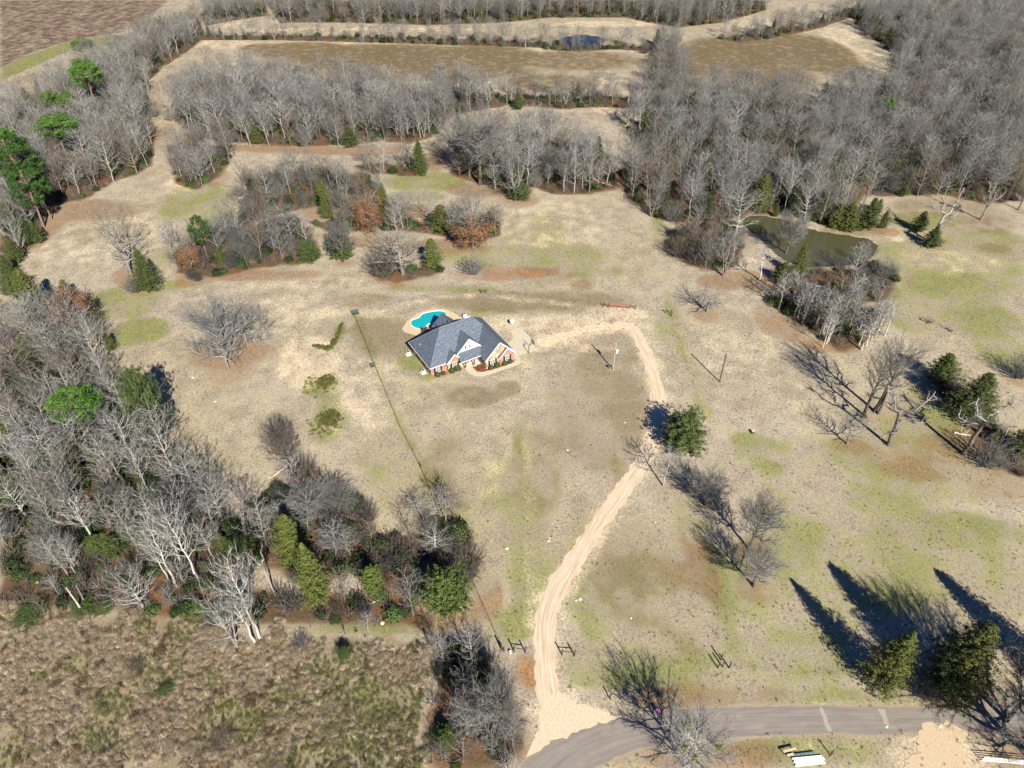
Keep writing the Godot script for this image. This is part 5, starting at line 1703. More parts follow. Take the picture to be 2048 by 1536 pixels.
# ------------------------------------------------------------------ where things stand, in metres from the point below the camera
var WEEDS := [[-47.0,-138.2,2.0,2.4,150],[-43.2,-124.1,2.4,2.8,220],[-48.2,-136.7,4.3,5.2,70],[-44.2,-122.9,4.5,5.3,90],[-47.5,-161.5,0.4,2.9,50],[-47.6,-157.5,0.5,2.4,60],[-48.1,-154.7,0.7,1.8,60],[-49.2,-151.8,1.3,1.1,90],[-51.4,-152.3,1.1,0.9,40],[-52.6,-152.9,0.8,0.7,20]]
const HOUSE_AT := Vector2(-20.54, -140.25)
var TREES := [
	{"kind":"oak","at":Vector2(-73.2,-143.1),"h":19.4,"r":7.9,"tone":0,"label":"large spreading bare oak with a thick pale trunk in the pasture left of the house","v":4},
	{"kind":"oak","at":Vector2(-67.5,-151.8),"h":13.1,"r":5.5,"tone":0,"label":"smaller bare tree with several straight stems just right of the spreading oak","v":5},
	{"kind":"sapling","at":Vector2(-71.1,-153.4),"h":9.8,"r":2.3,"tone":0,"label":"thin bare tree standing between the spreading oak and its smaller neighbour"},
	{"kind":"oak","at":Vector2(-117.4,-189.8),"h":20.8,"r":7.4,"tone":0,"label":"pale bare tree rising behind the dark cedar in the left pasture"},
	{"kind":"cedar","at":Vector2(-107.9,-180.9),"h":14.2,"r":4.7,"tone":1,"label":"dark cedar standing by itself in the left pasture below a bare tree","v":3},
	{"kind":"shrub","at":Vector2(-111.7,-179.9),"h":5.2,"r":4.0,"tone":0,"label":"grey bare shrub at the foot of the lone cedar in the left pasture"},
	{"kind":"holly","at":Vector2(-81.1,-117.0),"h":20.7,"r":4.4,"tone":1,"label":"rounded evergreen tree on a thin dark stem at the pasture edge of the left wood"},
	{"kind":"pine","at":Vector2(-96.3,-117.0),"h":14.5,"r":5.7,"tone":0,"label":"bright green pine with a broad clumped crown amid the pale left wood"},
	{"kind":"brownoak","at":Vector2(-120.0,-160.7),"h":13.1,"r":6.1,"tone":0,"label":"oak still holding copper brown leaves at the edge of the left wood"},
	{"kind":"cedar","at":Vector2(-133.7,-167.0),"h":15.4,"r":5.3,"tone":2,"label":"tall yellow green cedar behind the copper leaved oak at left","v":4},
	{"kind":"cedar","at":Vector2(-129.0,-175.2),"h":7.0,"r":2.5,"tone":0,"label":"small dark blue green cedar behind the copper leaved oak"},
	{"kind":"cedar","at":Vector2(-127.3,-148.2),"h":6.9,"r":3.0,"tone":2,"label":"small yellow green cedar deep in the left wood"},
	{"kind":"pine","at":Vector2(-185.5,-323.4),"h":25.3,"r":7.0,"tone":0,"label":"largest round topped green pine in the upper left wood"},
	{"kind":"pine","at":Vector2(-225.7,-400.4),"h":14.4,"r":5.9,"tone":0,"label":"green pine nearest the pale strip at the top left"},
	{"kind":"pine","at":Vector2(-200.0,-314.7),"h":14.8,"r":4.6,"tone":0,"label":"left one of two small pines side by side in the upper left wood"},
	{"kind":"pine","at":Vector2(-192.2,-314.7),"h":14.4,"r":4.6,"tone":0,"label":"right one of two small pines side by side in the upper left wood"},
	{"kind":"pine","at":Vector2(-176.6,-274.8),"h":18.8,"r":8.4,"tone":0,"label":"wide flat topped pine below the pair in the upper left wood"},
	{"kind":"pine","at":Vector2(-170.6,-237.8),"h":25.4,"r":7.2,"tone":1,"label":"tall dark green pine at the left edge of the picture","v":4},
	{"kind":"pine","at":Vector2(-159.3,-220.0),"h":21.8,"r":5.6,"tone":1,"label":"lower dark green pine leaning out over the tan pasture strip at left","v":4},
	{"kind":"cedar","at":Vector2(-158.3,-208.4),"h":9.4,"r":3.7,"tone":1,"label":"cedar low at the wood edge beside the tan pasture strip"},
	{"kind":"cedar","at":Vector2(-156.0,-197.0),"h":8.8,"r":3.1,"tone":1,"label":"dark cedar lowest along the wood edge beside the tan strip"},
	{"kind":"pine","at":Vector2(-96.8,-199.5),"h":14.9,"r":3.5,"tone":1,"label":"slim dark pine at the left end of the central thicket","v":4},
	{"kind":"brownoak","at":Vector2(-98.4,-190.7),"h":10.7,"r":3.4,"tone":0,"label":"low bush with rusty leaves beside the slim pine of the central thicket"},
	{"kind":"cedar","at":Vector2(-67.1,-291.6),"h":8.8,"r":4.6,"tone":1,"label":"dark cedar at the lower edge of the long north wood"},
	{"kind":"cedar","at":Vector2(-35.6,-264.6),"h":13.5,"r":4.1,"tone":1,"label":"slender dark cedar beside the grassy gap in the centre woods","v":3},
	{"kind":"cedar","at":Vector2(-64.0,-226.8),"h":14.0,"r":3.1,"tone":2,"label":"narrow yellow green cedar in the middle of the central thicket","v":4},
	{"kind":"cedar","at":Vector2(-44.3,-228.3),"h":12.4,"r":3.1,"tone":2,"label":"yellow topped cedar right of the copper leaved bush in the thicket","v":3},
	{"kind":"brownoak","at":Vector2(-48.0,-216.8),"h":13.1,"r":5.2,"tone":0,"label":"round copper leaved oak in the middle of the central thicket"},
	{"kind":"cedar","at":Vector2(-23.7,-217.7),"h":9.4,"r":5.3,"tone":0,"label":"wide dark cedar at the right part of the central thicket"},
	{"kind":"brownoak","at":Vector2(-12.7,-206.6),"h":10.5,"r":6.4,"tone":0,"label":"low copper leaved oak at the right end of the central thicket"},
	{"kind":"oak","at":Vector2(-12.7,-214.7),"h":15.4,"r":6.5,"tone":0,"label":"pale bare tree rising out of the low copper leaved oak"},
	{"kind":"cedar","at":Vector2(-24.9,-194.5),"h":9.5,"r":4.2,"tone":2,"label":"bushy cedar at the right end of the small clump above the pool"},
	{"kind":"holly","at":Vector2(-64.2,-197.8),"h":7.0,"r":3.5,"tone":1,"label":"low green bush along the front edge of the central thicket"},
	{"kind":"holly","at":Vector2(-54.0,-199.2),"h":8.3,"r":4.4,"tone":1,"label":"isolated low cedar bush under a bare tree below the thicket"},
	{"kind":"oak","at":Vector2(-53.4,-197.0),"h":11.8,"r":4.3,"tone":0,"label":"small bare tree growing out of the low cedar bush below the thicket","v":7},
	{"kind":"oak","at":Vector2(-33.6,-189.8),"h":14.2,"r":9.2,"tone":0,"label":"pale many stemmed bare tree in the small clump above the pool"},
	{"kind":"shrub","at":Vector2(-39.9,-190.0),"h":8.8,"r":6.8,"tone":2,"label":"maroon brown bare shrub at the left end of the clump above the pool"},
	{"kind":"shrub","at":Vector2(-12.1,-189.9),"h":6.3,"r":4.4,"tone":1,"label":"single pale bare shrub standing right of the clump above the pool"},
	{"kind":"holly","at":Vector2(2.9,-243.0),"h":5.2,"r":4.5,"tone":1,"label":"low green bush at the foot of the grey tree north of the bare pasture"},
	{"kind":"oak","at":Vector2(-12.1,-254.7),"h":24.9,"r":11.2,"tone":1,"label":"big whitish oak with a round crown in the north clump","v":8},
	{"kind":"oak","at":Vector2(1.1,-241.9),"h":17.1,"r":9.1,"tone":0,"label":"grey low branched oak above the green bush of the north clump"},
	{"kind":"cedar","at":Vector2(-23.7,-310.5),"h":7.5,"r":2.6,"tone":1,"label":"small dark cedar in the gap north of the big whitish oak"},
	{"kind":"cedar","at":Vector2(2.8,-335.9),"h":8.1,"r":3.2,"tone":1,"label":"small dark cedar on the tan strip behind the north clump"},
	{"kind":"cedar","at":Vector2(-110.1,-382.8),"h":6.3,"r":3.1,"tone":1,"label":"left one of two small cedars at the back of the north wood"},
	{"kind":"cedar","at":Vector2(-102.2,-381.3),"h":5.3,"r":3.3,"tone":1,"label":"right one of two small cedars at the back of the north wood"},
	{"kind":"snag","at":Vector2(51.3,-315.9),"h":15.5,"r":6.2,"tone":1,"label":"crooked whitish half dead tree beside the far tan clearing"},
	{"kind":"cedar","at":Vector2(82.1,-326.8),"h":10.4,"r":7.2,"tone":1,"label":"dark cedar by the narrow tree line left of the large right wood"},
	{"kind":"pine","at":Vector2(160.8,-311.1),"h":13.7,"r":3.9,"tone":0,"label":"single bright green pine in the middle of the large right wood"},
	{"kind":"cedar","at":Vector2(70.6,-246.9),"h":13.8,"r":3.9,"tone":1,"label":"dark cedar left of the pale trees at the west of the pond","v":3},
	{"kind":"cedar","at":Vector2(77.4,-248.9),"h":12.3,"r":3.1,"tone":1,"label":"narrow dark cedar between pale trees at the west of the pond","v":4},
	{"kind":"cedar","at":Vector2(87.8,-233.7),"h":13.5,"r":5.6,"tone":2,"label":"bright yellow green cedar at the pond's north west corner","v":3},
	{"kind":"cedar","at":Vector2(98.4,-230.2),"h":12.3,"r":3.8,"tone":1,"label":"dark cedar behind the north bank of the pond","v":4},
	{"kind":"cedar","at":Vector2(105.6,-225.5),"h":11.6,"r":4.6,"tone":1,"label":"broad dark cedar on the north bank of the pond","v":3},
	{"kind":"cedar","at":Vector2(109.7,-219.5),"h":8.9,"r":3.2,"tone":2,"label":"small cedar at the water's edge in the middle of the north bank"},
	{"kind":"cedar","at":Vector2(112.9,-217.8),"h":10.6,"r":3.9,"tone":2,"label":"yellow green cedar at the water's edge on the north bank"},
	{"kind":"cedar","at":Vector2(120.8,-220.1),"h":10.6,"r":4.2,"tone":1,"label":"rightmost cedar on the north bank of the pond"},
	{"kind":"cedar","at":Vector2(150.6,-266.4),"h":6.4,"r":2.9,"tone":1,"label":"small dark cedar along the lower part of the large right wood"},
	{"kind":"bare","at":Vector2(81.2,-248.6),"h":16.4,"r":4.3,"tone":1,"label":"white barked bare tree left of the bright cedar by the pond"},
	{"kind":"bare","at":Vector2(86.2,-250.3),"h":17.3,"r":4.7,"tone":1,"label":"second white barked bare tree left of the bright cedar by the pond"},
	{"kind":"oak","at":Vector2(97.8,-236.2),"h":16.1,"r":5.4,"tone":1,"label":"forked white tree leaning on the pond's north shore"},
	{"kind":"oak","at":Vector2(107.9,-245.2),"h":20.4,"r":6.4,"tone":1,"label":"tall pale bare tree with a fan shaped crown behind the pond","v":7},
	{"kind":"bare","at":Vector2(119.8,-237.8),"h":20.0,"r":4.7,"tone":1,"label":"pale bare tree behind the middle of the pond's north bank"},
	{"kind":"bare","at":Vector2(133.3,-248.6),"h":10.2,"r":3.7,"tone":1,"label":"small white bare tree at the right end of the pond wood"},
	{"kind":"oak","at":Vector2(74.2,-212.6),"h":16.4,"r":8.0,"tone":1,"label":"large pale bare tree on the bank west of the pond"},
	{"kind":"oak","at":Vector2(64.8,-188.6),"h":15.1,"r":6.1,"tone":0,"label":"bare tree with a curved trunk at the tan pasture edge west of the pond"},
	{"kind":"sapling","at":Vector2(75.3,-186.3),"h":9.8,"r":3.3,"tone":1,"label":"slim leaning bare tree south west of the pond"},
	{"kind":"oak","at":Vector2(88.3,-203.0),"h":13.8,"r":5.2,"tone":1,"label":"white bare tree standing before the brown water of the pond","v":7},
	{"kind":"cedar","at":Vector2(81.4,-185.0),"h":6.8,"r":3.6,"tone":1,"label":"dark cedar at the south west corner of the pond"},
	{"kind":"cedar","at":Vector2(87.0,-187.8),"h":11.9,"r":3.2,"tone":2,"label":"taller yellow green cedar at the south west corner of the pond","v":3},
	{"kind":"bare","at":Vector2(105.1,-189.8),"h":9.7,"r":3.5,"tone":1,"label":"small bare tree on the south shore of the pond"},
	{"kind":"shrub","at":Vector2(113.5,-188.5),"h":6.3,"r":4.6,"tone":0,"label":"bushy grey shrub at the south east corner of the pond"},
	{"kind":"shrub","at":Vector2(52.5,-200.8),"h":7.3,"r":4.8,"tone":2,"label":"maroon bare shrub at the left of the thicket west of the pond"},
	{"kind":"shrub","at":Vector2(57.9,-196.6),"h":8.0,"r":5.5,"tone":2,"label":"wide maroon bare shrub in the thicket west of the pond"},
	{"kind":"cedar","at":Vector2(137.2,-217.4),"h":7.2,"r":3.4,"tone":0,"label":"dark cedar left of the dead white tree east of the pond"},
	{"kind":"cedar","at":Vector2(136.6,-206.9),"h":7.5,"r":3.9,"tone":1,"label":"dark bushy cedar under the dead white tree east of the pond"},
	{"kind":"snag","at":Vector2(138.2,-209.9),"h":17.6,"r":6.9,"tone":1,"label":"dead white tree with broken limbs rising from cedars east of the pond"},
	{"kind":"snag","at":Vector2(162.5,-225.5),"h":14.2,"r":4.7,"tone":1,"label":"forked dead tree at the right, east of the pond"},
	{"kind":"snag","at":Vector2(179.5,-233.1),"h":9.0,"r":3.9,"tone":1,"label":"dead grey tree at the right edge above the green pasture"},
	{"kind":"oak","at":Vector2(55.8,-169.3),"h":6.7,"r":6.4,"tone":0,"label":"low spreading bare tree alone on the pasture right of the red gate"},
	{"kind":"bare","at":Vector2(84.0,-125.5),"h":18.3,"r":3.9,"tone":0,"label":"tall dark trunked bare tree at the left of the right hand group","v":7},
	{"kind":"bare","at":Vector2(87.1,-126.9),"h":19.4,"r":5.1,"tone":0,"label":"tallest bare tree in the right hand group","v":6},
	{"kind":"stub","at":Vector2(87.7,-125.9),"h":11.8,"r":1.0,"tone":0,"label":"leaning bare dead pole in the right hand group of trees"},
	{"kind":"snag","at":Vector2(85.8,-115.4),"h":16.8,"r":6.8,"tone":0,"label":"thick dead tree with bleached broken limbs in the right hand group","v":0},
	{"kind":"oak","at":Vector2(76.5,-115.7),"h":8.2,"r":3.7,"tone":0,"label":"small bare tree at the front left of the right hand group"},
	{"kind":"snag","at":Vector2(101.5,-112.5),"h":18.1,"r":6.8,"tone":0,"label":"thick dead tree with one long bleached limb at far right","v":0},
	{"kind":"cedar","at":Vector2(107.5,-137.9),"h":8.8,"r":4.6,"tone":1,"label":"dark cedar at the left of the right hand evergreens"},
	{"kind":"shrub","at":Vector2(108.2,-133.4),"h":5.1,"r":5.3,"tone":2,"label":"brown bare bushy tree between the two right hand cedars"},
	{"kind":"cedar","at":Vector2(108.4,-124.8),"h":13.4,"r":6.1,"tone":1,"label":"largest dark cedar of the right hand evergreens","v":4},
	{"kind":"shrub","at":Vector2(105.0,-109.4),"h":7.6,"r":5.5,"tone":0,"label":"grey tangled bare tree right of the dead tree at far right"},
	{"kind":"cedar","at":Vector2(113.9,-113.4),"h":7.6,"r":3.4,"tone":1,"label":"dark cedar cut by the right edge of the picture"},
	{"kind":"shrub","at":Vector2(128.5,-139.8),"h":7.1,"r":4.8,"tone":0,"label":"pale bushy tree cut by the right edge above the cedars"},
	{"kind":"shrub","at":Vector2(98.8,-161.7),"h":5.0,"r":3.9,"tone":0,"label":"dark grey bare shrub right of the thin sapling grove"},
	{"kind":"sapling","at":Vector2(93.0,-151.2),"h":8.9,"r":3.6,"tone":0,"label":"bare tree at the right end of the thin sapling grove"},
	{"kind":"holly","at":Vector2(39.0,-115.1),"h":9.1,"r":6.0,"tone":0,"label":"rounded dark green tree at the bend of the dirt drive"},
	{"kind":"bare","at":Vector2(32.4,-103.0),"h":9.3,"r":3.3,"tone":1,"label":"grey bare tree nearest the dirt drive below the round green tree"},
	{"kind":"oak","at":Vector2(40.1,-98.0),"h":7.6,"r":4.2,"tone":0,"label":"bare tree in the row below the round green tree, second from the drive","v":8},
	{"kind":"oak","at":Vector2(46.6,-86.5),"h":12.9,"r":4.5,"tone":0,"label":"third bare tree from the drive in the sloping row","v":7},
	{"kind":"oak","at":Vector2(45.4,-78.0),"h":9.2,"r":4.4,"tone":1,"label":"lowest bare tree of the sloping row right of the drive","v":8},
	{"kind":"cedar","at":Vector2(61.6,-58.9),"h":16.2,"r":4.6,"tone":2,"label":"large yellow green cedar above the paved road at lower right","v":3},
	{"kind":"cedar","at":Vector2(71.8,-58.4),"h":19.2,"r":6.1,"tone":0,"label":"big dark green tree above the paved road right of the large cedar","v":4},
	{"kind":"shrub","at":Vector2(68.2,-56.7),"h":5.0,"r":2.9,"tone":0,"label":"brown bare shrub between the two big evergreens by the road"},
	{"kind":"oak","at":Vector2(79.5,-53.0),"h":17.1,"r":5.6,"tone":0,"label":"grey bare tree right of the big evergreens at the lower right edge","v":8},
	{"kind":"oak","at":Vector2(81.9,-43.4),"h":19.0,"r":11.3,"tone":0,"label":"tall bare tree beyond the lower right corner, its shadow lying across the road","v":7},
	{"kind":"cedar","at":Vector2(90.6,-59.5),"h":17.2,"r":5.4,"tone":1,"label":"cedar beyond the right edge whose dark shadow falls on the pasture","v":4},
	{"kind":"oak","at":Vector2(26.7,-45.2),"h":12.0,"r":6.3,"tone":1,"label":"pale grey bare tree with green mistletoe leaning over the paved road","v":6},
	{"kind":"bare","at":Vector2(-6.7,-61.6),"h":12.1,"r":2.7,"tone":1,"label":"whitish bare tree beside the left gate brace"},
	{"kind":"oak","at":Vector2(-1.9,-51.5),"h":11.3,"r":4.8,"tone":1,"label":"grey bare tree with fan shaped crown left of the drive entrance","v":7},
	{"kind":"oak","at":Vector2(-7.1,-50.8),"h":9.0,"r":3.2,"tone":1,"label":"smaller grey bare tree left of the fan shaped one near the drive entrance","v":6},
	{"kind":"holly","at":Vector2(-10.1,-49.6),"h":3.4,"r":1.9,"tone":2,"label":"bright green bush at the bottom among the roadside thicket"},
	{"kind":"holly","at":Vector2(-10.2,-64.9),"h":2.2,"r":1.3,"tone":2,"label":"small bright green bush beside the whitish bare tree"},
	{"kind":"holly","at":Vector2(-12.0,-73.5),"h":9.5,"r":4.7,"tone":2,"label":"dense rounded green juniper at the lower end of the left woods"},
	{"kind":"holly","at":Vector2(-25.6,-76.6),"h":7.7,"r":2.1,"tone":3,"label":"small yellow green bush in the brown thicket left of the juniper"},
	{"kind":"cedar","at":Vector2(-35.9,-75.1),"h":16.9,"r":3.6,"tone":3,"label":"yellow green cedar, lower one of two in the left thicket","v":3},
	{"kind":"cedar","at":Vector2(-42.0,-84.3),"h":13.1,"r":3.8,"tone":3,"label":"yellow green cedar, upper one of two in the left thicket","v":4},
	{"kind":"snag","at":Vector2(-44.6,-76.9),"h":14.7,"r":2.6,"tone":2,"label":"broken orange brown snag below the left woods"},
	{"kind":"snag","at":Vector2(-52.2,-87.5),"h":8.9,"r":2.0,"tone":1,"label":"pale broken snag standing in the left woods"},
	{"kind":"bare","at":Vector2(-44.5,-67.4),"h":21.9,"r":3.7,"tone":1,"label":"right one of three white trunks at the brushy field","v":8},
	{"kind":"bare","at":Vector2(-45.2,-66.7),"h":14.5,"r":3.5,"tone":1,"label":"middle one of three white trunks at the brushy field","v":9},
	{"kind":"oak","at":Vector2(-47.9,-65.6),"h":16.6,"r":4.8,"tone":1,"label":"left one of three white trunks at the brushy field, curved"},
	{"kind":"bare","at":Vector2(-63.1,-78.0),"h":19.8,"r":3.3,"tone":1,"label":"tall straight white trunk at the lower left, front of its group","v":9},
	{"kind":"bare","at":Vector2(-64.9,-79.3),"h":13.4,"r":2.4,"tone":1,"label":"thin white trunk left of the tall straight one at lower left","v":8},
	{"kind":"bare","at":Vector2(-59.0,-79.1),"h":21.2,"r":3.6,"tone":1,"label":"tall straight white trunk at the lower left, right of its group","v":9},
	{"kind":"bare","at":Vector2(-63.4,-82.5),"h":17.2,"r":2.9,"tone":1,"label":"tall white trunk at the lower left, rear of its group","v":8},
	{"kind":"oak","at":Vector2(-67.2,-73.3),"h":9.6,"r":5.0,"tone":1,"label":"wide pale bare tree above the brushy field at lower left"},
	{"kind":"stub","at":Vector2(-77.9,-72.5),"h":8.1,"r":0.6,"tone":1,"label":"white leaning dead stump above the brushy field"},
	{"kind":"stub","at":Vector2(-78.0,-74.0),"h":6.0,"r":0.6,"tone":0,"label":"black dead stump beside the white leaning one"},
	{"kind":"bare","at":Vector2(-83.1,-88.2),"h":11.7,"r":3.5,"tone":1,"label":"white bare tree in the thin wood at the left edge","v":8},
	{"kind":"bare","at":Vector2(-57.2,-83.0),"h":11.1,"r":2.9,"tone":1,"label":"white bare tree right of the tall trunks in the left woods"},
	{"kind":"oak","at":Vector2(-40.1,-93.7),"h":8.7,"r":4.9,"tone":1,"label":"whitish fan crowned tree at the pasture edge of the lower left woods","v":7},
	{"kind":"oak","at":Vector2(-35.4,-94.4),"h":7.4,"r":4.3,"tone":0,"label":"grey tree beside the whitish fan crowned one at the pasture edge","v":8},
	{"kind":"bare","at":Vector2(-34.3,-84.7),"h":10.1,"r":3.1,"tone":0,"label":"bare tree in the middle of the lower left woods"},
	{"kind":"bare","at":Vector2(-31.7,-85.1),"h":7.8,"r":2.7,"tone":0,"label":"thin bare tree right of the middle of the lower left woods"},
	{"kind":"oak","at":Vector2(-15.1,-86.5),"h":4.6,"r":4.5,"tone":1,"label":"low whitish tree with sideways limbs above the green juniper"},
	{"kind":"shrub","at":Vector2(-23.0,-84.4),"h":3.4,"r":4.8,"tone":2,"label":"pinkish brown bare shrub left of the green juniper"},
	{"kind":"shrub","at":Vector2(-8.8,-82.1),"h":3.6,"r":5.2,"tone":2,"label":"reddish brown bare shrub right of the green juniper"},
	{"kind":"bare","at":Vector2(-17.9,-71.9),"h":12.4,"r":2.7,"tone":0,"label":"bare tree just left of the green juniper"},
	{"kind":"oak","at":Vector2(-49.1,-108.0),"h":11.4,"r":3.9,"tone":2,"label":"brown twiggy tree at the tip of the lower left woods","v":7},
	{"kind":"shrub","at":Vector2(-45.3,-106.4),"h":4.9,"r":3.8,"tone":2,"label":"brown heap of brush under the twiggy tree at the woods tip"},
	{"kind":"bare","at":Vector2(-13.7,-93.1),"h":7.7,"r":3.6,"tone":0,"label":"dark bare tree at the pasture edge above the juniper"},
	{"kind":"bare","at":Vector2(-18.3,-93.7),"h":6.1,"r":2.9,"tone":0,"label":"dark bare tree left of the pasture edge above the juniper"},
	{"kind":"pine","at":Vector2(-183.8,-253.8),"h":21.3,"r":6.0,"tone":0,"label":"green pine at the very left edge above the tall dark one"},
	{"kind":"pine","at":Vector2(-159.4,-225.5),"h":16.2,"r":4.2,"tone":1,"label":"rounded green pine at the wood edge beside the tan strip"},
	{"kind":"cedar","at":Vector2(-167.0,-217.4),"h":11.3,"r":4.7,"tone":1,"label":"dense dark evergreen at the left edge between two pines","v":3},
	{"kind":"cedar","at":Vector2(-155.7,-209.8),"h":8.1,"r":3.3,"tone":1,"label":"small dark cedar leaning over the tan strip at left"},
	{"kind":"cedar","at":Vector2(-152.5,-186.8),"h":8.5,"r":3.3,"tone":1,"label":"dark evergreen at the left edge where the tan strip ends"},
	{"kind":"holly","at":Vector2(-145.9,-178.2),"h":6.7,"r":4.4,"tone":0,"label":"dark bushy evergreen left of the yellow green cedar at left"},
	{"kind":"holly","at":Vector2(-87.0,-72.0),"h":2.1,"r":3.0,"tone":1,"label":"low dark green bush at the left end of the rough field edge"},
	{"kind":"holly","at":Vector2(-78.2,-73.3),"h":1.9,"r":2.7,"tone":1,"label":"low dark green bush at the foot of the white leaning stump"},
	{"kind":"holly","at":Vector2(-74.4,-72.9),"h":1.5,"r":1.8,"tone":0,"label":"low green bush right of the white leaning stump"},
	{"kind":"holly","at":Vector2(-28.7,-64.0),"h":2.6,"r":1.3,"tone":1,"label":"small green bush inside the rough field near its top edge"},
	{"kind":"holly","at":Vector2(-57.4,-57.7),"h":1.2,"r":1.6,"tone":1,"label":"small green bush in the middle of the rough field"},
	{"kind":"shrub","at":Vector2(-53.7,-69.6),"h":2.5,"r":1.8,"tone":2,"label":"brown bare bush at the rough field edge left of the white trunks"},
	{"kind":"shrub","at":Vector2(-64.1,-62.0),"h":1.5,"r":2.1,"tone":2,"label":"dark brown bramble heap in the upper rough field"},
	{"kind":"shrub","at":Vector2(-36.9,-66.2),"h":2.1,"r":2.2,"tone":0,"label":"grey bare bush at the rough field edge right of the white trunks"},
	{"kind":"shrub","at":Vector2(-45.7,-49.4),"h":1.6,"r":2.3,"tone":2,"label":"dark brown bramble heap in the lower rough field"},
	{"kind":"holly","at":Vector2(-53.0,-86.0),"h":3.8,"r":2.9,"tone":1,"label":"green bush under the trees above the three white trunks"},
	{"kind":"holly","at":Vector2(-77.0,-89.5),"h":3.1,"r":3.0,"tone":0,"label":"bright green bush under the tall white trunks at lower left"},
	{"kind":"holly","at":Vector2(-81.5,-86.4),"h":3.5,"r":2.0,"tone":2,"label":"small light green bush in the thin wood at lower left"},
	{"kind":"cedar","at":Vector2(-102.4,-99.8),"h":7.8,"r":3.7,"tone":1,"label":"dark green cedar amid pale trees at the left edge"},
	{"kind":"cedar","at":Vector2(-92.2,-103.0),"h":9.4,"r":3.2,"tone":1,"label":"dark green cedar deep in the left wood below the bright pine"}]
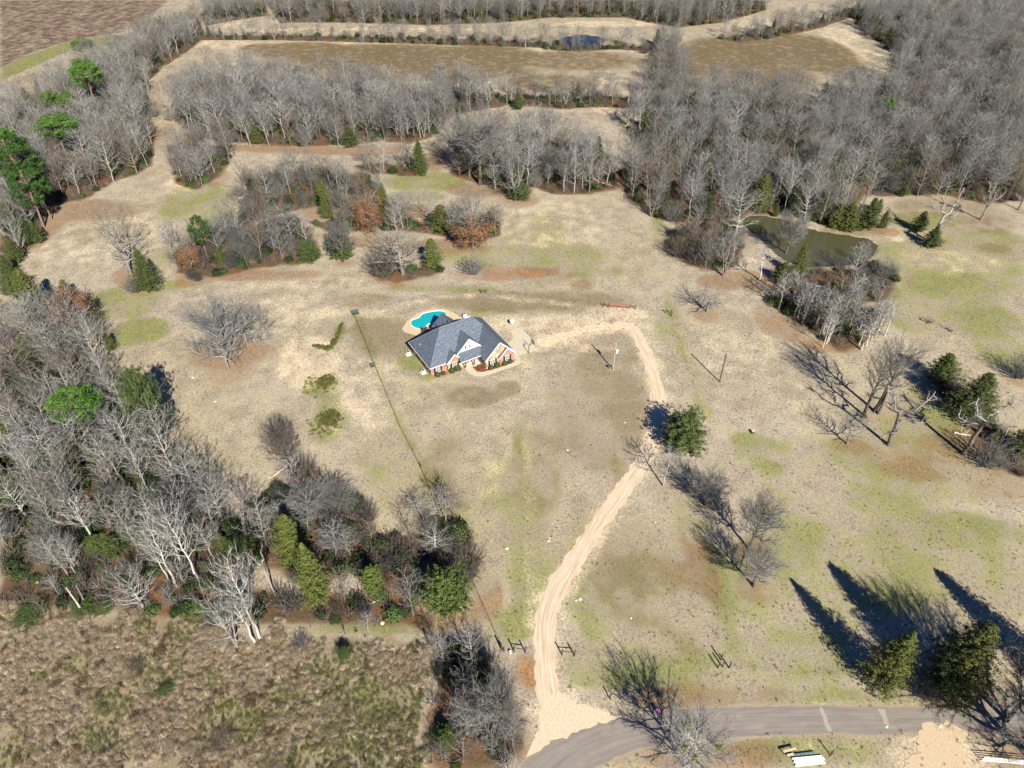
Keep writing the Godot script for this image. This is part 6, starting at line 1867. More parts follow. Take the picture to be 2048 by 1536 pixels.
var WOODS := [
	{"words":"the upper left wood","poly":PackedVector2Array([Vector2(-230.7,-322.1),Vector2(-229.2,-345.3),Vector2(-225.7,-383.3),Vector2(-219.0,-415.9),Vector2(-216.8,-459.9),Vector2(-201.9,-495.3),Vector2(-184.4,-463.2),Vector2(-184.8,-428.5),Vector2(-187.3,-404.9),Vector2(-186.3,-375.2),Vector2(-163.1,-322.1),Vector2(-156.9,-312.9),Vector2(-143.7,-272.3),Vector2(-145.8,-262.8),Vector2(-151.2,-259.6),Vector2(-155.7,-242.3),Vector2(-164.3,-238.2),Vector2(-162.1,-228.5),Vector2(-159.3,-210.6),Vector2(-155.7,-194.6),Vector2(-155.1,-184.9)]),"step":5.4,"h0":10,"h1":15,"tones":[5, 3, 1],"cedar":0.12,"style":"g","leafy":0.28},
	{"words":"the long north wood","poly":PackedVector2Array([Vector2(-161.8,-359.8),Vector2(-153.3,-375.2),Vector2(-117.2,-372.8),Vector2(-80.5,-365.1),Vector2(-44.8,-356.1),Vector2(-15.6,-356.1),Vector2(-3.4,-352.4),Vector2(-3.3,-340.5),Vector2(-14.9,-336.4),Vector2(-28.3,-327.2),Vector2(-31.4,-308.7),Vector2(-34.8,-302.9),Vector2(-43.1,-295.6),Vector2(-56.0,-297.3),Vector2(-68.2,-294.5),Vector2(-88.6,-291.8),Vector2(-108.2,-294.5),Vector2(-123.8,-297.3),Vector2(-139.4,-305.8),Vector2(-152.3,-322.1)]),"step":5.4,"h0":11,"h1":16,"tones":[5, 4, 1],"cedar":0.03,"style":"w","leafy":0.28},
	{"words":"the small wood between the tan strips","poly":PackedVector2Array([Vector2(-135.7,-274.8),Vector2(-130.4,-291.8),Vector2(-120.3,-292.9),Vector2(-113.8,-278.2),Vector2(-113.6,-261.9),Vector2(-117.7,-249.4),Vector2(-127.9,-256.0)]),"step":4.2,"h0":9,"h1":13,"tones":[5, 2, 2],"cedar":0.00,"style":"g","leafy":0.28},
	{"words":"the upper central thicket","poly":PackedVector2Array([Vector2(-98.6,-239.0),Vector2(-99.8,-257.3),Vector2(-90.9,-267.5),Vector2(-74.4,-263.7),Vector2(-58.9,-263.7),Vector2(-48.5,-251.6),Vector2(-50.0,-233.1),Vector2(-68.9,-237.0),Vector2(-81.8,-231.1),Vector2(-92.6,-221.1)]),"step":4.8,"h0":8,"h1":12,"tones":[4, 2, 3],"cedar":0.05,"style":"b","leafy":0.28},
	{"words":"the lower central thicket","poly":PackedVector2Array([Vector2(-104.2,-190.7),Vector2(-108.2,-203.0),Vector2(-101.7,-216.4),Vector2(-93.2,-221.8),Vector2(-79.9,-223.6),Vector2(-69.1,-221.1),Vector2(-61.4,-200.8),Vector2(-66.8,-196.1),Vector2(-78.9,-194.3),Vector2(-91.1,-188.3)]),"step":4.6,"h0":9,"h1":14,"tones":[5, 3, 2],"cedar":0.04,"style":"b","leafy":0.28},
	{"words":"the right end of the central thicket","poly":PackedVector2Array([Vector2(-69.1,-222.9),Vector2(-60.2,-228.5),Vector2(-49.7,-228.5),Vector2(-38.8,-225.5),Vector2(-28.4,-224.7),Vector2(-21.4,-224.7),Vector2(-4.2,-225.5),Vector2(-4.9,-214.7),Vector2(-13.8,-207.9),Vector2(-20.7,-214.0),Vector2(-32.8,-217.5),Vector2(-48.3,-219.3),Vector2(-61.2,-215.7)]),"step":4.6,"h0":7,"h1":11,"tones":[5, 2, 2],"cedar":0.10,"style":"g","leafy":0.28},
	{"words":"the little gap wood","poly":PackedVector2Array([Vector2(-64.3,-272.3),Vector2(-50.8,-274.8),Vector2(-37.3,-269.9),Vector2(-33.6,-261.9),Vector2(-43.3,-262.8),Vector2(-55.3,-265.1)]),"step":4.5,"h0":8,"h1":12,"tones":[5, 2, 2],"cedar":0.05,"style":"g","leafy":0.28},
	{"words":"the small clump above the pool","poly":PackedVector2Array([Vector2(-44.3,-188.6),Vector2(-42.3,-192.2),Vector2(-24.5,-195.2),Vector2(-21.7,-192.2),Vector2(-25.2,-188.6),Vector2(-35.5,-185.7)]),"step":4.0,"h0":6,"h1":9,"tones":[5, 2, 3],"cedar":0.05,"style":"b","leafy":0.28},
	{"words":"the north clump above the bare pasture","poly":PackedVector2Array([Vector2(-24.5,-264.2),Vector2(-24.6,-287.5),Vector2(-15.5,-292.9),Vector2(1.3,-298.4),Vector2(20.1,-292.9),Vector2(36.4,-287.5),Vector2(39.8,-267.5),Vector2(37.9,-250.7),Vector2(26.9,-246.5),Vector2(15.0,-246.5),Vector2(7.1,-252.9),Vector2(4.7,-240.2),Vector2(-0.7,-242.3),Vector2(-12.1,-255.1)]),"step":5.0,"h0":10,"h1":15,"tones":[4, 5, 1],"cedar":0.03,"style":"w","leafy":0.28},
	{"words":"the tree line behind the north clump","poly":PackedVector2Array([Vector2(-5.9,-357.5),Vector2(8.8,-356.1),Vector2(28.0,-352.4),Vector2(42.9,-356.1),Vector2(63.8,-348.8),Vector2(62.1,-337.1),Vector2(41.3,-339.8),Vector2(22.4,-337.1),Vector2(-5.7,-343.9)]),"step":5.0,"h0":9,"h1":13,"tones":[6, 2, 2],"cedar":0.02,"style":"g","leafy":0.28},
	{"words":"the narrow tree line in the far field","poly":PackedVector2Array([Vector2(79.4,-441.6),Vector2(94.2,-449.0),Vector2(92.2,-396.0),Vector2(85.8,-348.8),Vector2(73.2,-327.2),Vector2(59.5,-319.0),Vector2(61.4,-348.8),Vector2(75.0,-387.5)]),"step":4.8,"h0":9,"h1":13,"tones":[6, 1, 2],"cedar":0.03,"style":"g","leafy":0.28},
	{"words":"the large right wood","poly":PackedVector2Array([Vector2(41.5,-244.4),Vector2(42.0,-265.1),Vector2(55.4,-287.5),Vector2(48.2,-308.7),Vector2(62.5,-324.0),Vector2(83.3,-351.0),Vector2(103.4,-354.6),Vector2(130.1,-354.6),Vector2(147.2,-347.4),Vector2(186.2,-373.6),Vector2(202.1,-387.5),Vector2(214.2,-433.5),Vector2(215.5,-474.7),Vector2(223.7,-525.7),Vector2(250.4,-535.5),Vector2(348.0,-535.5),Vector2(185.9,-241.1),Vector2(169.0,-239.0),Vector2(157.8,-246.0),Vector2(136.9,-244.4),Vector2(128.7,-246.0),Vector2(119.9,-233.1),Vector2(103.3,-225.5),Vector2(94.2,-230.0),Vector2(82.2,-231.1),Vector2(79.0,-225.5),Vector2(65.0,-224.7),Vector2(54.6,-224.7),Vector2(48.3,-228.5)]),"step":5.8,"h0":10,"h1":15,"tones":[7, 2, 1],"cedar":0.13,"style":"g","leafy":0.28},
	{"words":"the thicket west of the pond","poly":PackedVector2Array([Vector2(49.3,-203.0),Vector2(54.2,-217.5),Vector2(64.3,-221.1),Vector2(76.2,-224.7),Vector2(77.2,-214.7),Vector2(72.0,-198.3),Vector2(64.5,-191.6),Vector2(55.8,-194.6)]),"step":4.4,"h0":6,"h1":10,"tones":[4, 1, 5],"cedar":0.06,"style":"b","leafy":0.28},
	{"words":"the north bank of the pond","poly":PackedVector2Array([Vector2(83.9,-231.1),Vector2(95.4,-231.1),Vector2(103.3,-225.5),Vector2(112.5,-217.5),Vector2(124.5,-220.0),Vector2(128.0,-231.1),Vector2(118.8,-235.0),Vector2(104.6,-241.1),Vector2(90.1,-241.1)]),"step":5.0,"h0":7,"h1":13,"tones":[3, 5, 1],"cedar":0.35,"style":"w","leafy":0.40},
	{"words":"the sapling grove south of the pond","poly":PackedVector2Array([Vector2(71.1,-175.3),Vector2(76.8,-169.6),Vector2(82.5,-159.8),Vector2(86.2,-150.7),Vector2(92.5,-153.4),Vector2(104.1,-164.6),Vector2(105.4,-171.4),Vector2(97.7,-172.1),Vector2(87.0,-174.8)]),"step":2.4,"h0":8,"h1":11,"tones":[5, 5, 1],"cedar":0.04,"style":"s","leafy":0.28},
	{"words":"the far north wood","poly":PackedVector2Array([Vector2(-172.7,-553.2),Vector2(-147.8,-495.3),Vector2(-103.2,-495.3),Vector2(-51.7,-489.1),Vector2(-7.6,-495.3),Vector2(24.7,-508.1),Vector2(73.5,-508.1),Vector2(101.7,-483.0),Vector2(132.5,-495.3),Vector2(170.2,-528.4),Vector2(176.9,-553.2)]),"step":6.6,"h0":10,"h1":15,"tones":[6, 2, 2],"cedar":0.01,"style":"g","leafy":0.28},
	{"words":"the hedge along the far field","poly":PackedVector2Array([Vector2(-189.5,-463.2),Vector2(-140.3,-465.5),Vector2(-79.2,-461.0),Vector2(-7.1,-454.4),Vector2(22.2,-446.9),Vector2(79.6,-439.6),Vector2(78.6,-432.5),Vector2(16.1,-438.5),Vector2(-77.5,-449.0),Vector2(-137.6,-454.4),Vector2(-185.0,-454.4)]),"step":5.5,"h0":6,"h1":11,"tones":[6, 2, 2],"cedar":0.03,"style":"g","leafy":0.28},
	{"words":"the hedge at the top right field","poly":PackedVector2Array([Vector2(123.8,-456.6),Vector2(156.8,-479.4),Vector2(188.6,-491.6),Vector2(224.0,-528.4),Vector2(223.1,-512.1),Vector2(192.1,-483.0),Vector2(157.5,-459.9),Vector2(132.1,-447.9)]),"step":5.5,"h0":7,"h1":11,"tones":[6, 1, 2],"cedar":0.04,"style":"g","leafy":0.28},
	{"words":"the near bank of the far pond","poly":PackedVector2Array([Vector2(19.1,-440.6),Vector2(36.1,-436.5),Vector2(61.1,-441.6),Vector2(67.7,-436.5),Vector2(35.7,-430.5),Vector2(16.0,-435.5)]),"step":4.5,"h0":5,"h1":9,"tones":[5, 1, 3],"cedar":0.05,"style":"b","leafy":0.28},
	{"words":"the pond's brushy south rim","poly":PackedVector2Array([Vector2(82.0,-195.8),Vector2(89.3,-191.6),Vector2(105.2,-192.8),Vector2(115.5,-198.3),Vector2(117.9,-187.7),Vector2(107.1,-174.0),Vector2(97.4,-175.3),Vector2(84.6,-176.3),Vector2(78.1,-184.9)]),"step":6.0,"h0":4,"h1":8,"tones":[5, 1, 4],"cedar":0.12,"style":"b","leafy":0.28},
	{"words":"the brushy strip above the rough field","poly":PackedVector2Array([Vector2(-95.8,-77.4),Vector2(-76.4,-75.9),Vector2(-56.0,-78.8),Vector2(-45.2,-76.9),Vector2(-30.2,-76.9),Vector2(-17.7,-72.7),Vector2(-14.5,-69.9),Vector2(-33.6,-70.5),Vector2(-49.1,-71.1),Vector2(-75.3,-73.3),Vector2(-94.2,-74.4)]),"step":5.0,"h0":3,"h1":6,"tones":[5, 1, 5],"cedar":0.10,"style":"b","leafy":0.28},
	{"words":"the far top left wood","poly":PackedVector2Array([Vector2(-205.3,-514.8),Vector2(-203.3,-550.2),Vector2(-175.4,-550.2),Vector2(-159.2,-514.8),Vector2(-178.3,-501.6),Vector2(-192.7,-486.6)]),"step":5.5,"h0":9,"h1":12,"tones":[6, 1, 1],"cedar":0.00,"style":"g","leafy":0.28},
	{"words":"the large left wood","poly":PackedVector2Array([Vector2(-142.2,-161.5),Vector2(-130.9,-163.9),Vector2(-118.9,-159.1),Vector2(-104.6,-143.7),Vector2(-93.8,-130.0),Vector2(-79.4,-116.2),Vector2(-67.3,-104.0),Vector2(-57.4,-94.4),Vector2(-54.1,-87.5),Vector2(-57.5,-80.5),Vector2(-66.9,-82.7),Vector2(-76.1,-86.3),Vector2(-87.1,-88.7),Vector2(-95.4,-87.5),Vector2(-100.1,-85.1)]),"step":4.6,"h0":10,"h1":14,"tones":[3, 6, 1],"cedar":0.12,"style":"w","leafy":0.40},
	{"words":"the thin wood above the brushy field","poly":PackedVector2Array([Vector2(-100.1,-85.1),Vector2(-86.8,-88.1),Vector2(-70.3,-83.9),Vector2(-56.6,-80.5),Vector2(-56.3,-76.6),Vector2(-71.9,-76.1),Vector2(-95.7,-77.2)]),"step":6.5,"h0":6,"h1":11,"tones":[3, 5, 2],"cedar":0.05,"style":"w","leafy":0.28},
	{"words":"the lower left thicket","poly":PackedVector2Array([Vector2(-51.7,-104.0),Vector2(-44.9,-100.4),Vector2(-31.9,-98.4),Vector2(-28.6,-91.8),Vector2(-31.0,-82.2),Vector2(-37.8,-78.0),Vector2(-46.4,-82.5),Vector2(-52.5,-86.0),Vector2(-54.6,-97.0)]),"step":4.6,"h0":7,"h1":11,"tones":[5, 3, 3],"cedar":0.10,"style":"b","leafy":0.30},
	{"words":"the thicket left of the juniper","poly":PackedVector2Array([Vector2(-28.4,-90.5),Vector2(-19.6,-90.9),Vector2(-18.0,-95.3),Vector2(-9.6,-93.1),Vector2(-7.7,-83.7),Vector2(-6.9,-77.2),Vector2(-15.7,-81.6),Vector2(-18.6,-73.3),Vector2(-26.2,-75.9),Vector2(-31.0,-82.2)]),"step":4.6,"h0":6,"h1":10,"tones":[4, 1, 5],"cedar":0.05,"style":"b","leafy":0.28},
	{"words":"the roadside thicket at the bottom","poly":PackedVector2Array([Vector2(-13.3,-65.8),Vector2(-7.4,-66.8),Vector2(-2.0,-61.9),Vector2(0.9,-53.0),Vector2(1.3,-48.7),Vector2(-2.6,-45.8),Vector2(-11.6,-45.8),Vector2(-13.8,-52.2),Vector2(-12.6,-57.9)]),"step":3.6,"h0":5,"h1":9,"tones":[5, 3, 3],"cedar":0.08,"style":"g","leafy":0.30},
	{"words":"the wood behind the right hand evergreens","poly":PackedVector2Array([Vector2(106.2,-136.7),Vector2(110.9,-138.6),Vector2(115.8,-113.8),Vector2(110.8,-104.7),Vector2(106.9,-109.2)]),"step":6.0,"h0":6,"h1":9,"tones":[5, 1, 3],"cedar":0.30,"style":"b","leafy":0.28}]
var PATCHES := [
	[0,-117.0,-241.9,10.9,16.4,0.60],
	[0,-113.7,-195.5,6.3,9.2,0.40],
	[0,-114.1,-174.3,13.1,9.2,0.70],
	[0,-103.3,-160.0,8.3,7.1,0.80],
	[0,-106.1,-183.5,12.1,3.9,0.50],
	[0,-104.7,-227.0,6.9,22.4,0.50],
	[0,-48.3,-137.2,4.0,5.9,1.00],
	[0,-43.6,-123.1,4.5,6.2,1.00],
	[0,-45.4,-129.4,3.2,7.3,0.80],
	[0,-54.3,-141.7,3.2,2.0,0.40],
	[0,-48.3,-158.6,1.6,6.5,0.90],
	[0,-49.8,-151.2,3.7,2.2,0.70],
	[0,-33.1,-257.5,18.1,8.1,0.70],
	[0,-35.6,-244.4,11.0,5.0,0.50],
	[0,11.1,-215.7,6.7,17.4,0.60],
	[0,2.6,-201.6,27.3,7.6,0.50],
	[0,-15.0,-200.0,9.6,6.3,0.40],
	[0,-21.6,-182.1,18.0,2.2,0.60],
	[0,20.0,-198.8,7.9,12.5,0.50],
	[0,32.0,-192.2,2.5,3.0,0.70],
	[0,1.8,-117.5,2.5,9.8,0.50],
	[0,2.6,-89.5,3.4,19.6,0.60],
	[0,-3.7,-103.5,3.2,7.2,0.50],
	[0,-1.5,-99.2,6.3,4.1,0.50],
	[0,10.1,-80.9,4.8,9.0,0.40],
	[0,1.4,-71.0,4.5,3.0,0.80],
	[0,-2.1,-69.1,3.6,4.9,0.50],
	[0,38.2,-75.2,2.0,14.7,0.80],
	[0,36.4,-96.7,4.2,8.0,0.45],
	[0,54.3,-115.5,5.7,4.8,0.50],
	[0,56.2,-109.2,4.0,2.4,0.95],
	[0,76.2,-113.2,7.9,5.4,0.50],
	[0,76.4,-99.2,8.4,4.7,0.60],
	[0,66.5,-86.4,19.7,6.0,0.40],
	[0,83.7,-91.9,17.2,5.1,0.60],
	[0,86.4,-82.8,14.5,4.6,0.40],
	[0,132.0,-183.9,16.6,11.3,0.70],
	[0,141.4,-225.6,12.1,6.7,0.95],
	[0,155.0,-211.6,14.9,10.2,0.60],
	[0,102.8,-178.9,7.4,16.3,0.30],
	[0,113.3,-172.3,10.1,15.5,0.50],
	[0,131.8,-165.7,12.7,12.3,0.55],
	[0,101.1,-126.2,4.8,12.4,0.80],
	[0,90.6,-120.6,7.0,6.7,0.60],
	[0,130.1,-151.5,8.0,8.8,0.40],
	[0,46.7,-49.1,15.7,2.3,0.70],
	[0,36.4,-62.4,23.9,4.5,0.45],
	[0,44.3,-57.1,21.5,1.7,0.55],
	[0,59.8,-56.7,8.2,1.5,0.60],
	[0,-27.2,-69.9,11.6,1.4,0.90],
	[0,-14.7,-69.7,5.4,1.0,0.50],
	[0,-30.9,-53.3,13.7,7.2,0.60],
	[0,-56.1,-76.1,5.6,2.1,0.50],
	[0,45.1,-161.7,2.5,19.0,0.50],
	[0,42.3,-160.5,4.1,7.1,0.30],
	[0,46.9,-140.0,1.5,17.9,0.40],
	[0,-26.1,-146.9,3.9,5.3,0.70],
	[0,-22.3,-141.7,2.6,2.4,0.60],
	[0,-20.7,-102.1,9.6,7.1,0.30],
	[0,-26.6,-106.3,6.5,5.9,0.30],
	[0,35.5,-143.3,1.8,12.3,0.50],
	[0,23.4,-105.2,1.9,10.2,0.55],
	[0,13.6,-89.2,1.6,9.9,0.50],
	[0,98.6,-91.2,6.1,3.8,0.40],
	[0,60.6,-99.4,12.6,8.2,0.35],
	[0,89.3,-77.4,7.5,6.5,0.30],
	[0,41.4,-65.2,7.0,3.7,0.50],
	[0,49.6,-215.3,3.3,13.9,0.40],
	[0,14.0,-70.1,2.7,6.0,0.50],
	[0,23.6,-62.4,8.5,3.6,0.60],
	[0,-90.9,-99.4,8.4,8.2,0.30],
	[1,-171.8,-365.5,9.9,30.5,0.60],
	[1,-151.5,-233.3,19.5,8.6,0.80],
	[1,-159.9,-219.2,6.8,17.8,0.80],
	[1,-80.7,-189.8,23.1,3.5,0.90],
	[1,-67.0,-287.6,24.8,5.3,0.90],
	[1,-96.6,-290.3,25.0,5.4,0.80],
	[1,-11.9,-250.4,13.1,6.0,1.00],
	[1,-31.0,-277.6,5.2,11.0,0.80],
	[1,39.8,-263.0,4.6,9.3,1.00],
	[1,-76.2,-150.3,10.6,7.9,0.70],
	[1,-46.8,-233.3,19.5,7.8,0.70],
	[1,-23.5,-207.3,14.7,4.6,0.80],
	[1,-68.1,-233.5,7.1,11.7,0.60],
	[1,-48.7,-211.3,9.9,3.4,0.60],
	[1,23.8,-254.0,15.1,7.9,0.80],
	[1,-96.5,-186.4,6.1,4.0,0.80],
	[1,-115.5,-153.7,4.0,9.0,0.50],
	[1,63.3,-186.4,7.6,5.2,0.90],
	[1,72.4,-186.4,6.1,5.7,0.70],
	[1,85.5,-153.4,8.1,3.1,1.00],
	[1,75.5,-165.5,8.4,9.8,0.50],
	[1,91.9,-180.8,13.4,5.5,0.70],
	[1,101.9,-187.9,10.7,5.8,0.70],
	[1,-13.0,-70.9,8.1,1.8,0.80],
	[1,-5.9,-76.2,3.7,5.3,0.60],
	[1,1.8,-62.0,1.9,3.6,1.00],
	[1,3.0,-59.7,1.3,2.6,0.90],
	[1,1.7,-49.9,3.1,3.8,0.70],
	[1,32.7,-57.1,13.2,2.2,0.80],
	[1,34.8,-48.3,6.2,2.3,0.90],
	[1,21.5,-48.3,7.8,1.1,0.80],
	[1,100.7,-117.1,9.2,4.9,0.60],
	[1,91.4,-109.3,11.1,4.6,0.60],
	[1,103.5,-104.9,7.6,5.8,0.60],
	[1,-20.5,-73.5,8.2,2.1,0.60],
	[1,-35.4,-75.1,7.4,2.5,0.50],
	[1,-73.7,-80.6,23.8,4.5,0.40],
	[1,81.3,-114.7,6.8,3.2,0.50],
	[1,-151.7,-290.2,5.0,31.9,0.50],
	[1,-115.3,-258.5,7.6,9.0,0.50],
	[1,-2.2,-190.7,18.5,4.7,0.70],
	[1,11.7,-189.3,6.2,5.9,0.50],
	[1,20.5,-184.1,3.6,3.4,0.70],
	[1,-2.4,-88.1,2.0,2.4,0.40],
	[2,-52.9,-147.3,9.2,10.6,0.80],
	[2,-57.0,-153.5,5.4,5.4,0.80],
	[2,-37.2,-132.2,11.0,16.8,0.40],
	[2,-3.4,-163.9,8.4,4.4,0.60],
	[2,16.2,-162.8,15.3,5.3,0.90],
	[2,29.4,-168.9,10.0,4.0,0.70],
	[2,21.0,-153.4,8.1,3.1,0.40],
	[2,-7.1,-108.8,6.6,9.0,0.35],
	[2,13.0,-222.8,18.8,18.2,0.40],
	[2,-32.1,-170.2,12.9,5.1,0.40],
	[2,-66.6,-170.5,20.1,10.2,0.35],
	[2,-123.9,-274.6,11.9,29.4,0.50],
	[2,-136.5,-212.6,23.2,20.5,0.35],
	[2,-64.5,-186.4,21.3,5.2,0.40],
	[2,59.7,-147.7,14.4,14.9,0.25],
	[2,70.4,-135.3,14.9,11.5,0.20],
	[2,127.2,-214.0,3.3,3.1,0.90],
	[1,125.2,-217.5,4.4,3.5,0.90],
	[0,71.0,-83.6,28.9,12.7,0.48],
	[0,49.5,-76.1,14.8,13.8,0.42],
	[0,99.2,-115.0,18.1,15.9,0.40],
	[0,67.8,-105.6,27.1,13.1,0.34],
	[0,25.5,-75.8,12.0,11.7,0.30],
	[0,-6.5,-94.4,12.2,19.4,0.26],
	[0,136.1,-194.1,24.9,24.1,0.35],
	[0,19.3,-62.4,17.1,4.5,0.40],
	[0,-6.3,-170.1,8.6,4.1,0.30],
	[2,69.0,-204.7,1.5,5.2,0.80],
	[2,75.5,-198.3,2.2,1.9,0.80],
	[3,95.2,-190.7,17.0,4.7,0.80],
	[3,82.5,-225.6,5.2,7.4,0.70],
	[3,114.2,-217.5,11.8,3.5,0.80],
	[3,90.5,-229.3,10.5,2.3,0.80],
	[2,100.8,-165.1,3.7,3.4,0.80],
	[2,-3.7,-192.2,9.3,1.2,0.60],
	[2,-28.4,-190.7,9.3,1.5,0.60],
	[2,14.6,-186.3,6.1,1.1,0.60],
	[2,62.0,-48.4,4.7,3.0,1.00],
	[2,66.5,-48.0,8.6,3.7,0.85],
	[2,10.2,-54.6,4.1,3.3,0.70],
	[2,3.3,-53.1,2.1,4.8,0.70],
	[2,14.2,-53.0,4.8,1.1,0.80],
	[2,66.9,-52.2,4.8,1.1,1.00],
	[2,55.4,-55.8,16.4,0.5,0.70],
	[2,38.9,-55.4,9.8,0.4,0.60],
	[2,49.5,-50.4,12.7,0.5,0.70],
	[2,7.8,-53.9,4.9,4.9,1.00],
	[2,10.9,-53.0,5.6,2.4,1.00],
	[2,5.2,-49.9,3.1,2.3,0.90],
	[2,5.3,-65.3,3.1,5.6,0.50],
	[2,-133.6,-438.7,25.9,8.2,0.60],
	[2,-95.1,-449.1,58.7,5.3,0.60],
	[2,36.1,-435.6,40.1,6.1,0.80],
	[2,55.7,-491.7,34.8,7.4,0.90],
	[2,50.2,-335.2,13.9,6.7,0.80],
	[2,-130.9,-477.1,37.0,7.1,0.40],
	[2,158.0,-495.8,19.1,17.6,0.80],
	[2,198.4,-466.1,12.1,18.1,0.70],
	[2,196.7,-414.9,11.0,20.6,0.90],
	[2,-168.5,-449.3,17.6,12.8,0.70],
	[2,-6.1,-375.4,76.2,9.6,0.40],
	[2,75.8,-381.5,2.6,32.6,0.30],
	[2,139.0,-198.6,19.0,9.4,0.30],
	[2,-187.2,-489.7,15.8,19.7,0.70],
	[2,-69.4,-479.5,49.6,5.9,0.60],
	[3,21.0,-127.6,13.1,21.4,0.50],
	[3,-34.8,-158.5,11.0,11.6,0.60],
	[3,3.8,-175.4,30.7,5.8,0.70],
	[3,-10.4,-132.9,7.4,4.1,0.90],
	[3,-1.7,-135.7,3.7,2.7,0.70],
	[3,23.4,-81.3,10.5,12.4,0.42],
	[3,33.3,-78.1,5.6,13.0,0.42],
	[1,34.3,-83.3,5.8,10.4,0.30],
	[1,27.5,-89.0,6.0,7.4,0.20],
	[3,-13.6,-108.4,7.7,12.0,0.40],
	[3,3.9,-105.2,7.6,10.2,0.35],
	[3,8.7,-117.6,9.2,11.5,0.30],
	[3,26.4,-153.7,10.8,9.0,0.50],
	[3,28.3,-70.1,10.7,6.0,0.40],
	[3,-47.3,-138.7,2.0,2.8,1.00],
	[3,-43.5,-124.2,2.4,3.1,1.00],
	[3,-48.7,-158.0,1.2,5.1,1.00],
	[3,-49.0,-150.3,1.3,1.3,1.00],
	[3,-44.5,-175.3,14.6,4.2,0.40],
	[3,-29.9,-114.0,9.1,6.3,0.20],
	[3,8.7,-190.7,13.9,3.0,0.60],
	[3,153.6,-229.9,21.0,15.2,0.50],
	[3,158.2,-204.8,13.0,6.5,0.40],
	[3,100.8,-180.9,13.4,8.3,0.70],
	[3,83.4,-172.7,8.7,3.6,0.60],
	[3,88.8,-171.4,8.6,2.6,0.80],
	[3,40.3,-454.8,26.7,15.2,0.40],
	[3,-34.2,-316.0,4.4,6.1,0.30],
	[6,-120.9,-433.9,28.5,16.1,0.80],
	[6,-73.2,-420.0,55.5,24.8,1.00],
	[6,-17.7,-419.8,33.3,22.9,0.90],
	[6,-43.5,-396.6,53.0,17.4,0.80],
	[6,34.6,-414.7,33.0,18.7,0.50],
	[6,-145.1,-438.7,11.5,8.2,0.60],
	[6,122.0,-425.7,25.2,33.1,1.00],
	[6,155.7,-436.5,25.7,40.5,0.90],
	[6,172.4,-426.5,19.6,39.0,0.90],
	[6,124.0,-388.8,31.3,25.3,0.80],
	[6,105.0,-397.4,15.9,26.2,0.70],
	[6,16.8,-375.6,25.4,12.8,0.50],
	[7,2.0,-61.0,1.4,3.2,1.00],
	[7,3.2,-58.6,0.8,2.1,0.80],
	[7,0.2,-189.8,10.8,2.4,0.50],
	[7,41.5,-260.6,3.1,6.4,0.80],
	[7,85.7,-153.8,5.4,1.8,0.60],
	[7,-163.0,-211.6,4.0,10.2,0.50]]
var PATCH_POLYS := [
	{"zone":5,"k":1.00,"poly":PackedVector2Array([Vector2(-360.6,-557.8),Vector2(-242.6,-557.8),Vector2(-237.1,-512.1),Vector2(-239.5,-471.2),Vector2(-262.1,-454.4),Vector2(-272.4,-428.5),Vector2(-273.9,-400.4)])},
	{"zone":0,"k":0.90,"poly":PackedVector2Array([Vector2(-272.4,-397.8),Vector2(-271.9,-427.5),Vector2(-260.6,-454.4),Vector2(-238.7,-467.8),Vector2(-229.2,-450.1),Vector2(-253.1,-429.5),Vector2(-257.8,-400.4),Vector2(-261.3,-377.6)])}]
var BRUSH_FIELD := PackedVector2Array([Vector2(-95.2,-74.5),Vector2(-88.7,-74.5),Vector2(-79.9,-73.4),Vector2(-70.4,-72.4),Vector2(-58.2,-71.4),Vector2(-48.4,-68.7),Vector2(-41.3,-68.7),Vector2(-32.4,-68.7),Vector2(-23.4,-68.1),Vector2(-15.4,-67.7),Vector2(-13.8,-62.3),Vector2(-15.1,-56.2),Vector2(-15.1,-52.2),Vector2(-13.6,-48.3),Vector2(-12.4,-43.9),Vector2(-78.1,-43.9)])
var DRIVE := [Vector3(7.5,-51.2,5.0),Vector3(6.8,-54.2,4.5),Vector3(6.1,-57.5,4.1),Vector3(5.8,-61.4,3.7),Vector3(5.8,-66.0,3.7),Vector3(5.9,-69.9,3.7),Vector3(6.9,-74.0,4.0),Vector3(8.7,-78.2,4.1),Vector3(11.4,-82.7,3.6),Vector3(14.3,-87.5,3.6),Vector3(17.3,-92.4,3.5),Vector3(20.4,-97.0,3.6),Vector3(23.7,-101.8,3.7),Vector3(27.1,-106.9,3.8),Vector3(30.7,-113.0,3.9),Vector3(33.2,-119.5,4.0),Vector3(35.0,-126.4,3.7),Vector3(36.1,-133.8,3.5),Vector3(36.2,-140.6,3.2),Vector3(36.0,-146.8,3.2),Vector3(35.3,-152.3,3.3),Vector3(34.4,-157.5,3.1),Vector3(33.6,-161.2,2.7)]
var DRIVE_TOP := [Vector3(34.9,-161.0,2.8),Vector3(30.8,-162.2,3.6),Vector3(24.5,-161.7,3.3),Vector3(17.3,-159.3,3.3),Vector3(11.7,-156.3,3.5),Vector3(7.3,-153.8,4.0)]
var APRON := PackedVector2Array([Vector2(2.6,-47.4),Vector2(4.0,-51.0),Vector2(4.8,-54.6),Vector2(5.5,-57.1),Vector2(8.4,-57.5),Vector2(10.3,-55.8),Vector2(13.1,-55.0),Vector2(15.9,-53.9),Vector2(17.4,-53.4),Vector2(14.1,-52.2),Vector2(10.0,-50.9),Vector2(6.5,-49.7),Vector2(4.0,-48.3)])
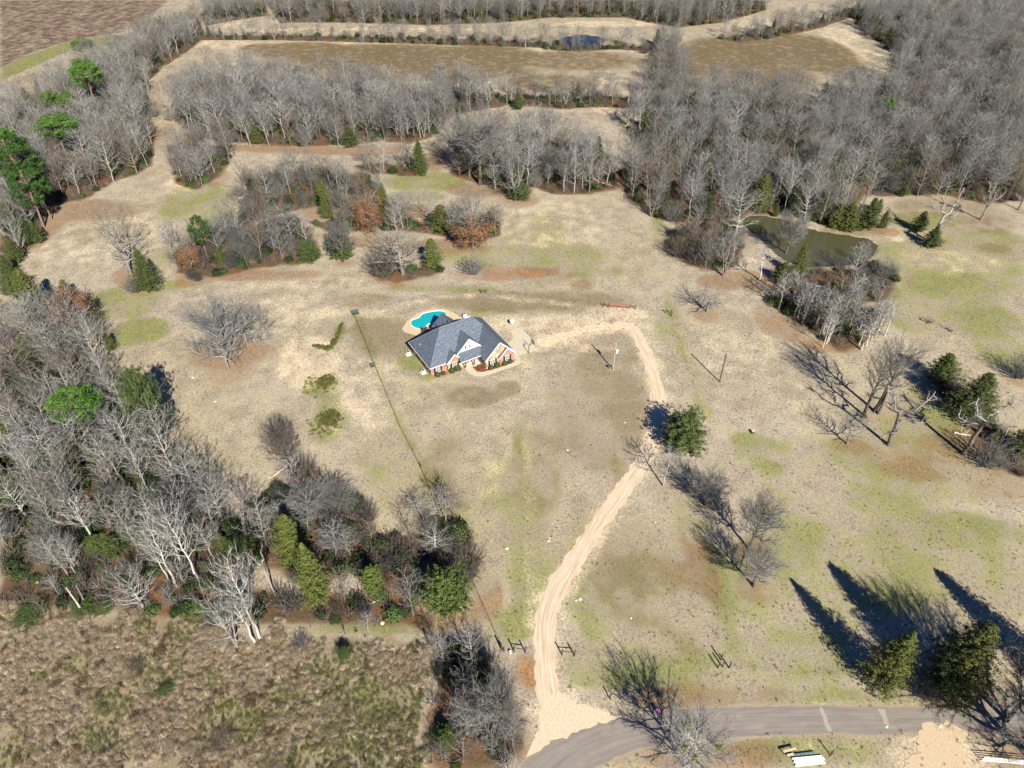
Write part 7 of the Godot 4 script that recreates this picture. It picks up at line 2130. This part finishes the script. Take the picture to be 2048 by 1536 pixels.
var ROAD := PackedVector2Array([Vector2(-1.1,-43.9),Vector2(0.1,-45.6),Vector2(2.2,-47.5),Vector2(6.5,-50.1),Vector2(10.7,-51.7),Vector2(17.4,-53.4),Vector2(23.2,-54.4),Vector2(29.2,-54.9),Vector2(34.8,-55.1),Vector2(48.7,-55.1),Vector2(59.8,-54.8),Vector2(67.6,-54.9),Vector2(83.2,-54.4),Vector2(95.3,-54.1),Vector2(93.2,-50.8),Vector2(81.4,-51.1),Vector2(72.1,-51.5),Vector2(63.9,-51.4),Vector2(58.3,-51.0),Vector2(50.2,-51.0),Vector2(41.9,-50.8),Vector2(32.3,-50.1),Vector2(26.4,-49.3),Vector2(21.1,-48.2),Vector2(15.7,-47.0),Vector2(12.4,-45.6),Vector2(10.3,-43.9)])
var ROAD_LINE := [Vector3(3.8,-43.1,7.4),Vector3(7.2,-46.1,7.2),Vector3(11.2,-48.5,6.6),Vector3(16.7,-50.4,5.4),Vector3(22.0,-51.5,4.9),Vector3(28.5,-52.2,4.8),Vector3(35.0,-52.6,4.7),Vector3(43.1,-52.9,4.5),Vector3(51.2,-53.0,4.4),Vector3(59.2,-52.9,4.3),Vector3(67.2,-53.0,4.0),Vector3(74.4,-52.8,3.8),Vector3(82.2,-52.7,3.7),Vector3(92.7,-52.5,3.7)]
var ROAD_SHOULDER := [Vector3(3.8,-43.1,8.2),Vector3(7.2,-46.1,8.0),Vector3(11.2,-48.5,7.4),Vector3(16.7,-50.4,6.2),Vector3(22.0,-51.5,5.7),Vector3(28.5,-52.2,5.6),Vector3(35.0,-52.6,5.5),Vector3(43.1,-52.9,5.3),Vector3(51.2,-53.0,5.2),Vector3(59.2,-52.9,5.1),Vector3(67.2,-53.0,4.8),Vector3(74.4,-52.8,4.6),Vector3(82.2,-52.7,4.5),Vector3(92.7,-52.5,4.5)]
var ROAD_SEAMS := [PackedVector2Array([Vector2(50.0,-55.0),Vector2(50.6,-55.0),Vector2(50.8,-51.1),Vector2(50.1,-51.1)]),PackedVector2Array([Vector2(59.7,-54.7),Vector2(60.6,-54.7),Vector2(60.3,-52.0),Vector2(59.6,-51.8)])]
var TRACK := PackedVector2Array([Vector2(64.9,-51.5),Vector2(67.2,-52.5),Vector2(69.1,-52.9),Vector2(70.7,-52.2),Vector2(72.5,-51.4),Vector2(70.5,-50.0),Vector2(70.0,-48.3),Vector2(70.5,-46.4),Vector2(71.1,-43.9),Vector2(57.5,-43.9),Vector2(60.3,-46.4),Vector2(62.7,-48.3),Vector2(64.3,-50.0)])
var POND_POLYS := [PackedVector2Array([Vector2(79.4,-226.7),Vector2(83.0,-229.8),Vector2(88.3,-229.4),Vector2(93.6,-227.4),Vector2(98.7,-222.1),Vector2(104.4,-218.0),Vector2(112.2,-215.5),Vector2(118.9,-212.7),Vector2(120.8,-207.8),Vector2(115.9,-200.4),Vector2(108.7,-195.6),Vector2(99.7,-194.1),Vector2(91.5,-193.5),Vector2(86.3,-197.9),Vector2(84.1,-204.4),Vector2(81.8,-214.8),Vector2(79.1,-221.4)]),PackedVector2Array([Vector2(24.0,-452.1),Vector2(31.4,-462.5),Vector2(41.3,-468.5),Vector2(52.0,-463.7),Vector2(57.8,-455.6),Vector2(51.9,-445.4),Vector2(42.4,-442.1),Vector2(31.8,-443.2)])]
var RUTS_AND_FENCE_SHADE := [{"zone":2,"w":3.0,"k":0.55,"pts":[Vector2(7.5,-51.2),Vector2(6.8,-54.2),Vector2(6.1,-57.5),Vector2(5.8,-61.4),Vector2(5.8,-66.0),Vector2(5.9,-69.9),Vector2(6.9,-74.0),Vector2(8.7,-78.2),Vector2(11.4,-82.7),Vector2(14.3,-87.5),Vector2(17.3,-92.4),Vector2(20.4,-97.0),Vector2(23.7,-101.8),Vector2(27.1,-106.9),Vector2(30.7,-113.0),Vector2(33.2,-119.5),Vector2(35.0,-126.4),Vector2(36.1,-133.8),Vector2(36.2,-140.6),Vector2(36.0,-146.8),Vector2(35.3,-152.3),Vector2(34.4,-157.5),Vector2(33.6,-161.2)]},{"zone":2,"w":3.5,"k":0.80,"pts":[Vector2(35.3,-161.5),Vector2(24.5,-161.9),Vector2(11.7,-156.5),Vector2(4.8,-153.4)]},{"zone":7,"w":1.6,"k":0.60,"pts":[Vector2(11.3,-85.1),Vector2(17.1,-94.4),Vector2(23.3,-104.0),Vector2(27.2,-109.2)]},{"zone":0,"w":1.2,"k":0.60,"pts":[Vector2(-45.1,-168.1),Vector2(-35.9,-145.1),Vector2(-26.2,-121.2),Vector2(-20.4,-109.2),Vector2(-15.5,-96.4)]},{"zone":3,"w":0.7,"k":0.35,"pts":[Vector2(-45.1,-168.1),Vector2(-35.9,-145.1),Vector2(-26.2,-121.2),Vector2(-20.4,-109.2),Vector2(-15.5,-96.4)]},{"zone":0,"w":1.4,"k":0.50,"pts":[Vector2(44.5,-165.1),Vector2(44.8,-151.2),Vector2(45.7,-138.6),Vector2(44.9,-125.5)]},{"zone":2,"w":1.4,"k":0.35,"pts":[Vector2(3.1,-146.8),Vector2(3.2,-113.8),Vector2(3.3,-92.4),Vector2(2.5,-69.9)]},{"zone":0,"w":1.6,"k":0.50,"pts":[Vector2(-4.5,-117.0),Vector2(-2.6,-104.7),Vector2(-1.4,-93.7),Vector2(1.5,-75.0)]},{"zone":0,"w":1.5,"k":0.40,"pts":[Vector2(38.4,-83.9),Vector2(37.9,-75.0),Vector2(36.3,-65.1)]},{"zone":2,"w":1.5,"k":0.30,"pts":[Vector2(45.9,-165.1),Vector2(45.6,-146.8),Vector2(45.8,-132.8),Vector2(45.3,-120.3)]},{"zone":2,"w":1.2,"k":0.50,"pts":[Vector2(-32.6,-173.7),Vector2(-21.2,-177.4),Vector2(-9.5,-178.5),Vector2(8.2,-175.3),Vector2(25.3,-170.6)]},{"zone":2,"w":0.7,"k":0.40,"pts":[Vector2(-15.5,-135.7),Vector2(-8.7,-122.0),Vector2(-4.3,-109.2),Vector2(-2.5,-99.1)]},{"zone":2,"w":0.7,"k":0.35,"pts":[Vector2(-19.0,-132.8),Vector2(-11.5,-118.7),Vector2(-8.1,-106.2),Vector2(-6.6,-96.4)]},{"zone":3,"w":0.6,"k":0.40,"pts":[Vector2(-17.3,-134.2),Vector2(-10.2,-120.3),Vector2(-6.2,-107.7)]},{"zone":2,"w":0.8,"k":0.35,"pts":[Vector2(69.6,-175.3),Vector2(69.0,-142.7),Vector2(66.1,-120.3),Vector2(58.5,-99.1)]},{"zone":0,"w":0.8,"k":0.40,"pts":[Vector2(13.4,-138.6),Vector2(9.7,-113.8),Vector2(6.8,-93.7)]},{"zone":2,"w":1.6,"k":0.70,"pts":[Vector2(160.2,-474.7),Vector2(157.2,-438.5),Vector2(155.4,-404.9),Vector2(152.6,-375.2)]},{"zone":2,"w":2.5,"k":0.80,"pts":[Vector2(194.8,-477.0),Vector2(192.6,-449.0),Vector2(196.6,-428.5),Vector2(196.8,-400.4)]}]  # tracks and grass strips; the dark one by the left fence paints its shadow
const POLE_A := Vector2(26.02,-142.86)
const POLE_B := Vector2(52.34,-137.84)
var FENCES := [
	{"label":"woven wire fence running from the feed box down the pasture left of the house","gap":4.5,"tall":1.15,"woven":true,"pts":[Vector2(-45.14,-168.06),Vector2(-35.89,-145.14),Vector2(-26.24,-121.19),Vector2(-20.34,-108.85),Vector2(-15.34,-96.09)]},
	{"label":"wire fence going down past the juniper to the drive gate","gap":4.5,"tall":1.15,"woven":true,"pts":[Vector2(-15.34,-96.09),Vector2(-10.16,-85.06),Vector2(-5.41,-73.97),Vector2(-1.83,-65.46)]},
	{"label":"wire fence behind the house between feed box and timber braces","gap":4.0,"tall":1.15,"woven":false,"pts":[Vector2(-44.84,-168.82),Vector2(-32.57,-173.70),Vector2(-21.25,-177.69),Vector2(-9.22,-179.86)]},
	{"label":"wire fence behind the house running to the red gate","gap":4.0,"tall":1.15,"woven":false,"pts":[Vector2(-7.29,-179.86),Vector2(8.23,-176.61),Vector2(18.36,-174.23),Vector2(26.29,-171.88)]},
	{"label":"short wire fence between the red gate and the corner posts","gap":4.0,"tall":1.15,"woven":false,"pts":[Vector2(35.33,-170.34),Vector2(43.61,-168.31)]},
	{"label":"wire fence along the right side of the dirt drive","gap":4.5,"tall":1.15,"woven":false,"pts":[Vector2(45.21,-166.81),Vector2(45.45,-151.15),Vector2(45.49,-137.64),Vector2(45.59,-126.41)]},
	{"label":"wire fence crossing the pasture below the round green tree","gap":5.0,"tall":1.15,"woven":false,"pts":[Vector2(45.76,-123.77),Vector2(42.27,-101.85),Vector2(38.86,-80.45),Vector2(35.46,-63.05)]},
	{"label":"wire fence between the right gate brace and the three timber posts","gap":4.0,"tall":1.15,"woven":false,"pts":[Vector2(10.90,-64.24),Vector2(19.45,-63.41),Vector2(27.90,-62.50),Vector2(34.77,-61.87)]},
	{"label":"wire fence above the road verge right of the three timber posts","gap":4.0,"tall":1.15,"woven":false,"pts":[Vector2(37.14,-61.78),Vector2(45.43,-60.98),Vector2(53.75,-60.53),Vector2(60.44,-60.36)]},
	{"label":"wire fence along the top of the rough brushy field","gap":5.0,"tall":1.15,"woven":false,"pts":[Vector2(-48.49,-69.11),Vector2(-41.36,-69.11),Vector2(-30.18,-68.91),Vector2(-22.53,-68.33),Vector2(-15.40,-67.94)]}]
var BRACES := [
	{"a":Vector2(0.35,-64.80),"b":Vector2(2.34,-64.52),"label":"timber fence brace left of the drive entrance","tall":1.90},
	{"a":Vector2(8.65,-64.15),"b":Vector2(10.79,-63.96),"label":"timber fence brace right of the drive entrance","tall":1.90},
	{"a":Vector2(-9.04,-178.77),"b":Vector2(-7.70,-178.77),"label":"timber fence brace behind the pool in the back fence","tall":1.50},
	{"a":Vector2(26.41,-171.62),"b":Vector2(27.68,-171.37),"label":"timber brace at the left end of the red gate","tall":1.60},
	{"a":Vector2(33.81,-170.85),"b":Vector2(35.33,-170.34),"label":"timber brace at the right end of the red gate","tall":1.60},
	{"a":Vector2(43.80,-168.57),"b":Vector2(45.28,-168.06),"label":"timber brace at the upper fence corner right of the red gate","tall":1.60}]
var POSTS := [
	{"at":Vector2(-1.83,-65.08),"label":"dark timber fence post left of the left gate brace","tall":2.20,"r":0.13},
	{"at":Vector2(-1.39,-64.80),"label":"second dark timber post close beside the left gate brace","tall":1.60,"r":0.11},
	{"at":Vector2(45.21,-166.81),"label":"single timber corner post below the upper fence corner brace","tall":1.60,"r":0.13},
	{"at":Vector2(35.10,-61.78),"label":"left one of the timber posts in the lower pasture corner","tall":2.00,"r":0.12},
	{"at":Vector2(35.90,-61.96),"label":"middle one of the timber posts in the lower pasture corner","tall":2.00,"r":0.12},
	{"at":Vector2(36.97,-61.78),"label":"right one of the timber posts in the lower pasture corner","tall":2.00,"r":0.12},
	{"at":Vector2(35.93,-63.23),"label":"rear one of the timber posts in the lower pasture corner","tall":2.00,"r":0.12},
	{"at":Vector2(16.13,-56.40),"label":"timber post by the drive entrance above the pavement","tall":1.70,"r":0.10},
	{"at":Vector2(49.36,-47.48),"label":"lone timber post in the grass below the road","tall":1.90,"r":0.10},
	{"at":Vector2(-14.84,-66.69),"label":"dark timber post at the right end of the brushy field","tall":1.90,"r":0.13},
	{"at":Vector2(-29.59,-68.13),"label":"dark timber post at the middle of the brushy field edge","tall":1.50,"r":0.10},
	{"at":Vector2(-22.09,-45.50),"label":"tall dark post at the bottom of the brushy field","tall":2.20,"r":0.12},
	{"at":Vector2(45.45,-123.43),"label":"timber fence corner post beside the round green tree","tall":1.50,"r":0.10},
	{"at":Vector2(45.41,-125.53),"label":"second timber post beside the round green tree","tall":1.50,"r":0.10},
	{"at":Vector2(-20.06,-108.25),"label":"dark timber post in the long left fence","tall":1.30,"r":0.11}]
const GATE_RED := [Vector2(28.13,-171.49),Vector2(33.51,-170.72)]
const GATE_WHITE := [Vector2(72.27,-46.67),Vector2(80.57,-45.94)]
const SIGN := Vector2(23.52,-54.17)
const BUCKET := Vector2(-0.26,-64.52)
const STUMP := Vector2(55.87,-119.34)
const PIPES := Vector2(45.69,-46.67)
const BOXES := [Vector2(-44.57,-168.06),Vector2(-35.97,-143.90)]
const BENCHES := [Vector2(43.01,-48.00),Vector2(43.08,-47.48)]
var LOGS := [
	{"label":"long white fallen log lying in the wet ground south of the pond","a":Vector2(88.77,-184.03),"b":Vector2(102.23,-179.58),"r":0.28,"tone":1.20,"seed":1,"brush":false},
	{"label":"fallen trunk pieces beside the brown heap at the woods tip","a":Vector2(-49.84,-108.40),"b":Vector2(-52.70,-105.00),"r":0.20,"tone":1.00,"seed":2,"brush":false},
	{"label":"dead branch heap lying in the green right pasture","a":Vector2(115.16,-165.09),"b":Vector2(117.10,-163.14),"r":0.30,"tone":0.40,"seed":3,"brush":true},
	{"label":"dead bough lying right of the branch heap in the right pasture","a":Vector2(119.45,-162.18),"b":Vector2(120.89,-159.33),"r":0.14,"tone":0.50,"seed":4,"brush":true},
	{"label":"white fallen limb left of the far right dead tree","a":Vector2(102.69,-119.34),"b":Vector2(105.91,-118.34),"r":0.20,"tone":1.25,"seed":5,"brush":false},
	{"label":"grey fallen tree in the north clump beside the tan pasture","a":Vector2(29.97,-260.50),"b":Vector2(37.70,-252.03),"r":0.30,"tone":0.80,"seed":6,"brush":false},
	{"label":"fallen grey branches in the leaf litter below the lower left thicket","a":Vector2(-24.37,-75.01),"b":Vector2(-27.80,-73.45),"r":0.15,"tone":0.80,"seed":7,"brush":true}]
var STONES := [
	{"at":Vector2(7.27,-88.43),"s":0.35,"label":"pale stone in the pasture left of the lower drive"},
	{"at":Vector2(7.59,-89.17),"s":0.25,"label":"smaller pale stone beside the one left of the lower drive"},
	{"at":Vector2(12.57,-75.23),"s":0.40,"label":"pale stone right of the drive below its bend"},
	{"at":Vector2(11.81,-74.91),"s":0.25,"label":"small stone left of the pale one right of the drive"},
	{"at":Vector2(21.49,-71.30),"s":0.25,"label":"pale stone in the thatch right of the lower drive"},
	{"at":Vector2(-0.99,-86.61),"s":0.40,"label":"rust coloured stone in the grass left of the drive"},
	{"at":Vector2(-81.08,-139.62),"s":0.40,"label":"white stone in the pasture right of the left wood"},
	{"at":Vector2(-72.54,-130.40),"s":0.35,"label":"white stone below the large spreading oak"},
	{"at":Vector2(-62.18,-75.44),"s":0.50,"label":"pale stone under the tall white trunks at lower left"},
	{"at":Vector2(-89.73,-79.01),"s":0.50,"label":"pale stone at the left edge above the brushy field"},
	{"at":Vector2(26.69,-122.91),"s":0.25,"label":"small pale stone left of the drive shadow"},
	{"at":Vector2(12.56,-113.81),"s":0.30,"label":"pale stone in the middle of the front pasture"},
	{"at":Vector2(-23.25,-70.30),"s":0.45,"label":"pale stone in the green strip above the brushy field"},
	{"at":Vector2(29.18,-93.08),"s":0.25,"label":"pale stone below the nearest grey tree by the drive"},
	{"at":Vector2(68.41,-52.00),"s":0.35,"label":"stone where the dirt track meets the road"},
	{"at":Vector2(59.83,-51.93),"s":0.30,"label":"white stone at the end of the pavement patch"}]
